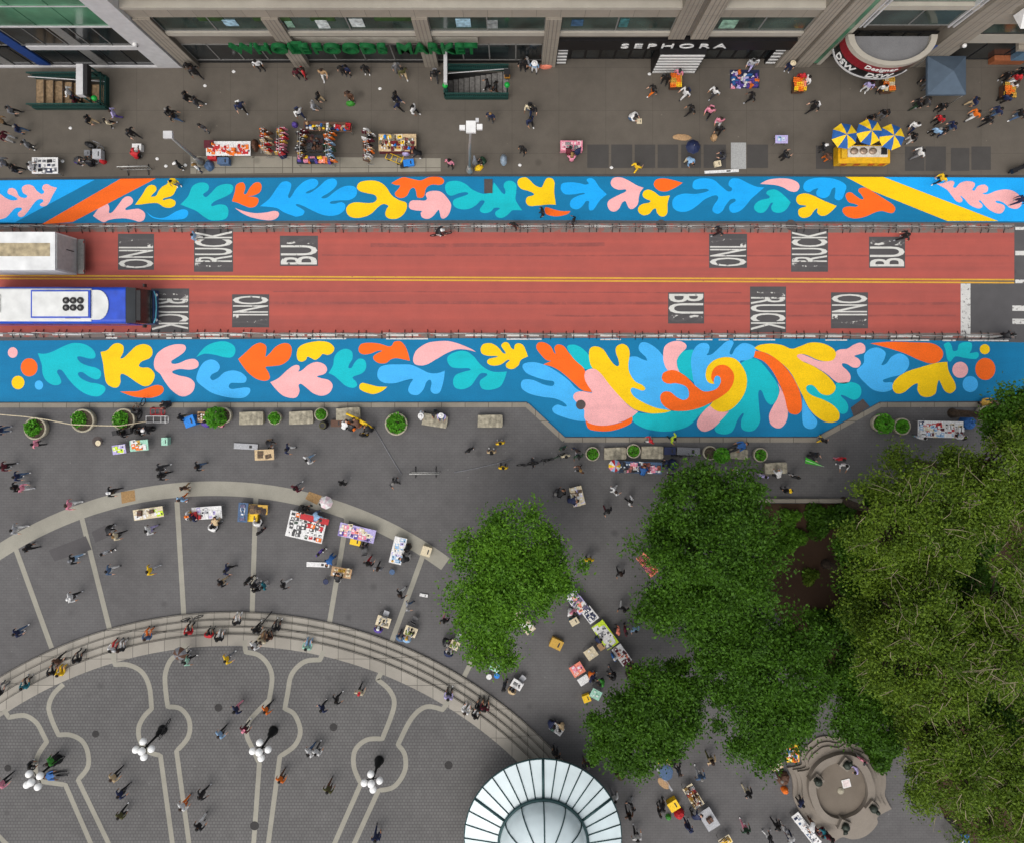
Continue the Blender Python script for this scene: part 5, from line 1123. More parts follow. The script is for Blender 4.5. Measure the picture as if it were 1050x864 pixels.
rbox('folding_ladder', 'pale folding ladder lying along the kerb below the steel plate', 'ladder', 740, 176, 36, 3, .1, 'denim', 3, 'white')
# hot dog cart with its three parasols
hc = thing('food_cart', 'yellow food cart with a steel counter under three parasols', 'food cart', (*W(885, 159, 1.0).xy, WALK)); LAND.append(('yellow food cart', 885, 159))
MB().box((0, 0, .62), (3.9, 1.35, .86)).build('body', mat('cart_yellow', 'd9a515', .4, 0, .1, 4), hc)
t = MB().box((.25, .18, 1.075), (3.0, .82, .05)); t.build('counter', mat('cart_steel', 'd6cfc2', .4, .1), hc)
for i, x in enumerate((-.8, -.1, .6)): MB().lathe([(.24, 1.1), (.26, 1.18), (.1, 1.24)], (x, .2, 0), 12, 0, 1.2, 1).build('pan_lid', mat('pan', 'a58f7c', .4, .4), hc)
MB().box((1.45, .2, 1.16), (.4, .5, .14)).build('tray', M['frame_dark'], hc)
t = MB()
for x in (-1.4, -.4, .7, 1.5): t.box((x, -.69, .65), (.42, .03, .44))
t.build('picture_panel', mat('cart_pictures', 'b5541f', .5, 0, .4, 5), hc)
MB().box((-1.62, .1, 1.2), (.36, .9, .26)).build('cool_box', mat('cart_yellow2', 'd8a820', .5), hc)
for x in (-1.4, 1.4):
    for y in (-.6, .6): MB().torus((x, y, .19), .14, .05, 14, 5, 0, 'Y').build('wheel', M['tyre'], hc)
py_, pb_ = mat('parasol_yellow', 'ecc31a', .7, 0, .12, 4), mat('parasol_blue', '22599c', .7, 0, .12, 4)
def parasol(name, label, px, py, r, h, cols, rz, group=None, panels=8, base=None):
    z = ground_z(px, py) if base is None else base; p = W(px, py, z + h); o = thing(name, label, 'parasol', (p.x, p.y, z), rz, group); t = MB(); vs = [(0, 0, h)]
    sub = 1
    for i in range(panels): a = i * 2 * math.pi / panels; vs += [(r * .55 * math.cos(a), r * .55 * math.sin(a), h - .16), (r * math.cos(a), r * math.sin(a), h - .42)]
    for i in range(panels):
        j = (i + 1) % panels; t.add([vs[0], vs[1 + 2 * i], vs[1 + 2 * j]], [(0, 1, 2)], i % len(cols)); t.add([vs[1 + 2 * i], vs[2 + 2 * i], vs[2 + 2 * j], vs[1 + 2 * j]], [(0, 1, 2, 3)], i % len(cols))
        a0, a1 = i * 2 * math.pi / panels, (i + 1) * 2 * math.pi / panels
    t.build('canopy', cols, o)
    MB().tube([(0, 0, .05), (0, 0, h + .06)], .025, 6).build('pole', M['galv'], o)
    for i in range(panels): a = i * 2 * math.pi / panels; MB().tube([(0, 0, h - .03), (r * math.cos(a), r * math.sin(a), h - .44)], .012, 4).build('rib', M['galv'], o)
    return o
for px, py, rz, lab in ((868.5, 138, .25, 'yellow and blue parasol at the west end of the food cart'), (894, 134, .1, 'yellow and blue parasol in the middle over the food cart, half hidden'), (917, 139, .0, 'yellow and blue parasol at the east end of the food cart beside a queue')):
    parasol('parasol', lab, px, py, .98, 2.45, [py_, pb_], rz, 'food cart parasols')
cp = W(971.5, 77, 2.3)
ct = thing('canopy_tent', 'square grey blue canopy tent pitched against the marquee building', 'tent', (cp.x, cp.y, WALK)); LAND.append(('grey blue canopy tent', 971.5, 80))
h_ = 1.42; t = MB(); t.add([(-h_, -h_, 2.1), (h_, -h_, 2.1), (h_, h_, 2.1), (-h_, h_, 2.1), (0, 0, 2.95)], [(0, 1, 4), (1, 2, 4), (2, 3, 4), (3, 0, 4)])
for i in range(4):
    q = [(-h_, -h_), (h_, -h_), (h_, h_), (-h_, h_)]; a, b = q[i], q[(i + 1) % 4]; t.add([(a[0], a[1], 2.1), (b[0], b[1], 2.1), (b[0], b[1], 1.85), (a[0], a[1], 1.85)], [(3, 2, 1, 0)])
t.build('canopy', mat('tent_canvas', '4c5a68', .75, 0, .06, 2), ct)
for x in (-1, 1):
    for y in (-1, 1): MB().tube([(x * (h_ - .04), y * (h_ - .04), 0), (x * (h_ - .04), y * (h_ - .04), 2.1)], .025, 6).build('leg', M['galv'], ct)
def fruit_cart(px, py, label, short, cols):
    p = W(px, py, .9); o = thing('fruit_cart', label, 'fruit cart', (p.x, p.y, WALK)); MB().box((0, 0, .5), (.8, .95, .6)).build('body', cm('brown'), o); MB().box((0, 0, .83), (.9, 1.05, .05)).build('shelf', cm('gold'), o)
    for x in (-.36, .36): MB().torus((x, -.3, .16), .12, .04, 12, 5, 0, 'Y', math.pi / 2).build('wheel', M['tyre'], o)
    LAND.append((short, px, py)); put_goods(short, px, py, 14, 16, 0, WALK + .86, cols)
fruit_cart(693, 83, 'small wooden fruit cart loaded with orange and yellow fruit by the striped portal', 'portal fruit cart', 'fruit_crate orange 3, fruit_crate gold 2, fruit_crate yellow 1')
fruit_cart(820, 87, 'small fruit cart of oranges near the double pier', 'pier fruit cart', 'fruit_crate orange 3, fruit_crate yellow 2, fruit_crate coral 1')
fruit_cart(911, 87, 'small fruit cart with orange and cream crates below the round marquee', 'marquee fruit cart', 'fruit_crate orange 2, fruit_crate cream 2, fruit_crate gold 1')
fruit_cart(1035, 93, 'small fruit cart with gold crates at the east edge of the pavement', 'gold fruit cart', 'fruit_crate orange 2, fruit_crate gold 3')
heap('bag', 'green shopping bag beside the person in brown on the open pavement', 'bag', 359, 106, 9, 5.5, 'green', .4)
heap('bag', 'yellow plastic bag by the seated vendor near the tall pale pole', 'bag', 491, 172, 9, 6, 'yellow', .35, 25)
heap('bag', 'white plastic bag by the striped portal wall', 'bag', 714, 66, 5, 4, 'teal', .5)
heap('bag', 'red and orange bundle against the stone pier', 'bag', 560, 67.5, 13, 5, 'coral', .5)
for i, (px, py) in enumerate(((161, 163), (170, 170.5), (190, 169.5), (239.5, 73.5), (210, 88), (72, 131.5), (64, 165.5), (389.5, 91), (666, 76), (627, 172), (533, 169.5))):
    heap('paper_scrap', 'small white scrap of litter lying on the shop pavement', 'litter', px, py, 3.6, 3, 'white', .06)['group'] = 'litter on the shop pavement'

# ---- plaza side
T('lime print table', 'small print table with a lime and lilac cover, west of the orange and mint one', 122, 460.5, 14, 9.5, 8, 'lavender', 'framed_print lime 2, framed_print lavender 2')
T('orange and mint print table', 'print table with bright orange, mint and white sheets', 142.5, 456.5, 19, 11, 5, 'mint', 'framed_print orange 2, framed_print mint 2, framed_print white 2, framed_print gold 1')
rbox('storage_bin', 'pale green plastic bin beside the orange and mint print table', 'bin', 168.5, 452.5, 6.5, 8, .6, 'mint')
rbox('storage_bin', 'round topped blue bin beside the handcarts at the kerb', 'bin', 194, 432, 11, 11, .9, 'bright blue', 20)
T('flower bench', 'wooden bench top crowded with cream and gold flowers under the tall palm planter', 210, 427.5, 16, 11, -3, 'tan', 'jar cream 4, jar gold 3, statue brown 2', z=.5)
T('tan folding table', 'bare tan folding table beside the long white board', 271, 466, 20, 11, 2, 'beige', 'tray tan 2')
rbox('display_board', 'long pale board lying on the plaza beside the tan folding table', 'board', 252, 457.5, 25, 6, .12, 'pale grey', -3)
T('cream print table', 'print table with a cream cover and a brown crate end', 152, 526, 31, 11, 8, 'cream', 'framed_print cream 3, framed_print white 2, box brown 1, framed_print lime 1')
T('long white table', 'long white covered table with a red box and pale prints', 212, 525.5, 31, 13, 4, 'white', 'framed_print white 5, box red 1, framed_print pale grey 2, framed_print lavender 2')
T('blue cloth table', 'narrow table under a blue patterned cloth next to the wooden display', 249, 525, 10, 20, -4, 'denim', 'framed_print denim 3, tray lavender 1')
T('wooden grid display', 'low wooden grid display of small goods above the yellow bin', 264.5, 522, 20, 10, -3, 'gold', 'tray brown 4, tray tan 4', z=.55)
rbox('storage_bin', 'bright yellow bin under the wooden grid display', 'bin', 258.5, 530.5, 11, 8, .5, 'yellow', -3)
T('big picture stall', 'large stall of black and white pictures with a red cloth along its back', 314, 540, 39, 27, -13, 'white', 'framed_print black 6, framed_print white 6, framed_print orange 2, framed_print dark grey 5, framed_print maroon 3, framed_print dark green 3, folded_shirt red 2')
rbox('cloth', 'bright red cloth strip along the back of the big picture stall', 'cloth', 322.5, 532, 30, 6, .05, 'red', -13, None, PLAZA + .76)
T('purple poster table', 'long table of purple and pink posters with a pale end near the spoke', 366, 546, 38, 14, -13, 'lavender', 'framed_print purple 5, framed_print pink 4, framed_print cream 5, framed_print coral 1')
rbox('storage_bin', 'yellow plastic crate below the purple poster table', 'bin', 364.5, 554.5, 11, 8.5, .5, 'yellow', -13)
T('narrow white print table', 'narrow white table of pale prints standing end on near the stone ring', 408, 564, 13, 28, -14, 'white', 'framed_print white 4, framed_print pale blue 3, framed_print lavender 2, framed_print gold 1')
rbox('carton', 'white carton pair at the end of the stone ring', 'carton', 437, 565, 10, 10, .5, 'cream', -18)
T('tan hat table', 'small table of tan and cream straw goods on the stone spoke', 350, 586.5, 21, 10, -10, 'tan', 'cap cream 3, cap white 2, cap gold 2')
rbox('display_board', 'white lettered board lying by the person in blue at the easel', 'board', 326, 578.5, 24, 5, .1, 'white', -2)
T('cream chess table', 'cream chess table closest to the steps with a purple player', 393, 637, 14.5, 10.5, -18, 'cream', 'tray cream 1, statue white 2, statue black 2')
T('pale lime chess table', 'pale lime chess table with a player in pale blue', 421, 647, 13, 10, -20, 'cream', 'tray lime 1, statue white 2, statue black 2')
T('small chess table', 'small cream chess table with a stool on the far side', 466, 661, 9.5, 9, -28, 'cream', 'tray lime 1, statue white 2')
T('white chess table', 'white topped chess table at the edge of the tree with a beige player', 530, 701.5, 12, 9, -30, 'white', 'tray white 1, statue black 1')
T('leaf covered chess table', 'green topped chess table mostly hidden under leaves', 508, 684, 11, 8, -25, 'mint', 'tray lime 1, statue white 2')
T('dome side chess table', 'pale chess table with two hunched players above the glass dome', 571, 747, 14, 9, -35, 'white', 'tray mint 1, statue black 2, statue white 2')
def stool(px, py, col, label, ang=0):
    p = at(px, py, .45); o = thing('stool', label, 'stool', p, rad(ang)); MB().lathe([(.2, .42), (.22, .44), (.2, .47)], (0, 0, 0), 14).build('seat', cm(col), o)
    for k in range(4): a = k * math.pi / 2 + .78; MB().tube([(.16 * math.cos(a), .16 * math.sin(a), .43), (.2 * math.cos(a), .2 * math.sin(a), 0)], .015, 5).build('leg', M['galv'], o)
def chair(px, py, col, label, ang=0):
    p = at(px, py, .45); o = thing('folding_chair', label, 'chair', p, rad(ang)); MB().box((0, 0, .45), (.42, .42, .035)).build('seat', cm(col), o); MB().box((-.21, 0, .72), (.03, .42, .3)).build('backrest', cm(col), o)
    for sx in (-.18, .18):
        for sy in (-.18, .18): MB().tube([(sx, sy, .44), (sx * 1.15, sy, 0)], .013, 5).build('leg', M['galv'], o)
chair(396, 628.5, 'pale grey', 'pale empty chair above the cream chess table', 70); chair(471, 652, 'pale grey', 'pale empty chair above the small chess table', 60); chair(536, 695, 'pale grey', 'pale empty chair beside the white topped chess table', 50)
chair(425.5, 634.5, 'dark grey', 'dark empty chair above the pale lime chess table', 60); stool(501.5, 693.5, 'white', 'round white stool beside the green chess table'); stool(509.5, 692.5, 'bright blue', 'round bright blue stool beside the green chess table')
stool(334, 596, 'navy', 'navy stool with a white bag on it below the white lettered board'); stool(402, 586, 'denim', 'big round denim covered stool below the narrow white print table'); chair(373.5, 565.5, 'dark grey', 'dark empty chair below the yellow plastic crate', 100)
stool(100.5, 454, 'cream', 'small round cream stool on the open plaza west of the print tables')
rbox('paper_roll', 'white paper roll lying on the plaza by the spoke', 'paper', 434.5, 610, 8.5, 3, .12, 'white', -10)
T('pavement portrait table', 'square portrait table with pale cards and two white hats at its head', 592, 508.5, 13, 20, 14, 'cream', 'framed_print cream 4, framed_print lavender 2, cap white 2, tray tan 2')
T('long jewellery table', 'long dark jewellery table with denim and coral goods along the kerb walkway', 656, 479, 46, 12, -2, 'denim', 'tray denim 6, tray dark grey 4, tray coral 5, folded_shirt pink 3, framed_print white 3, jar pale blue 3')
parasol('parasol', 'small pinwheel parasol in pink, blue, white and yellow beside the jewellery table', 631, 478, .46, 1.9, [cm('pink'), cm('pale blue'), cm('red'), cm('white'), cm('yellow')], .3, None, 10)
rbox('black_case', 'black equipment case beside the stone bench at the kerb', 'case', 687, 462, 12, 8, .5, 'black', 0, 'navy')
rbox('steel_grate', 'dark steel trolley with bars next to the black equipment case', 'trolley', 706, 462.5, 24, 8, .35, 'dark grey', -3, 'grey')
heap('tarpaulin', 'dark navy tarpaulin at the east end of the jewellery table', 'tarp', 690, 476, 10, 11, 'navy', .7)
T('white and lilac goods table', 'stall table of white and lilac goods under the tree edge', 592, 617, 13, 24, 38, 'lavender', 'framed_print white 5, tray lavender 4, framed_print coral 3, framed_print mint 2')
T('white and navy print table', 'white table of navy prints in the slanting row of stalls', 605, 630, 11.5, 16, 38, 'white', 'framed_print white 3, framed_print navy 3')
T('lime covered stall', 'lime green covered stall table with white pages in the slanting row', 620.5, 650.5, 14.5, 29, 36, 'lime', 'framed_print white 7, framed_print grey 3')
T('red card stall', 'white stall table with a block of red cards at the end of the slanting row', 637.5, 671, 11.5, 21, 36, 'white', 'framed_print maroon 5, framed_print coral 3, framed_print white 3')
rbox('carton', 'pale tan carton beside the lime covered stall', 'carton', 617, 662, 8, 7.5, .5, 'tan', 35); rbox('carton', 'blue carton with a cream lid behind the white and lilac stall', 'carton', 589, 637, 9, 7, .5, 'teal', 30, 'cream')
T('cream sketch table', 'square cream table with a sketch on it standing apart', 606, 669.5, 12, 11, 35, 'cream', 'framed_print cream 2')
T('coral painting table', 'square table under a coral and pink painting', 592, 686, 13.5, 12, 32, 'coral', 'framed_print coral 2, framed_print pink 2')
T('plain white table', 'plain white table beside the coral painting table', 598.5, 697, 11.5, 8, 33, 'white', '')
T('mint table at the leaves', 'mint green table at the edge of the leaves', 611, 711.5, 11, 9.5, -28, 'mint', 'framed_print mint 2')
rbox('storage_bin', 'yellow crate beside the mint green table', 'bin', 601.5, 716, 8, 7.5, .4, 'yellow', 20); rbox('storage_bin', 'large yellow crate under the tree edge on the open plaza', 'bin', 570.5, 660, 13, 10, .5, 'gold', -25)
T('table under the tree', 'cream table half seen under the middle tree', 537, 637, 11, 27, 38, 'cream', 'framed_print cream 3, framed_print white 3, tray green 2'); rbox('cool_box', 'bright blue cool box under the middle tree', 'cool box', 556, 592, 9, 14, .6, 'blue', 35)
T('coral pink stall', 'coral pink stall table half hidden under the big dark tree', 664, 578.5, 11, 25, 38, 'coral', 'tray coral 4, tray pink 4, toy coral 3', z=1.1)
T('gold and white trinket table', 'trinket table of gold and white goods near the yellow box', 711, 816, 11.5, 25, 32, 'cream', 'tray gold 5, tray white 4, statue brown 4, tray red 2, jar cream 3'); T('grey covered table', 'table under a plain grey cover at the end of the trinket table', 727, 839.5, 14, 22, 32, 'pale grey', 'box brown 1')
rbox('storage_bin', 'bright yellow open box beside the red bag near the trinket table', 'bin', 691, 826, 11, 10, .6, 'yellow', 32, 'yellow'); heap('bag', 'bright red bag beside the bright yellow box', 'bag', 696.5, 834, 11, 9, 'red', .7, 30); heap('bag', 'green bag under the bright yellow box', 'bag', 685.5, 837.5, 6, 5, 'green', .4)
T('yellow goods table', 'table corner of yellow goods at the bottom edge of the plaza', 744, 862, 13, 9, 30, 'cream', 'tray gold 3, framed_print yellow 2')
heap('tarpaulin', 'flat grey tarpaulin spread on the plaza beside torn cardboard', 'tarp', 683, 792, 15, 16, 'denim', .1, 30); heap('cardboard', 'torn brown cardboard lying beside the grey tarpaulin', 'cardboard', 681, 803, 16, 8, 'tan', .06, -40); rbox('wooden_pole', 'long pale pole lying across the torn cardboard', 'pole', 680, 797, 2, 34, .05, 'pale grey', 35)
rbox('storage_bin', 'bright yellow crate under the leaves beside people in black', 'bin', 679, 778, 11, 8, .5, 'yellow', 8)
T('white flower table', 'white table of cream flowers beside the fountain steps', 794, 780, 12.5, 19, 24, 'beige', 'jar cream 5, jar white 4, statue white 3'); T('yellow game table', 'yellow and blue table of bright toys at the fountain steps', 813, 771.5, 13, 19, 2, 'yellow', 'framed_print blue 2, framed_print lime 1, toy orange 2, framed_print coral 2, tray gold 1')
heap('bag', 'dark heap of sacks between the flower table and the fountain steps', 'bag', 803, 798, 14, 13, 'brown', .7, 40); heap('bag', 'bright orange sack at the fountain steps', 'bag', 805, 810, 7, 7, 'orange', .5); heap('bag', 'grey sack beside the dark heap', 'bag', 797, 794, 8, 8, 'grey', .5)
T('long white book bench', 'long white bench of books and papers along the fountain steps', 827, 850, 9, 40, 38, 'white', 'framed_print pale grey 4, framed_print white 4, framed_print denim 2, framed_print navy 2', z=.5)
T('crowded picture stall', 'big stall of white and red pictures by the kerb, beside the blue tarpaulin', 964.5, 440, 47, 17, -1, 'white', 'framed_print white 8, framed_print red 5, framed_print cream 4, framed_print pale blue 5, framed_print maroon 3, box white 2, framed_print navy 2')
heap('tarpaulin', 'bright blue tarpaulin bundle at the end of the crowded picture stall', 'tarp', 993, 433, 14, 14, 'blue', 1.0)
p = W(836, 473, .9); t = MB(); t.add([(-.75, .35, .9), (.75, -.4, .6), (-.65, -.15, .5), (-.75, .35, .86), (.75, -.4, .56), (-.65, -.15, .46)], [(0, 2, 1), (3, 4, 5), (0, 1, 4, 3), (1, 2, 5, 4), (2, 0, 3, 5)]); t.tube([(-.7, .1, .7), (.75, -.4, .58)], .02, 5, 1)
tag(t.build('kite', [mat('kite_green', '3faa2c', .6, 0, .1, 5), M['white']], None, (p.x, p.y, PLAZA)), 'bright green folded kite held out over the side walkway', 'kite')
parasol('parasol', 'closed down grey brown parasol carried on the inner plaza', 182, 672, .52, 2.0, [cm('grey'), cm('brown')], 0, None, 8)
parasol('parasol', 'pinkish white parasol carried past the big picture stall', 333, 516, .5, 2.0, [cm('white'), mat('blush', 'd8c0c4', .8)], 0, None, 8)
parasol('parasol', 'dark navy parasol held over the vault panels', 712, 149, .55, 2.0, [cm('navy')], 0, None, 8)
# barrel, hoses, ropes
p = W(331, 436, .9); b_ = thing('barrel', 'black plastic barrel with a ring lid beside the small planter', 'barrel', (p.x, p.y, PLAZA)); MB().lathe([(.28, 0), (.33, .3), (.33, .6), (.28, .86)], (0, 0, 0), 18).build('body', M['black'], b_); MB().torus((0, 0, .87), .22, .04, 18, 6).build('lid', cm('olive'), b_)
def line(name, label, cat, pts, r, col, z=0.9):
    t = MB(); t.tube([W(a, b, z + PLAZA) for a, b in pts], r, 6); return tag(t.build(name, cm(col, .6)), label, cat)
line('rope', 'pale yellow rope strung between the round planters', 'rope', [(-12, 424), (25, 427), (47, 430), (73, 435), (98, 436), (122, 436.5), (150, 432)], .035, 'cream')
line('hose', 'yellow folded hose carried by the street cleaners', 'hose', [(355, 424), (366, 429), (375, 434), (382, 438), (374, 435), (362, 428)], .09, 'yellow', 1.0)
line('plank', 'orange brown plank carried across by the street cleaners', 'plank', [(355, 432), (364, 441)], .14, 'orange', 0.9)
line('cable', 'faint grey cable trailing over the plaza from the cleaners', 'cable', [(383, 437), (395, 458), (405, 475), (412, 486)], .035, 'grey', 0.03)
line('cable', 'faint grey cable running over the plaza toward the yellow vest', 'cable', [(466, 484), (487, 480), (508, 475), (525, 470)], .035, 'grey', 0.03)
rbox('tool_box', 'brown tool crate on the ground beside the barrel', 'crate', 345, 434, 12, 7, .35, 'brown', 0); 
t = MB(); q = W(978, 855, 1.0)
kk_ = thing('small_kiosk', 'narrow blue and white kiosk roof at the bottom edge of the park', 'kiosk', (q.x, q.y, PLAZA)); MB().box((0, 0, 1.1), (.5, 1.5, 2.2)).build('body', M['frame_grey'], kk_); MB().box((0, 0, 2.24), (.62, 1.7, .07)).build('roof', cm('blue'), kk_); MB().box((-.18, .2, 2.285), (.14, 1.0, .02)).build('skylight', M['white'], kk_)

# ---------------------------------------------------------------- the glass dome pavilion
kx, ky = W(557, 862, 4.4).xy
gd = thing('glass_pavilion', 'round glass roofed pavilion with dark green ribs and a central dome', 'pavilion', (kx, ky, PLAZA)); LAND.append(('glass dome', 590, 800))
M['dome_glass'] = mat('milky_glass', 'cbd8d9', .15, 0, .05, .8, .6); M['rib'] = mat('green_steel', '2e4a4b', .45, .3)
Ro, Ri, zo, zi, nP = 5.60, 3.12, 3.9, 4.5, 36
for i in range(nP):
    a0, a1 = 2 * math.pi * i / nP, 2 * math.pi * (i + 1) / nP; t = MB(); P_ = [(Ri, a0, zi), (Ri, a1, zi), (Ro, a1, zo), (Ro, a0, zo)]
    v = [(r * math.cos(a), r * math.sin(a), z) for r, a, z in P_]; t.add(v + [(x, y, z - .05) for x, y, z in v], [(3, 2, 1, 0), (4, 5, 6, 7), (0, 1, 5, 4), (1, 2, 6, 5), (2, 3, 7, 6), (3, 0, 4, 7)]); t.build('roof_pane', M['dome_glass'], gd)
t = MB()
for i in range(nP):
    a = 2 * math.pi * i / nP; big = i % 6 == 3; t.tube([(Ri * math.cos(a), Ri * math.sin(a), zi + .02), ((Ro + .02) * math.cos(a), (Ro + .02) * math.sin(a), zo + .02)], .10 if big else .045, 6)
t.build('roof_rib', M['rib'], gd)
for k in range(12):                                   # dome: 12 gores with ribs
    a0, a1 = 2 * math.pi * k / 12, 2 * math.pi * (k + 1) / 12; t = MB(); rows = []
    for j in range(7):
        f = j / 6 * math.pi / 2 * .97; r, z = Ri * .985 * math.cos(f), zi + .25 + 2.0 * math.sin(f); rows.append([(r * math.cos(a0 + (a1 - a0) * q / 4), r * math.sin(a0 + (a1 - a0) * q / 4), z) for q in range(5)])
    t.add([v for r in rows for v in r], [(j * 5 + q, j * 5 + q + 1, (j + 1) * 5 + q + 1, (j + 1) * 5 + q) for j in range(6) for q in range(4)], 0, True); t.build('dome_pane', M['dome_glass'], gd)
    t = MB(); t.tube([(Ri * .995 * math.cos(j / 8 * 1.55) * math.cos(a0), Ri * .995 * math.cos(j / 8 * 1.55) * math.sin(a0), zi + .27 + 2.0 * math.sin(j / 8 * 1.55)) for j in range(9)], .045, 6); t.build('dome_rib', M['rib'], gd)
MB().torus((0, 0, zi + .12), Ri, .13, 48, 8).build('dome_ring', M['rib'], gd); MB().torus((0, 0, zo - .08), Ro, .07, 72, 6).build('gutter', M['rib'], gd); MB().lathe([(.25, 6.72), (.2, 6.85), (.02, 7.0)], (0, 0, 0), 14).build('finial', M['rib'], gd)
for k in range(12): a = 2 * math.pi * k / 12; MB().tube([((Ri + .1) * math.cos(a), (Ri + .1) * math.sin(a), 0), ((Ri + .1) * math.cos(a), (Ri + .1) * math.sin(a), 4.4)], .09, 8).build('column', M['rib'], gd)
MB().lathe([(2.9, 0), (2.9, 4.4)], (0, 0, 0), 24).build('wall', M['glass'], gd)

# ---------------------------------------------------------------- the octagonal fountain
M['fount'] = ground_mat('fountain_granite', '8a8176', '766d62', .08, spots=False); M['basin'] = ground_mat('fountain_basin', '786e62', '62584d', .08, spots=False)
fc = W(860, 808, .5); fo = thing('stone_fountain', 'dry lobed granite fountain with stepped base and four bronze spouts', 'fountain', (fc.x, fc.y, PLAZA)); LAND.append(('stone fountain', 858, 806))
out_ = '205,190 245,162 300,152 355,162 385,160 435,133* 468,195* 500,212 570,238 640,300 690,400 694,480 688,545 732,632* 642,682 640,725 600,780 540,820 470,832 405,818 345,856* 300,800 235,762 160,700 105,610 82,545 82,480 70,415 42,360* 100,352 140,335 132,285 155,235'
def fpoly(s, k, z):
    P_ = [(800 + x / 6.45, 730 + y / 6.45) for x, y in smooth(s, 4)]; c = (861, 806); o_ = []
    for x, y in P_: q = W(c[0] + (x - c[0]) * k, c[1] + (y - c[1]) * k, z); o_.append((q.x - fc.x, q.y - fc.y))
    return o_
for k, z0, z1, nm in ((1.0, 0, .16, 'lower_step'), (.89, .161, .32, 'middle_step'), (.80, .321, .48, 'upper_step')): MB().prism(fpoly(out_, k, z1), z0, z1).build(nm, M['fount'], fo)
rimo, rimi = [], []
for i in range(72):
    a = 2 * math.pi * i / 72; lob = 1 + .045 * abs(math.cos(2 * a + .9)) ; x, y = 405 + 213 * lob * math.cos(a), 505 - 226 * lob * math.sin(a); q = W(800 + x / 6.45, 730 + y / 6.45, .95); rimo.append((q.x - fc.x, q.y - fc.y))
    x, y = 405 + 166 * lob * math.cos(a), 508 - 184 * lob * math.sin(a); q = W(800 + x / 6.45, 730 + y / 6.45, .95); rimi.append((q.x - fc.x, q.y - fc.y))
t = MB()
for i in range(72): j = (i + 1) % 72; t.prism([rimo[i], rimo[j], rimi[j], rimi[i]], .485, .95)
t.build('rim', M['fount'], fo)
t = MB(); t.prism([(x * .985, y * .985) for x, y in rimi], .482, .60); t.build('basin', M['basin'], fo)
q = W(862, 810, .7); MB().lathe([(.26, .6), (.26, .64), (.12, .66), (.10, .72)], (q.x - fc.x, q.y - fc.y, 0), 16).build('jet', M['planter'], fo)
for x, y, rz in ((428, 332, .9), (238, 442, 2.4), (603, 618, 5.6), (418, 738, 4.3)):
    q = W(800 + x / 6.45, 730 + y / 6.45, 1.1); qx, qy = q.x - fc.x, q.y - fc.y
    MB().box((qx, qy, .87), (.8, .8, .75), rz).build('pedestal', M['fount'], fo)
    MB().ball((qx, qy, 1.42), .3, 12, 8, 0, .75).ball((qx + .26 * math.cos(rz), qy + .26 * math.sin(rz), 1.6), .17, 10, 6).tube([(qx + .3 * math.cos(rz), qy + .3 * math.sin(rz), 1.58), (qx + .5 * math.cos(rz), qy + .5 * math.sin(rz), 1.5)], [.1, .06], 8).box((qx, qy, 1.26), (.55, .4, .06), rz).build('bronze_spout', mat('bronze', '3a4038', .5, .5, .2, 6), fo)
q = W(868, 803, .8); tag(MB().box((0, 0, .03), (.62, .62, .05)).box((0, 0, .058), (.5, .5, .006), 0, 1).build('white_board', [M['white'], mat('board_print', 'd8c8c4', .6)], None, (q.x, q.y, PLAZA + .601), .25), 'square white board left in the dry fountain basin', 'board')
# ---------------------------------------------------------------- people
BASE = {'pelvis': (0, 0, .93), 'spine': (0, 0, 1.13), 'chest': (.0, 0, 1.33), 'neck': (0, 0, 1.49), 'head': (.03, 0, 1.60), 'top': (.02, 0, 1.69)}
for s, n_ in ((1, 'l'), (-1, 'r')):
    BASE.update({'hip' + n_: (0, s * .10, .88), 'knee' + n_: (.03, s * .11, .49), 'ankle' + n_: (0, s * .115, .09), 'toe' + n_: (.17, s * .13, .04),
                 'sh' + n_: (0, s * .195, 1.41), 'el' + n_: (-.03, s * .26, 1.14), 'wr' + n_: (.05, s * .27, .90), 'ha' + n_: (.08, s * .265, .81)})
RADS = {'pelvis': .145, 'spine': .125, 'chest': .15, 'neck': .055, 'head': .098, 'top': .08, 'hip': .105, 'knee': .066, 'ankle': .046, 'toe': .042, 'sh': .078, 'el': .052, 'wr': .036, 'ha': .034}
EDGES = [('pelvis', 'spine'), ('spine', 'chest'), ('chest', 'neck'), ('neck', 'head'), ('head', 'top')]
for n_ in 'lr': EDGES += [('pelvis', 'hip' + n_), ('hip' + n_, 'knee' + n_), ('knee' + n_, 'ankle' + n_), ('ankle' + n_, 'toe' + n_), ('chest', 'sh' + n_), ('sh' + n_, 'el' + n_), ('el' + n_, 'wr' + n_), ('wr' + n_, 'ha' + n_)]
def zone(a, b):
    e = (a + '|' + b)
    if 'toe' in e: return 3
    if 'knee' in e or 'hip' in e: return 2
    if 'top' in e or 'neck|head' in e or 'ha' in a + b[:2] and 'wr' in e or ('wr' in e and 'el' in e): return 0
    return 1
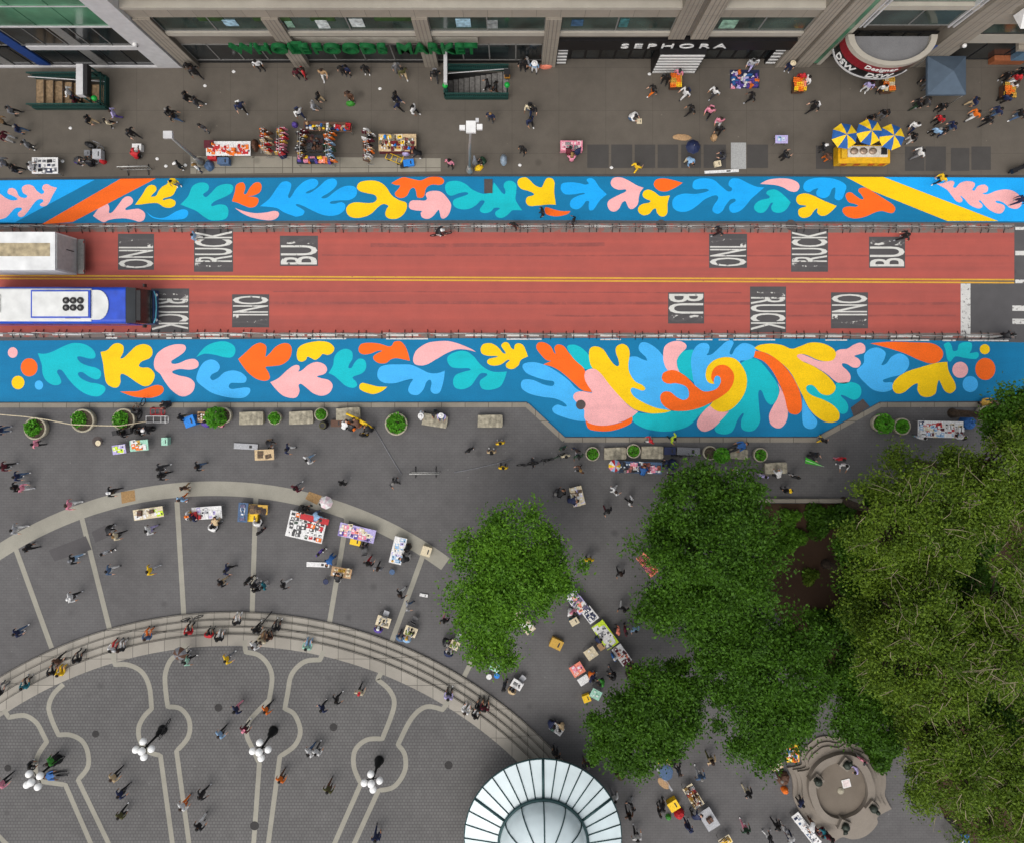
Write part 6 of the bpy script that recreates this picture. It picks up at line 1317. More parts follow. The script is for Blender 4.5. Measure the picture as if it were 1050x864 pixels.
def pose(kind):
    J = dict(BASE)
    def sh(keys, d):
        for k in keys: J[k] = tuple(J[k][i] + d[i] for i in range(3))
    if kind in 'wv':                       # mid-stride
        f, b = ('l', 'r') if kind == 'w' else ('r', 'l'); s = 1 if f == 'l' else -1
        J['knee' + f] = (.18, s * .10, .51); J['ankle' + f] = (.24, s * .10, .09); J['toe' + f] = (.40, s * .11, .06)
        J['knee' + b] = (-.02, -s * .10, .50); J['ankle' + b] = (-.24, -s * .10, .13); J['toe' + b] = (-.09, -s * .11, .04)
        J['el' + f] = (-.16, s * .27, 1.15); J['wr' + f] = (-.14, s * .30, .92); J['ha' + f] = (-.11, s * .30, .83)
        J['el' + b] = (.08, -s * .27, 1.15); J['wr' + b] = (.27, -s * .26, .99); J['ha' + b] = (.35, -s * .25, .95)
    elif kind == 's': sh(['kneel', 'anklel', 'toel'], (.04, .05, 0))
    elif kind == 'p':                      # standing, one forearm raised to look at a phone
        J['elr'] = (.02, -.25, 1.13); J['wrr'] = (.24, -.14, 1.22); J['har'] = (.31, -.08, 1.26); J['head'] = (.06, 0, 1.59); sh(['top'], (.03, 0, -.01))
    elif kind == 'r':                      # both arms reaching forward
        for s, n_ in ((1, 'l'), (-1, 'r')): J['el' + n_] = (.14, s * .26, 1.18); J['wr' + n_] = (.38, s * .20, 1.12); J['ha' + n_] = (.47, s * .18, 1.11)
    elif kind == 'b':                      # bending forward from the hips
        for k, v in {'spine': (.10, 0, 1.10), 'chest': (.27, 0, 1.22), 'neck': (.42, 0, 1.29), 'head': (.52, 0, 1.32), 'top': (.61, 0, 1.31)}.items(): J[k] = v
        for s, n_ in ((1, 'l'), (-1, 'r')): J['sh' + n_] = (.34, s * .19, 1.25); J['el' + n_] = (.42, s * .24, .98); J['wr' + n_] = (.54, s * .18, .78); J['ha' + n_] = (.58, s * .16, .70)
    elif kind in 'tg':                     # sitting on a step or bench; 'g' leans on its knees
        d = .50 if kind == 't' else .50
        for k in ('pelvis', 'spine', 'chest', 'neck', 'head', 'top', 'hipl', 'hipr', 'shl', 'shr'): J[k] = (J[k][0], J[k][1], J[k][2] - .93 + d)
        if kind == 'g':
            for k, x in (('spine', .05), ('chest', .15), ('neck', .26), ('head', .34), ('top', .37), ('shl', .18), ('shr', .18)): J[k] = (x, J[k][1], J[k][2] - x * .25)
        for s, n_ in ((1, 'l'), (-1, 'r')):
            J['knee' + n_] = (.44, s * .14, d + .02); J['ankle' + n_] = (.46, s * .14, .09); J['toe' + n_] = (.62, s * .16, .04)
            J['el' + n_] = (J['sh' + n_][0] + .08, s * .27, d + .26); J['wr' + n_] = (.36, s * .20, d + .16); J['ha' + n_] = (.45, s * .17, d + .12)
    elif kind == 'k':                      # crouching
        d = .34
        for k, x in (('pelvis', -.08), ('spine', 0), ('chest', .12), ('neck', .21), ('head', .28), ('top', .29), ('hipl', -.08), ('hipr', -.08), ('shl', .13), ('shr', .13)): J[k] = (x, J[k][1], J[k][2] - .93 + d)
        for s, n_ in ((1, 'l'), (-1, 'r')):
            J['knee' + n_] = (.34, s * .19, .46); J['ankle' + n_] = (.02, s * .15, .10); J['toe' + n_] = (.19, s * .17, .04)
            J['el' + n_] = (.28, s * .27, .62); J['wr' + n_] = (.48, s * .16, .56); J['ha' + n_] = (.56, s * .13, .54)
    elif kind == 'l':                      # lying on one's back
        for k in list(J): x, y, z = J[k]; J[k] = (-(z - .9), y, .14 + x * .6)
        for n_ in 'lr': J['toe' + n_] = (.86, J['toe' + n_][1], .24)
    elif kind == 'c':                      # riding: seated high, leaning to the bar
        for k, v in {'pelvis': (-.2, 0, .98), 'spine': (-.1, 0, 1.16), 'chest': (.04, 0, 1.32), 'neck': (.15, 0, 1.43), 'head': (.23, 0, 1.53), 'top': (.24, 0, 1.62)}.items(): J[k] = v
        for s, n_ in ((1, 'l'), (-1, 'r')):
            J['hip' + n_] = (-.18, s * .1, .94); J['knee' + n_] = (.16, s * .12, .72 if s > 0 else .56); J['ankle' + n_] = (-.02, s * .13, .40 if s > 0 else .16); J['toe' + n_] = (.13, s * .13, .36 if s > 0 else .12)
            J['sh' + n_] = (.08, s * .19, 1.38); J['el' + n_] = (.22, s * .26, 1.15); J['wr' + n_] = (.33, s * .26, 1.05); J['ha' + n_] = (.38, s * .26, 1.03)
    return J
HAIRM = {k: mat('hair_' + k, c, .7, 0, .2, 20) for k, c in (('black', '17130f'), ('brown', '33231a'), ('fair', '8a6a3c'), ('grey', '7f7b76'))}
SKIN = [mat('skin_' + k, c, .6, 0, .06, 8) for k, c in (('pale', 'c99a80'), ('tan', 'a87858'), ('brown', '6f4a35'))]
for m_ in SKIN: pass
EYE = mat('eye_dark', '120e0c', .3)
BODY = {}
def body(kind, skirt=False):
    if kind in BODY: return BODY[kind]
    J = pose(kind); names = list(J); idx = {n_: i for i, n_ in enumerate(names)}
    me = bpy.data.meshes.new('person_source'); me.from_pydata([J[n_] for n_ in names], [(idx[a], idx[b]) for a, b in EDGES], []); ob = bpy.data.objects.new('person_source', me); C.objects.link(ob)
    ob.modifiers.new('skin', 'SKIN'); sub = ob.modifiers.new('sub', 'SUBSURF'); sub.levels = 1; sub.render_levels = 1
    for i, n_ in enumerate(names):
        r = RADS[n_[:-1]] if n_[:-1] in RADS else RADS[n_]; sv = me.skin_vertices[0].data[i]; sv.radius = (r, r); sv.use_root = n_ == 'pelvis'
    dg = bpy.context.evaluated_depsgraph_get(); out = bpy.data.meshes.new_from_object(ob.evaluated_get(dg)); out.name = 'person'; bpy.data.objects.remove(ob)
    P = {n_: np.array(J[n_]) for n_ in names}
    vs = [tuple(v.co) for v in out.vertices]; fs = [tuple(p.vertices) for p in out.polygons]; mi = []
    for f in fs:
        c = np.mean([vs[i] for i in f], 0); best = (9, 0)
        for a, b in EDGES:
            A, B = P[a], P[b]; t_ = np.clip(np.dot(c - A, B - A) / np.dot(B - A, B - A), 0, 1); d = np.linalg.norm(c - (A + (B - A) * t_)) - .5 * (RADS.get(a, RADS.get(a[:-1], .05)))
            z_ = zone(a, b)
            if z_ == 0 and 'el' in (a[:2], b[:2]): z_ = 1 if t_ < .75 else 0
            if a == 'chest' and b == 'neck': z_ = 1
            if d < best[0]: best = (d, z_)
        mi.append(best[1])
    bpy.data.meshes.remove(out); t = MB(); t.v = vs; t.f = [list(f) for f in fs]; t.m = mi; t.sm = [True] * len(fs)
    hd = P['head']; up_ = P['top'] - P['neck']; up_ /= np.linalg.norm(up_); fw = np.array([1.0, 0, 0]) - up_ * up_[0]; fw = fw / (np.linalg.norm(fw) + 1e-6) if np.linalg.norm(fw) > .2 else np.array([0, 0, 1.0]); sd_ = np.cross(up_, fw)
    q = lambda a, b, c: tuple(hd + fw * a + sd_ * b + up_ * c)
    t.add([q(.08, -.014, .0), q(.08, .014, .0), q(.085, 0, .045), q(.118, 0, .0)], [(0, 1, 3), (1, 2, 3), (2, 0, 3)], 0)         # nose
    for s in (-1, 1):
        t.add([q(.088, s * .030 - .012, .035), q(.088, s * .030 + .012, .035), q(.086, s * .030 + .012, .05), q(.086, s * .030 - .012, .05)], [(0, 1, 2, 3)], 4)
        t.add([q(.0, s * .09, -.02), q(.025, s * .09, .03), q(-.01, s * .11, .035), q(-.02, s * .1, -.01)], [(0, 1, 2, 3)], 0)
    t.add([q(.09, -.025, -.035), q(.09, .025, -.035), q(.088, .02, -.045), q(.088, -.02, -.045)], [(0, 1, 2, 3)], 4)
    for n_ in 'lr':                         # fingers and thumb beyond the palm
        w_, h2 = P['wr' + n_], P['ha' + n_]; d = h2 - w_; d /= np.linalg.norm(d); side = np.cross(d, [0, 1.0, 0]); side /= np.linalg.norm(side) + 1e-6; nn = np.cross(d, side)
        for k, ln_ in enumerate((.075, .085, .08, .062)):
            r0 = h2 + side * (-.026 + .017 * k) + d * .01; m_ = r0 + d * ln_ * .55; e_ = m_ + d * ln_ * .38 + nn * .02; t.tube([r0, m_, e_], [.0095, .009, .007], 4, 0)
        r0 = h2 - side * .03 - d * .02; t.tube([r0, r0 - side * .03 + d * .03, r0 - side * .035 + d * .065], [.011, .010, .008], 4, 0)
    me = t.mesh('person', [None] * 5 if False else [SKIN[0], cm('black'), cm('black'), M['black'], EYE])
    BODY[kind] = (me, hd, up_, fw, sd_)
    return BODY[kind]
HAIR = {}
def hair_mesh(kind, style):
    if (kind, style) in HAIR: return HAIR[(kind, style)]
    me, hd, up_, fw, sd_ = body(kind); t = MB(); v = []; n1, n2 = 12, 6
    q = lambda a, b, c: tuple(hd + fw * a + sd_ * b + up_ * c)
    R_ = .122 if style != 'bun' else .118
    for j in range(n2 + 1):
        for i in range(n1):
            th = 2 * math.pi * i / n1; back = -math.cos(th); lim = 1.35 + (.55 if back > .2 else 0); ph = j / n2 * (lim if style != 'cap' else 1.5)
            r = R_ * math.sin(ph); v.append(q(.9 * r * math.cos(th) - .012, .88 * r * math.sin(th), .045 + R_ * math.cos(ph)))
    fs = [(j * n1 + i, j * n1 + (i + 1) % n1, (j + 1) * n1 + (i + 1) % n1, (j + 1) * n1 + i) for j in range(n2) for i in range(n1)]
    t.add(v, fs, 0, True)
    if style == 'long': t.add([q(-.06, -.1, .03), q(-.06, .1, .03), q(-.12, .12, -.2), q(-.12, -.12, -.2), q(-.13, -.08, .03), q(-.13, .08, .03), q(-.19, .10, -.22), q(-.19, -.10, -.22)], [(0, 1, 2, 3), (7, 6, 5, 4), (4, 5, 1, 0), (3, 2, 6, 7), (1, 5, 6, 2), (4, 0, 3, 7)], 0, True)
    if style == 'bun': t.ball(q(-.12, 0, .11), .055, 8, 6)
    if style == 'cap': t.add([q(.06, -.085, .06), q(.06, .085, .06), q(.2, .06, .045), q(.2, -.06, .045), q(.06, -.085, .05), q(.06, .085, .05), q(.2, .06, .035), q(.2, -.06, .035)], [(3, 2, 1, 0), (4, 5, 6, 7), (0, 1, 5, 4), (1, 2, 6, 5), (2, 3, 7, 6), (3, 0, 4, 7)])
    if style == 'hat':
        vv = [q(.2 * math.cos(2 * math.pi * i / 14), .2 * math.sin(2 * math.pi * i / 14), .065) for i in range(14)]; vi = [q(.1 * math.cos(2 * math.pi * i / 14), .1 * math.sin(2 * math.pi * i / 14), .075) for i in range(14)]
        t.add(vv + vi, [(i, (i + 1) % 14, 14 + (i + 1) % 14, 14 + i) for i in range(14)])
    HAIR[(kind, style)] = t.mesh('hat' if style in ('cap', 'hat') else 'hair', HAIRM['black'])
    return HAIR[(kind, style)]
PACK = {}
LAND += [('brown subway stairs', 74, 96), ('grey subway stairs', 490, 88), ('glass building corner', 188, 66), ('green lettered shop front', 350, 60), ('striped portal', 690, 62), ('stone pier', 562, 62), ('double pier', 812, 62), ('round marquee', 895, 62),
         ('tall pale pole', 482, 176), ('slanting street light', 207, 167), ('steel plate', 757, 160), ('vault panels', 660, 160), ('parked truck', 75, 258), ('crossing stripes', 1042, 300), ('white word BUS', 910, 258), ('white word ONLY', 745, 258), ('white word TRUCK', 218, 258),
         ('roped planters', 85, 432), ('grassy round planter', 406, 434), ('stone ring', 60, 530), ('tan access cover', 131, 508), ('straight stone spoke', 186, 570), ('dark repaired patch', 75, 562), ('curved steps', 150, 652), ('chained black bicycle', 168, 748), ('green bicycle', 54, 781),
         ('inner plaza iron cover', 224, 725), ('keyhole stone lines', 292, 720), ('kerb corner', 578, 455), ('sleeping bench', 757, 465), ('garden wall', 830, 513), ('big dark tree', 645, 600), ('pink painted heart', 620, 415), ('yellow stripe of the mural', 960, 200), ('orange stripe of the mural', 110, 205), ('lone barricade', 436, 484), ('barrel', 331, 436)]
PSTYLE = {'w': 'walking', 'v': 'walking', 's': 'standing', 'p': 'looking at a phone', 'r': 'reaching out', 'b': 'bending over', 't': 'sitting', 'g': 'sitting hunched', 'k': 'crouching', 'l': 'lying down', 'c': 'riding'}
SEEN_LABEL = {}
def hair_words(st, hc):
    return {'cap': f'{hc} cap', 'hat': f'{hc} hat', 'long': f'long {hc} hair', 'bun': f'{hc} hair bun', 'short': f'short {hc} hair'}[st]
PEOPLE = []
def person(px, py, pz, head, top, legs, hair='black', style='short', hh=None, seat=None, pack=None, shoes=None):
    PEOPLE.append((px, py, pz, head, top, legs, hair, style, hh, seat, pack, shoes))
def build_people():
    names = {}
    cand = []
    for q in PEOPLE:
        px, py, pz, head, top, legs, hair, style, hh, seat, pack, shoes = q
        ds = sorted(((math.hypot(px - x, py - y), s) for s, x, y in LAND), key=lambda d: d[0]); a, b, c3 = ds[0][1], ds[1][1], ds[2][1]
        outfit = f"all in {top}" if top == legs else f"in {top} top and {legs} trousers"
        hw = hair_words(style, hair); bag = ' with a backpack' if pack else ''
        v = PSTYLE[pz]
        cand.append([f"person {outfit} {v}{bag} near the {a}", f"person {outfit}, {hw}, {v}{bag} near the {a}", f"person {outfit} {v}{bag} between the {a} and the {b}", f"person {outfit}, {hw}, {v} between the {a} and the {b}", f"person {outfit}, {hw}, {v} not far from the {c3}",
                     f"person {outfit} {v} closer to the {a} than to the {c3}", f"person {outfit} {v} beyond the {a} from the {b}"])
        cand[-1] = [x for x in cand[-1] if len(x.replace(',', '').split()) <= 16] or [f'person {outfit} near the {a}']
    level = [0] * len(cand)
    for _ in range(8):
        cnt = {}
        for i, c_ in enumerate(cand): cnt.setdefault(c_[min(level[i], len(c_) - 1)], []).append(i)
        dup = [v for v in cnt.values() if len(v) > 1]
        if not dup: break
        for v in dup:
            for i in v: level[i] += 1
    used = set()
    for i, q in enumerate(PEOPLE):
        px, py, pz, head, top, legs, hair, style, hh, seat, pack, shoes = q
        lab = cand[i][min(level[i], len(cand[i]) - 1)]
        if lab in used:
            lab = next((x for x in cand[i] if x not in used), None) or (cand[i][0].replace(' near the ', ' a step away from the ') if cand[i][0].replace(' near the ', ' a step away from the ') not in used else cand[i][0].replace(' near the ', ' further along from the '))
        used.add(lab)
        z0 = ground_z(px, py) if seat is None else seat; mid = hh if hh is not None else {'t': .45, 'g': .45, 'k': .4, 'l': .1}.get(pz, 1.0); p = W(px, py, z0 + mid)
        me, hd, up_, fw, sd_ = body(pz)
        o = obj('person', me, None, (p.x, p.y, z0), (0, 0, rad(head))); s = R.uniform(.94, 1.05); o.scale = (s * 1.08, s * 1.18, s * .95)
        sk = SKIN[R.choice([0, 0, 1, 1, 2])]
        for k, m_ in enumerate((sk, cm(top), cm(legs), cm(shoes) if shoes else cm(R.choice(['white', 'black', 'black', 'pale grey', 'dark grey'])))): o.material_slots[k].link = 'OBJECT'; o.material_slots[k].material = m_
        tag(o, lab, 'person')
        hm = hair_mesh(pz, style); hb = obj('hat' if style in ('cap', 'hat') else 'hair', hm, o); hb.material_slots[0].link = 'OBJECT'; hb.material_slots[0].material = cm(hair) if hair in COL and style in ('cap', 'hat') else HAIRM[hair if hair in HAIRM else 'black']
        if pack:
            J = BASE if pz in 'wvspr' else None
            if J:
                pk = PACK.get('m') or PACK.setdefault('m', MB().box((-.2, 0, 1.22), (.16, .30, .44), 0, 0, .85).box((-.29, 0, 1.14), (.05, .22, .22), 0, 0, .8).mesh('backpack', cm('black')))
                bk_ = obj('backpack', pk, o); bk_.material_slots[0].link = 'OBJECT'; bk_.material_slots[0].material = cm(pack)
    print('PEOPLE', len(PEOPLE))
pp = person
def many(s):
    """'px py pose heading top legs hair style [pack]' separated by ';' - colours with spaces use '_'."""
    for r in s.split(';'):
        f = r.split()
        if not f: continue
        px, py, pz, hd = float(f[0]), float(f[1]), f[2], float(f[3]); t_, l_, h_, st = [x.replace('_', ' ') for x in f[4:8]]
        st = {'s': 'short', 'l': 'long', 'c': 'cap', 'h': 'hat', 'b': 'bun'}[st]; ex = dict(x.split('=') for x in f[8:])
        person(px, py, pz, hd, t_, l_, h_, st, float(ex['hh']) if 'hh' in ex else None, float(ex['z']) if 'z' in ex else None, ex['p'].replace('_', ' ') if 'p' in ex else None, ex.get('s', '').replace('_', ' ') or None)
# shop pavement, west part
many('''11 113 w 10 grey black black s; 1 124 v 180 tan black brown s; 18 132 w 5 navy denim grey s; 5 140 s 340 maroon white black s; 28 148 p 200 grey dark_grey black s; 4 167 v 180 grey black grey s; 15 173 w 10 black black black l; 33 171 s 0 white black black s;
71 95 v 180 white denim brown s z=-.6; 77 103 w 180 maroon black black l z=-.8; 91 123 w 350 black beige black s; 110 125 w 30 cream black black l; 116 116 v 200 lavender purple brown s; 134 136 w 320 black black black s; 76 164 b 350 dark_grey purple black s; 93 169 k 90 black black black s; 140 161 k 90 red black red c;
193 68 s 280 black brown black s; 199 73 w 300 black black brown l; 191 99 w 350 black black black s; 201 104 w 0 dark_grey dark_grey black l s=white; 172 114 w 330 black black grey s; 178 119 v 0 black denim black l; 207 130 s 250 dark_grey grey black s; 246 109 w 290 navy black black s p=white; 264 66 s 280 white black black s; 183 169 p 200 black black white c; 201 171 s 220 white navy fair l;
304 74 s 300 maroon black black l; 311 74 s 200 red maroon brown l; 331 75 v 270 tan white brown l s=white; 350 71 s 260 black black black s; 355 71 s 240 navy black black l; 374 70 s 270 black black black s; 406 68 s 300 grey grey grey s; 413 74 w 290 olive beige black l s=white; 446 76 w 270 black dark_grey black s p=grey; 326 99 w 340 black beige black s; 321 108 w 350 pale_grey grey grey s; 306 115 w 300 white navy black s p=navy; 358 98 s 250 brown brown brown l; 405 99 w 330 black navy black s; 408 107 v 340 navy black black s; 424 112 w 330 white black black l s=white; 431 157 b 180 black black black s''')
many('''503 119 s 250 navy dark_grey fair s; 500 86 w 180 black black black s z=-.5; 508 89 v 180 black brown black s z=-.3; 536 66 s 270 black black black s; 548 68 s 260 pale_blue white white h; 541 63 s 200 grey black grey s; 543 111 w 260 cream denim black l p=black; 546 112 v 270 black navy black s; 543.5 124 w 300 navy black black s s=white; 536 153 s 240 black black black s; 461 167 s 250 pink black black l; 498 165 g 200 dark_green black black s; 582 158 g 60 maroon black black s; 593 158 g 120 navy denim grey c; 586 165 g 90 pink maroon fair l;
683 80 s 250 black black black s; 696 75 s 250 pink grey black c; 670 92 w 200 black orange black l; 703 95 w 210 white white black l p=navy; 733 94 w 220 white dark_grey black s; 709 112 w 200 black black black l; 728 114 w 250 pink black brown l p=pink; 738 124 w 260 pink white brown l; 738 133 w 250 black black black s; 647 119 k 330 white denim black c; 706 162 b 300 pale_blue cream black s; 712 150 s 250 navy navy black s; 743 160 k 180 dark_grey navy black s; 653 171 w 50 yellow yellow brown s; 774 63 s 260 white grey black s; 771 65 w 250 pale_grey lavender black l; 771 99 w 190 black black black l; 822 79 s 250 red black red c; 828 82 s 200 white navy black s; 835 109 w 200 black black black s p=white; 811 67 s 260 navy navy cream h; 891 88 s 250 lavender white maroon s; 894 85 w 0 maroon black black s; 804 160 r 30 black black black s; 844 151 s 10 black dark_grey white c; 849 161 s 40 brown orange brown s; 894 120 s 270 black brown black s; 907 116 s 250 black grey black s;
938 129 w 250 white navy black s; 936 141 s 200 black white black s; 943 157 w 200 white grey black l; 950 104 w 190 dark_grey black black s; 967 109 s 250 black black black s; 964 122 s 230 red black red s; 960 135 s 60 pale_blue black grey s; 967 134 s 250 black navy black s; 977 129 w 200 navy denim black s; 1000 104 v 190 navy beige black s; 1000 117 w 210 orange white orange s; 1023 114 w 205 navy denim black s; 1014 123 w 210 black black black l; 1046 117 w 200 black denim brown s; 1034 77 s 250 black black black s; 1043 80 s 240 red white red c; 1039 87 w 30 white white brown l; 1032 101 s 60 navy black black s; 1047 74 s 200 black dark_grey black s; 906 90 s 270 white black black s; 949 79 s 300 dark_grey black black s; 953 85 s 200 black grey black l; 942 106 w 200 black dark_green brown s;
966 183 w 210 yellow black black s; 1047 205 w 200 navy navy black s; 178 187 p 280 yellow grey black s''')
# the roadway
many('''450 238 c 8 black white white c z=.15; 527 231 s 250 black black black s; 556 217 s 200 black black black s; 588 227 w 150 black grey black s; 737 237 w 200 black black brown s; 928 242 w 190 black black black s; 199 242 w 350 pale_blue white black s; 1032 344 c 12 black black black s z=.15''')
# the side walkway of the plaza
many('''37 455 v 180 pink black black s; 1 441 s 0 navy denim black s; 5 478 w 0 maroon black pink s; 18 488 w 0 navy denim navy s; 17 499 w 10 black white black l; 23 500 v 350 pink white brown l; 72 517 w 350 pink white brown l s=white; 114 504 w 0 black black white c; 140 424 k 90 black black black s; 173 414 k 200 black black brown s; 126 444 s 30 black dark_grey black s; 143 443 s 40 black white black s; 152 440 p 200 black black white c; 186 428 s 200 black olive black s; 213 437 g 90 purple black black s; 227 437 g 80 pink maroon black s; 166 487 w 0 black black black l; 165 480 w 10 dark_grey dark_grey black s; 203 478 w 5 black denim brown s; 273 453 b 330 black tan grey s; 295 460 w 340 navy white black s;
189 500 w 250 brown tan black s; 187 511 w 240 pale_blue orange brown s; 304 500 w 40 maroon grey white s; 316 471 w 30 white pale_blue black s; 351 495 s 240 black black black s; 404 494 w 300 dark_grey black grey s; 352 439 b 60 white black black s; 359 441 b 70 black black black s; 373 446 s 80 black yellow black s; 368 437 b 120 brown orange black s; 381 441 b 150 black black black s; 331 515 s 200 white pink black l; 308 520 k 330 black black black s; 313 522 s 330 black black black l; 323 526 b 300 pale_blue denim grey s; 447 422 t 270 black dark_grey black l z=.12; 453 425 t 270 lavender denim white h z=.12; 432 426 s 0 white white white h; 481 461 s 300 black dark_grey black s; 504 463 s 90 beige black black l; 513 454 s 100 yellow tan black s; 516 479 s 90 yellow black black s; 546 474 s 10 black dark_grey black s;
577 459 s 300 dark_green black black s; 580 467 s 280 cream dark_green black s; 591 461 s 250 black purple brown s; 593 467 w 270 dark_green white black s; 595 481 w 200 brown black fair s; 573 509 b 60 black grey black s; 569 505 s 330 dark_grey black grey s; 583 513 b 0 navy black black s; 667 451 w 200 red white red c; 690 449 w 320 lime black black s; 659 486 b 80 blue navy black s; 630 503 w 20 white white brown s; 646 513 w 330 white black black l; 623 523 w 290 black maroon black s; 757 459 l 200 blue black black s hh=.5 z=.5; 757 484 w 200 white maroon black s; 783 488 s 80 lavender white black s; 799 489 b 100 white dark_grey grey s; 816 489 s 80 black white black s; 808 503 s 100 black black yellow c; 844 451 w 40 black yellow black s; 862 470 s 280 red pink black s; 865 476 r 260 white grey white s; 834 466 r 320 black black black s; 767 504 s 90 black black black s; 1016 413 l 0 gold brown black s hh=.2;
945 449 s 80 white pale_blue black s; 985 448 s 100 white black black l; 690 488 s 90 dark_grey black black s; 640 477 g 270 dark_grey black grey s; 683 476 s 180 navy black black s''')
# the outer plaza
many('''16 542 w 345 pale_grey white black s; 29 561 v 350 black black black s; 75 573 w 10 black pale_blue grey c; 109 541 b 320 black black black s; 119 549 w 10 cream black fair l; 108 566 s 300 pale_grey dark_grey red s; 112 584 w 350 denim white maroon s; 73 612 w 10 white black white c; 18 648 w 30 navy denim navy s s=white; 153 543 w 15 white lavender black l; 154 584 w 0 yellow pale_grey yellow s; 193 528 s 0 white yellow orange c; 199 530 s 40 navy lavender brown l; 221 538 b 90 beige black brown s; 219 543 k 80 white black black s; 267 545 s 130 black maroon black s; 233 583 w 340 navy black black s; 227 597 w 30 black beige brown l; 254 595 s 330 black black black s; 263 604 s 90 black white black s; 271 600 s 200 teal white black s; 261 599 s 60 black grey black l; 291 599 w 10 black white black l s=white; 244 637 t 90 black white black s; 265 538 k 90 white black grey s;
328 566 s 320 purple black black s; 340 571 b 240 blue blue black s; 346 596 b 80 black white black s; 373 560 s 90 dark_grey black black s; 378 577 w 60 black red black s; 388 582 w 250 grey black brown l; 419 573 b 170 black white black s; 420 560 k 200 black brown black s; 411 608 w 20 black white brown l; 418 621 w 350 pale_grey denim grey s; 388 647 g 80 purple black white c; 409 655 g 60 denim navy grey s; 417 657 g 80 pale_blue white gold c; 456 635 w 260 black pink black l; 455 655 g 330 black black grey s; 459 671 g 70 navy white black s; 523 709 g 60 beige black black s; 517 703 s 330 black dark_grey black s; 563 739 g 330 navy black black s; 577 741 g 220 beige dark_grey black s; 570 772 s 60 black black black s; 602 783 s 100 dark_grey brown grey s;
636 587 w 280 black black brown l s=white; 639 623 w 250 black white black s; 634 646 s 180 coral black coral c; 641 646 s 10 maroon black black s; 651 644 w 280 pale_blue grey black s; 588 626 s 300 pink white white s; 584 624 g 300 white grey black s; 557 606 s 30 cream black fair s; 561 614 s 80 black white black s; 559 583 s 200 beige grey brown s; 604 573 s 270 yellow black black s; 611 655 g 30 navy black black s; 629 673 s 30 blue navy white c; 646 682 s 120 black brown fair s; 604 689 g 330 orange denim black s; 607 694 s 320 navy white black s; 619 697 g 200 green dark_grey black s; 631 691 g 190 black black black s; 627 688 s 200 dark_grey grey black s; 613 746 w 330 red pink red c; 525 623 s 200 white denim white c;
633 794 k 20 olive black black s; 630 817 w 300 white grey black s; 648 826 w 200 black pale_grey black s; 645 835 w 280 brown black black l; 653 857 w 90 white black black l; 691 764 g 200 black olive black s; 692 779 g 180 black yellow black s; 696 790 w 350 black black brown s; 718 795 w 100 denim pale_grey grey s; 729 778 w 290 beige olive brown l; 679 826 s 330 black black black s; 676 833 s 20 black dark_grey black s; 706 847 s 60 navy navy navy c; 711 838 b 30 navy dark_grey black s; 767 812 w 300 black cream black s; 765 850 w 100 dark_green pink black s; 797 846 w 310 black black black l; 811 860 s 320 white navy black s; 789 858 w 340 black white black s; 806 851 s 200 grey white grey s; 821 822 s 330 navy black black s; 834 844 b 230 white brown white h; 845 850 g 200 teal maroon black s; 850 857 s 250 maroon black black l; 878 786 g 200 lavender navy black s; 884 778 s 240 pink white black c; 799 797 s 30 brown black grey s''')
# the curved steps and the inner plaza
many('''195 647 t 90 red black black s z=.42; 216 652 g 90 red black black s z=.42; 226 653 t 80 black white black s z=.42; 284 643 t 80 black black black s z=.3; 263 645 w 60 black black black s; 270 655 t 70 cream tan brown l z=.45; 277 653 t 100 brown black black s z=.45; 261 661 w 30 white black brown s; 153 652 t 90 denim orange brown s z=.42; 1 708 t 70 black grey black s z=.42; 28 702 t 90 teal black black s z=.42; 55 688 t 80 black black black s z=.42; 59 677 w 60 brown black black s; 64 689 t 90 yellow yellow black s z=.42; 81 675 t 80 black black black s z=.42; 117 664 t 70 white red black l z=.42; 126 664 t 90 black white brown s z=.42; 460 713 t 80 lavender black navy s z=.42; 477 727 t 60 white white brown l z=.42; 487 732 t 60 black white black s z=.42; 491 724 t 70 black black black s z=.3; 497 724 t 80 maroon black black l z=.3; 316 662 t 80 mint pale_blue white s z=.45;
188 674 s 0 dark_grey black grey s; 192 677 w 350 mint black black s; 233 675 w 20 yellow grey black s; 243 726 w 210 navy pink maroon s; 273 727 w 30 orange black black s; 3 802 w 40 pink black brown s; 31 784 k 20 black black black s; 53 779 s 200 green black brown s; 57 794 l 10 blue black pink s; 117 796 w 40 beige black brown l; 124 813 w 30 navy black black s; 124 835 w 60 olive black black s s=white; 226 752 w 40 pale_blue black brown s; 251 747 w 50 maroon dark_grey pink c; 207 814 w 20 black black black l; 188 825 w 40 white orange brown s; 205 845 w 50 black white black s; 288 798 w 60 orange brown black s; 331 725 w 210 navy black black s; 345 717 w 20 black black black s; 369 709 w 70 cream black red c; 318 770 w 30 white denim black l; 325 770 w 60 white dark_grey black s; 337 808 w 60 olive brown black s; 386 857 w 90 navy navy black s''')
build_people()
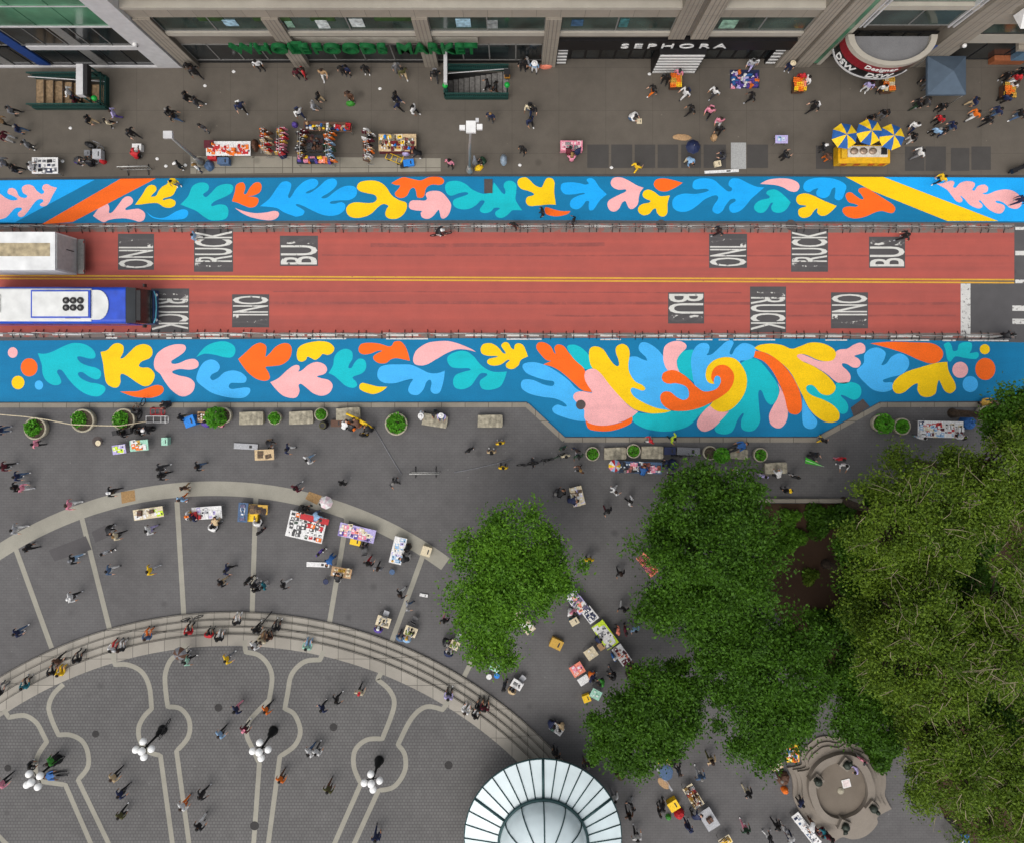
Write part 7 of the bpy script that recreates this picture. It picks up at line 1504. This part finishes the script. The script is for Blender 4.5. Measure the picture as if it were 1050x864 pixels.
# ---------------------------------------------------------------- trees
rngT = np.random.default_rng(21)
def tree(label, lobes, h, leafm, n, size, spread=.34, twigs=0, group=None, up=.55, name='tree', dens=1.0, base=None, clump=260):
    """LOBES: (px, py, radius px, height offset). Leaf sprays gather in clumps near the outer shell of every lobe; limbs run from the trunk to the clumps."""
    n = int(n * 1.7); size *= .76
    cx = sum(l[0] * l[2] for l in lobes) / sum(l[2] for l in lobes); cy = sum(l[1] * l[2] for l in lobes) / sum(l[2] for l in lobes)
    b = W(cx, cy, h); root = Vector((b.x, b.y, .12)) if base is None else Vector((*base, .12))
    o = thing(name, label, 'tree', root, 0, group); tot = sum(l[2] ** 2 for l in lobes); cens = []; tips = []
    for px, py, r, dz in lobes:
        c = W(px, py, h + dz); rm_ = r * (H - h - dz) / F; k = max(8, int(n * r * r / tot / clump)); d = rngT.normal(size=(k, 3)); d /= np.linalg.norm(d, axis=1, keepdims=True); d[:, 2] = np.where(d[:, 2] < -.25, -d[:, 2], d[:, 2])
        rr = rm_ * rngT.uniform(.35, 1.08, k) ** .55; ctr = np.array([c.x - root.x, c.y - root.y, h + dz - root.z]) + d * rr[:, None] * np.array([1, 1, .8]); tips.append(ctr)
        m_ = int(n * r * r / tot); pick = rngT.integers(0, k, m_); off = rngT.normal(size=(m_, 3)) * spread * np.array([1, 1, .6]) * rngT.uniform(.6, 1.3, k)[pick][:, None]
        cens.append(ctr[pick] + off)
    cens, tips = np.concatenate(cens), np.concatenate(tips); t = MB()
    hc = h * .55
    t.tube([(0, 0, -.1), (.05, 0, .5), (.1, .06, hc * .6), (.05, 0, hc)], [.42, .3, .24, .2], 9); t.build('trunk', M['bark'], o)
    t = MB(); sel = rngT.permutation(len(tips))[:min(len(tips), 46)]
    for i in sel:
        p = tips[i]; m_ = np.array([p[0] * .42, p[1] * .42, hc + (p[2] - hc) * .62]); t.tube([(.05, 0, hc * rngT.uniform(.75, 1)), m_, p], [.13, .075, .03], 5, 0, False)
    t.build('limbs', M['bark'], o)
    obj('crown', leaf_mesh('crown', cens, size, leafm, rngT, up), o)
    if twigs:
        t = MB(); top = tips[tips[:, 2] > np.percentile(tips[:, 2], 35)]
        for i in rngT.integers(0, len(top), twigs):
            p = top[i] + rngT.normal(size=3) * .45 + np.array([0, 0, .15]); rad_ = np.array([p[0], p[1], 0]); rad_ /= np.linalg.norm(rad_) + 1e-6
            d = rad_ * .6 + rngT.normal(size=3) * .5; d[2] = abs(d[2]) * .35; ln_ = rngT.uniform(.4, 1.15); m_ = p + d * ln_ * .5 + rngT.normal(size=3) * .08
            t.tube([p - d * .2, m_, p + d * ln_ + rngT.normal(size=3) * .1], [.022, .016, .007], 3, 0, False)
            if rngT.random() < .6: q = m_ + (d + rngT.normal(size=3) * .6) * ln_ * .45; t.tube([m_, q], [.013, .006], 3, 0, False)
        t.build('twig_sprays', M['twig'], o)
    return o
BR, DG, OL = M['leaf_bright'], M['leaf_deep'], M['leaf_olive']
tree('bright green tree standing alone on the open plaza above stalls', [(530, 560, 40, .6), (493, 572, 34, 0), (568, 578, 30, 0), (495, 612, 36, -.2), (538, 598, 38, .8), (525, 590, 34, .4), (505, 640, 24, -.6), (492, 655, 22, -1), (510, 672, 18, -1.4)], 7.2, BR, 25000, .14, .40, clump=190)
tree('largest deep green tree, its round crown reaching the jewellery table walkway', [(705, 520, 38, .3), (750, 520, 38, .3), (672, 545, 26, 0), (718, 565, 50, 1.4), (764, 570, 34, .2), (702, 615, 36, .6), (745, 610, 42, .8), (715, 495, 16, -.6), (668, 618, 18, -.5), (738, 640, 32, .2)], 8.4, DG, 36000, .145, .42)
tree('deep green tree with a low crown between the glass dome and the slanting stalls', [(668, 712, 30, .4), (634, 738, 30, 0), (690, 728, 30, .2), (652, 758, 30, -.2), (625, 765, 20, -.8), (700, 700, 24, 0), (680, 760, 18, -.6)], 7.4, DG, 22000, .145, .36)
tree('deep green tree between the fountain and the largest crown', [(765, 655, 42, .4), (800, 690, 42, .6), (745, 690, 32, 0), (822, 650, 28, -.2), (800, 735, 34, 0), (765, 735, 32, .2), (735, 660, 20, -.4), (830, 698, 18, -.6), (780, 765, 18, -.8), (820, 725, 14, -1)], 8.0, DG, 31000, .145, .42)
for lab, lobes, h, n, tw in (
    ('olive leaved tree with pale twigs closest to the side walkway', [(905, 500, 32, 0), (950, 510, 40, .6), (912, 545, 42, .6), (965, 550, 38, .6), (890, 580, 30, 0), (935, 590, 36, .2), (925, 474, 20, -.4)], 9.0, 20000, 420),
    ('olive leaved tree overhanging the crowded picture stall', [(985, 487, 24, -.2), (1028, 478, 34, .4), (1000, 515, 34, .4), (1045, 520, 34, .2), (1050, 445, 20, 0)], 9.4, 16000, 330),
    ('olive leaved tree in the middle of the park, paler at its crown', [(915, 630, 32, 0), (955, 640, 40, .7), (920, 675, 40, .5), (965, 690, 40, .7), (895, 655, 26, -.4), (945, 605, 28, .2), (880, 630, 18, -.6)], 9.6, 20000, 520),
    ('pale twiggy tree with bare branches at the east edge of the photo', [(1020, 600, 36, .4), (1045, 650, 42, .6), (1010, 680, 36, .6), (1055, 580, 28, .2), (1000, 630, 28, 0), (1060, 710, 30, .2)], 10.0, 14000, 900),
    ('olive leaved tree beyond the fountain toward the small kiosk', [(955, 755, 36, .4), (990, 740, 36, .4), (935, 725, 26, -.2), (975, 790, 40, .4), (945, 800, 26, -.4), (1000, 800, 30, 0)], 9.2, 18000, 420),
    ('dark olive tree at the bottom corner of the park', [(1040, 770, 40, .4), (1025, 820, 38, .2), (1060, 840, 36, .2), (1005, 845, 26, -.3), (1065, 790, 30, 0)], 9.0, 14000, 220)):
    tree(lab, [(a_, b_, r_, d_ * 2.6) for a_, b_, r_, d_ in lobes], h, OL, int(n * .95), .125, .42, int(tw * .26), clump=290)
tree('dark green tree leaning over the kerb at the east end of the lower mural', [(1040, 425, 26, 0), (1060, 410, 26, 0), (1062, 450, 28, .2), (1022, 440, 16, -.5)], 8.0, DG, 9000, .145, .36)
for lab, lobes, h in (('shaded dark tree behind the largest crown on the soil bed', [(876, 560, 20, 0), (878, 600, 20, -.3), (878, 630, 20, 0)], 5.2), ('shaded dark tree between the soil bed and the fountain', [(862, 680, 26, 0), (880, 715, 24, .2), (905, 745, 22, 0), (868, 740, 16, -.4)], 5.0), ('shaded dark undergrowth tree in the heart of the park', [(985, 590, 30, 0), (985, 640, 26, 0), (900, 700, 26, 0)], 4.6), ('shaded dark tree under the pale twiggy crown', [(1000, 720, 30, 0), (1035, 735, 30, 0), (1045, 700, 26, 0)], 4.8)):
    tree(lab, lobes, h, DG, 9000, .145, .42)
def shrub(px, py, r, label, m=DG, tall=1.0):
    p = W(px, py, tall * .6); o = thing('shrub', label, 'shrub', (p.x, p.y, .17)); rm_ = r / 13.6; n = int(900 * rm_ * rm_) + 120; d = rngT.normal(size=(n, 3)); d /= np.linalg.norm(d, axis=1, keepdims=True); d[:, 2] = np.abs(d[:, 2])
    wob = 1 + .25 * np.sin(np.arctan2(d[:, 1], d[:, 0]) * 3 + px); obj('foliage', leaf_mesh('foliage', d * (rngT.uniform(.35, 1, n) ** .6 * rm_ * wob)[:, None] * np.array([1, 1, tall / rm_]) + np.array([0, 0, .1]), .14, m, rngT), o); t = MB()
    for k in range(5): a = k * 1.26; t.tube([(0, 0, -.05), (.3 * rm_ * math.cos(a), .3 * rm_ * math.sin(a), tall * .6)], [.03, .012], 4)
    t.build('stems', M['bark'], o)
for a in ((811, 531, 10, 'upright green shrub just inside the garden wall', BR, 1.4), (812, 552, 15, 'spreading light green shrub on the bare soil', BR, 1.2), (843, 534, 18, 'wide dark shrub beside the garden wall', DG, 1.3), (866, 527, 14, 'dark shrub between the wide shrub and the olive tree', DG, 1.2),
          (830, 590, 9, 'small olive shrub in the middle of the bare soil', OL, .6), (848, 640, 18, 'dark shrub at the lower end of the soil bed', DG, 1.3), (795, 560, 10, 'small dark shrub at the foot of the largest tree', DG, .8),
          (920, 700, 22, 'large dark shrub under the middle olive tree', DG, 1.4), (960, 580, 24, 'large dark shrub under the walkway olive tree', DG, 1.4), (1000, 560, 26, 'large dark shrub in the shade of two olive trees', DG, 1.4), (905, 770, 20, 'dark shrub beside the fountain path', DG, 1.3), (880, 660, 22, 'dark shrub filling the gap by the soil', DG, 1.4), (1030, 690, 24, 'dark shrub under the twiggy tree', DG, 1.4), (900, 520, 16, 'dark shrub along the garden wall under olive leaves', DG, 1.2), (950, 530, 22, 'wide shrub along the garden wall further east', DG, 1.2), (1010, 535, 22, 'dark shrub at the east end of the garden wall', DG, 1.2), (1040, 610, 24, 'dark shrub near the east edge of the park', DG, 1.4), (1020, 790, 26, 'dark shrub in the bottom corner of the park', DG, 1.4)):
    shrub(*a)
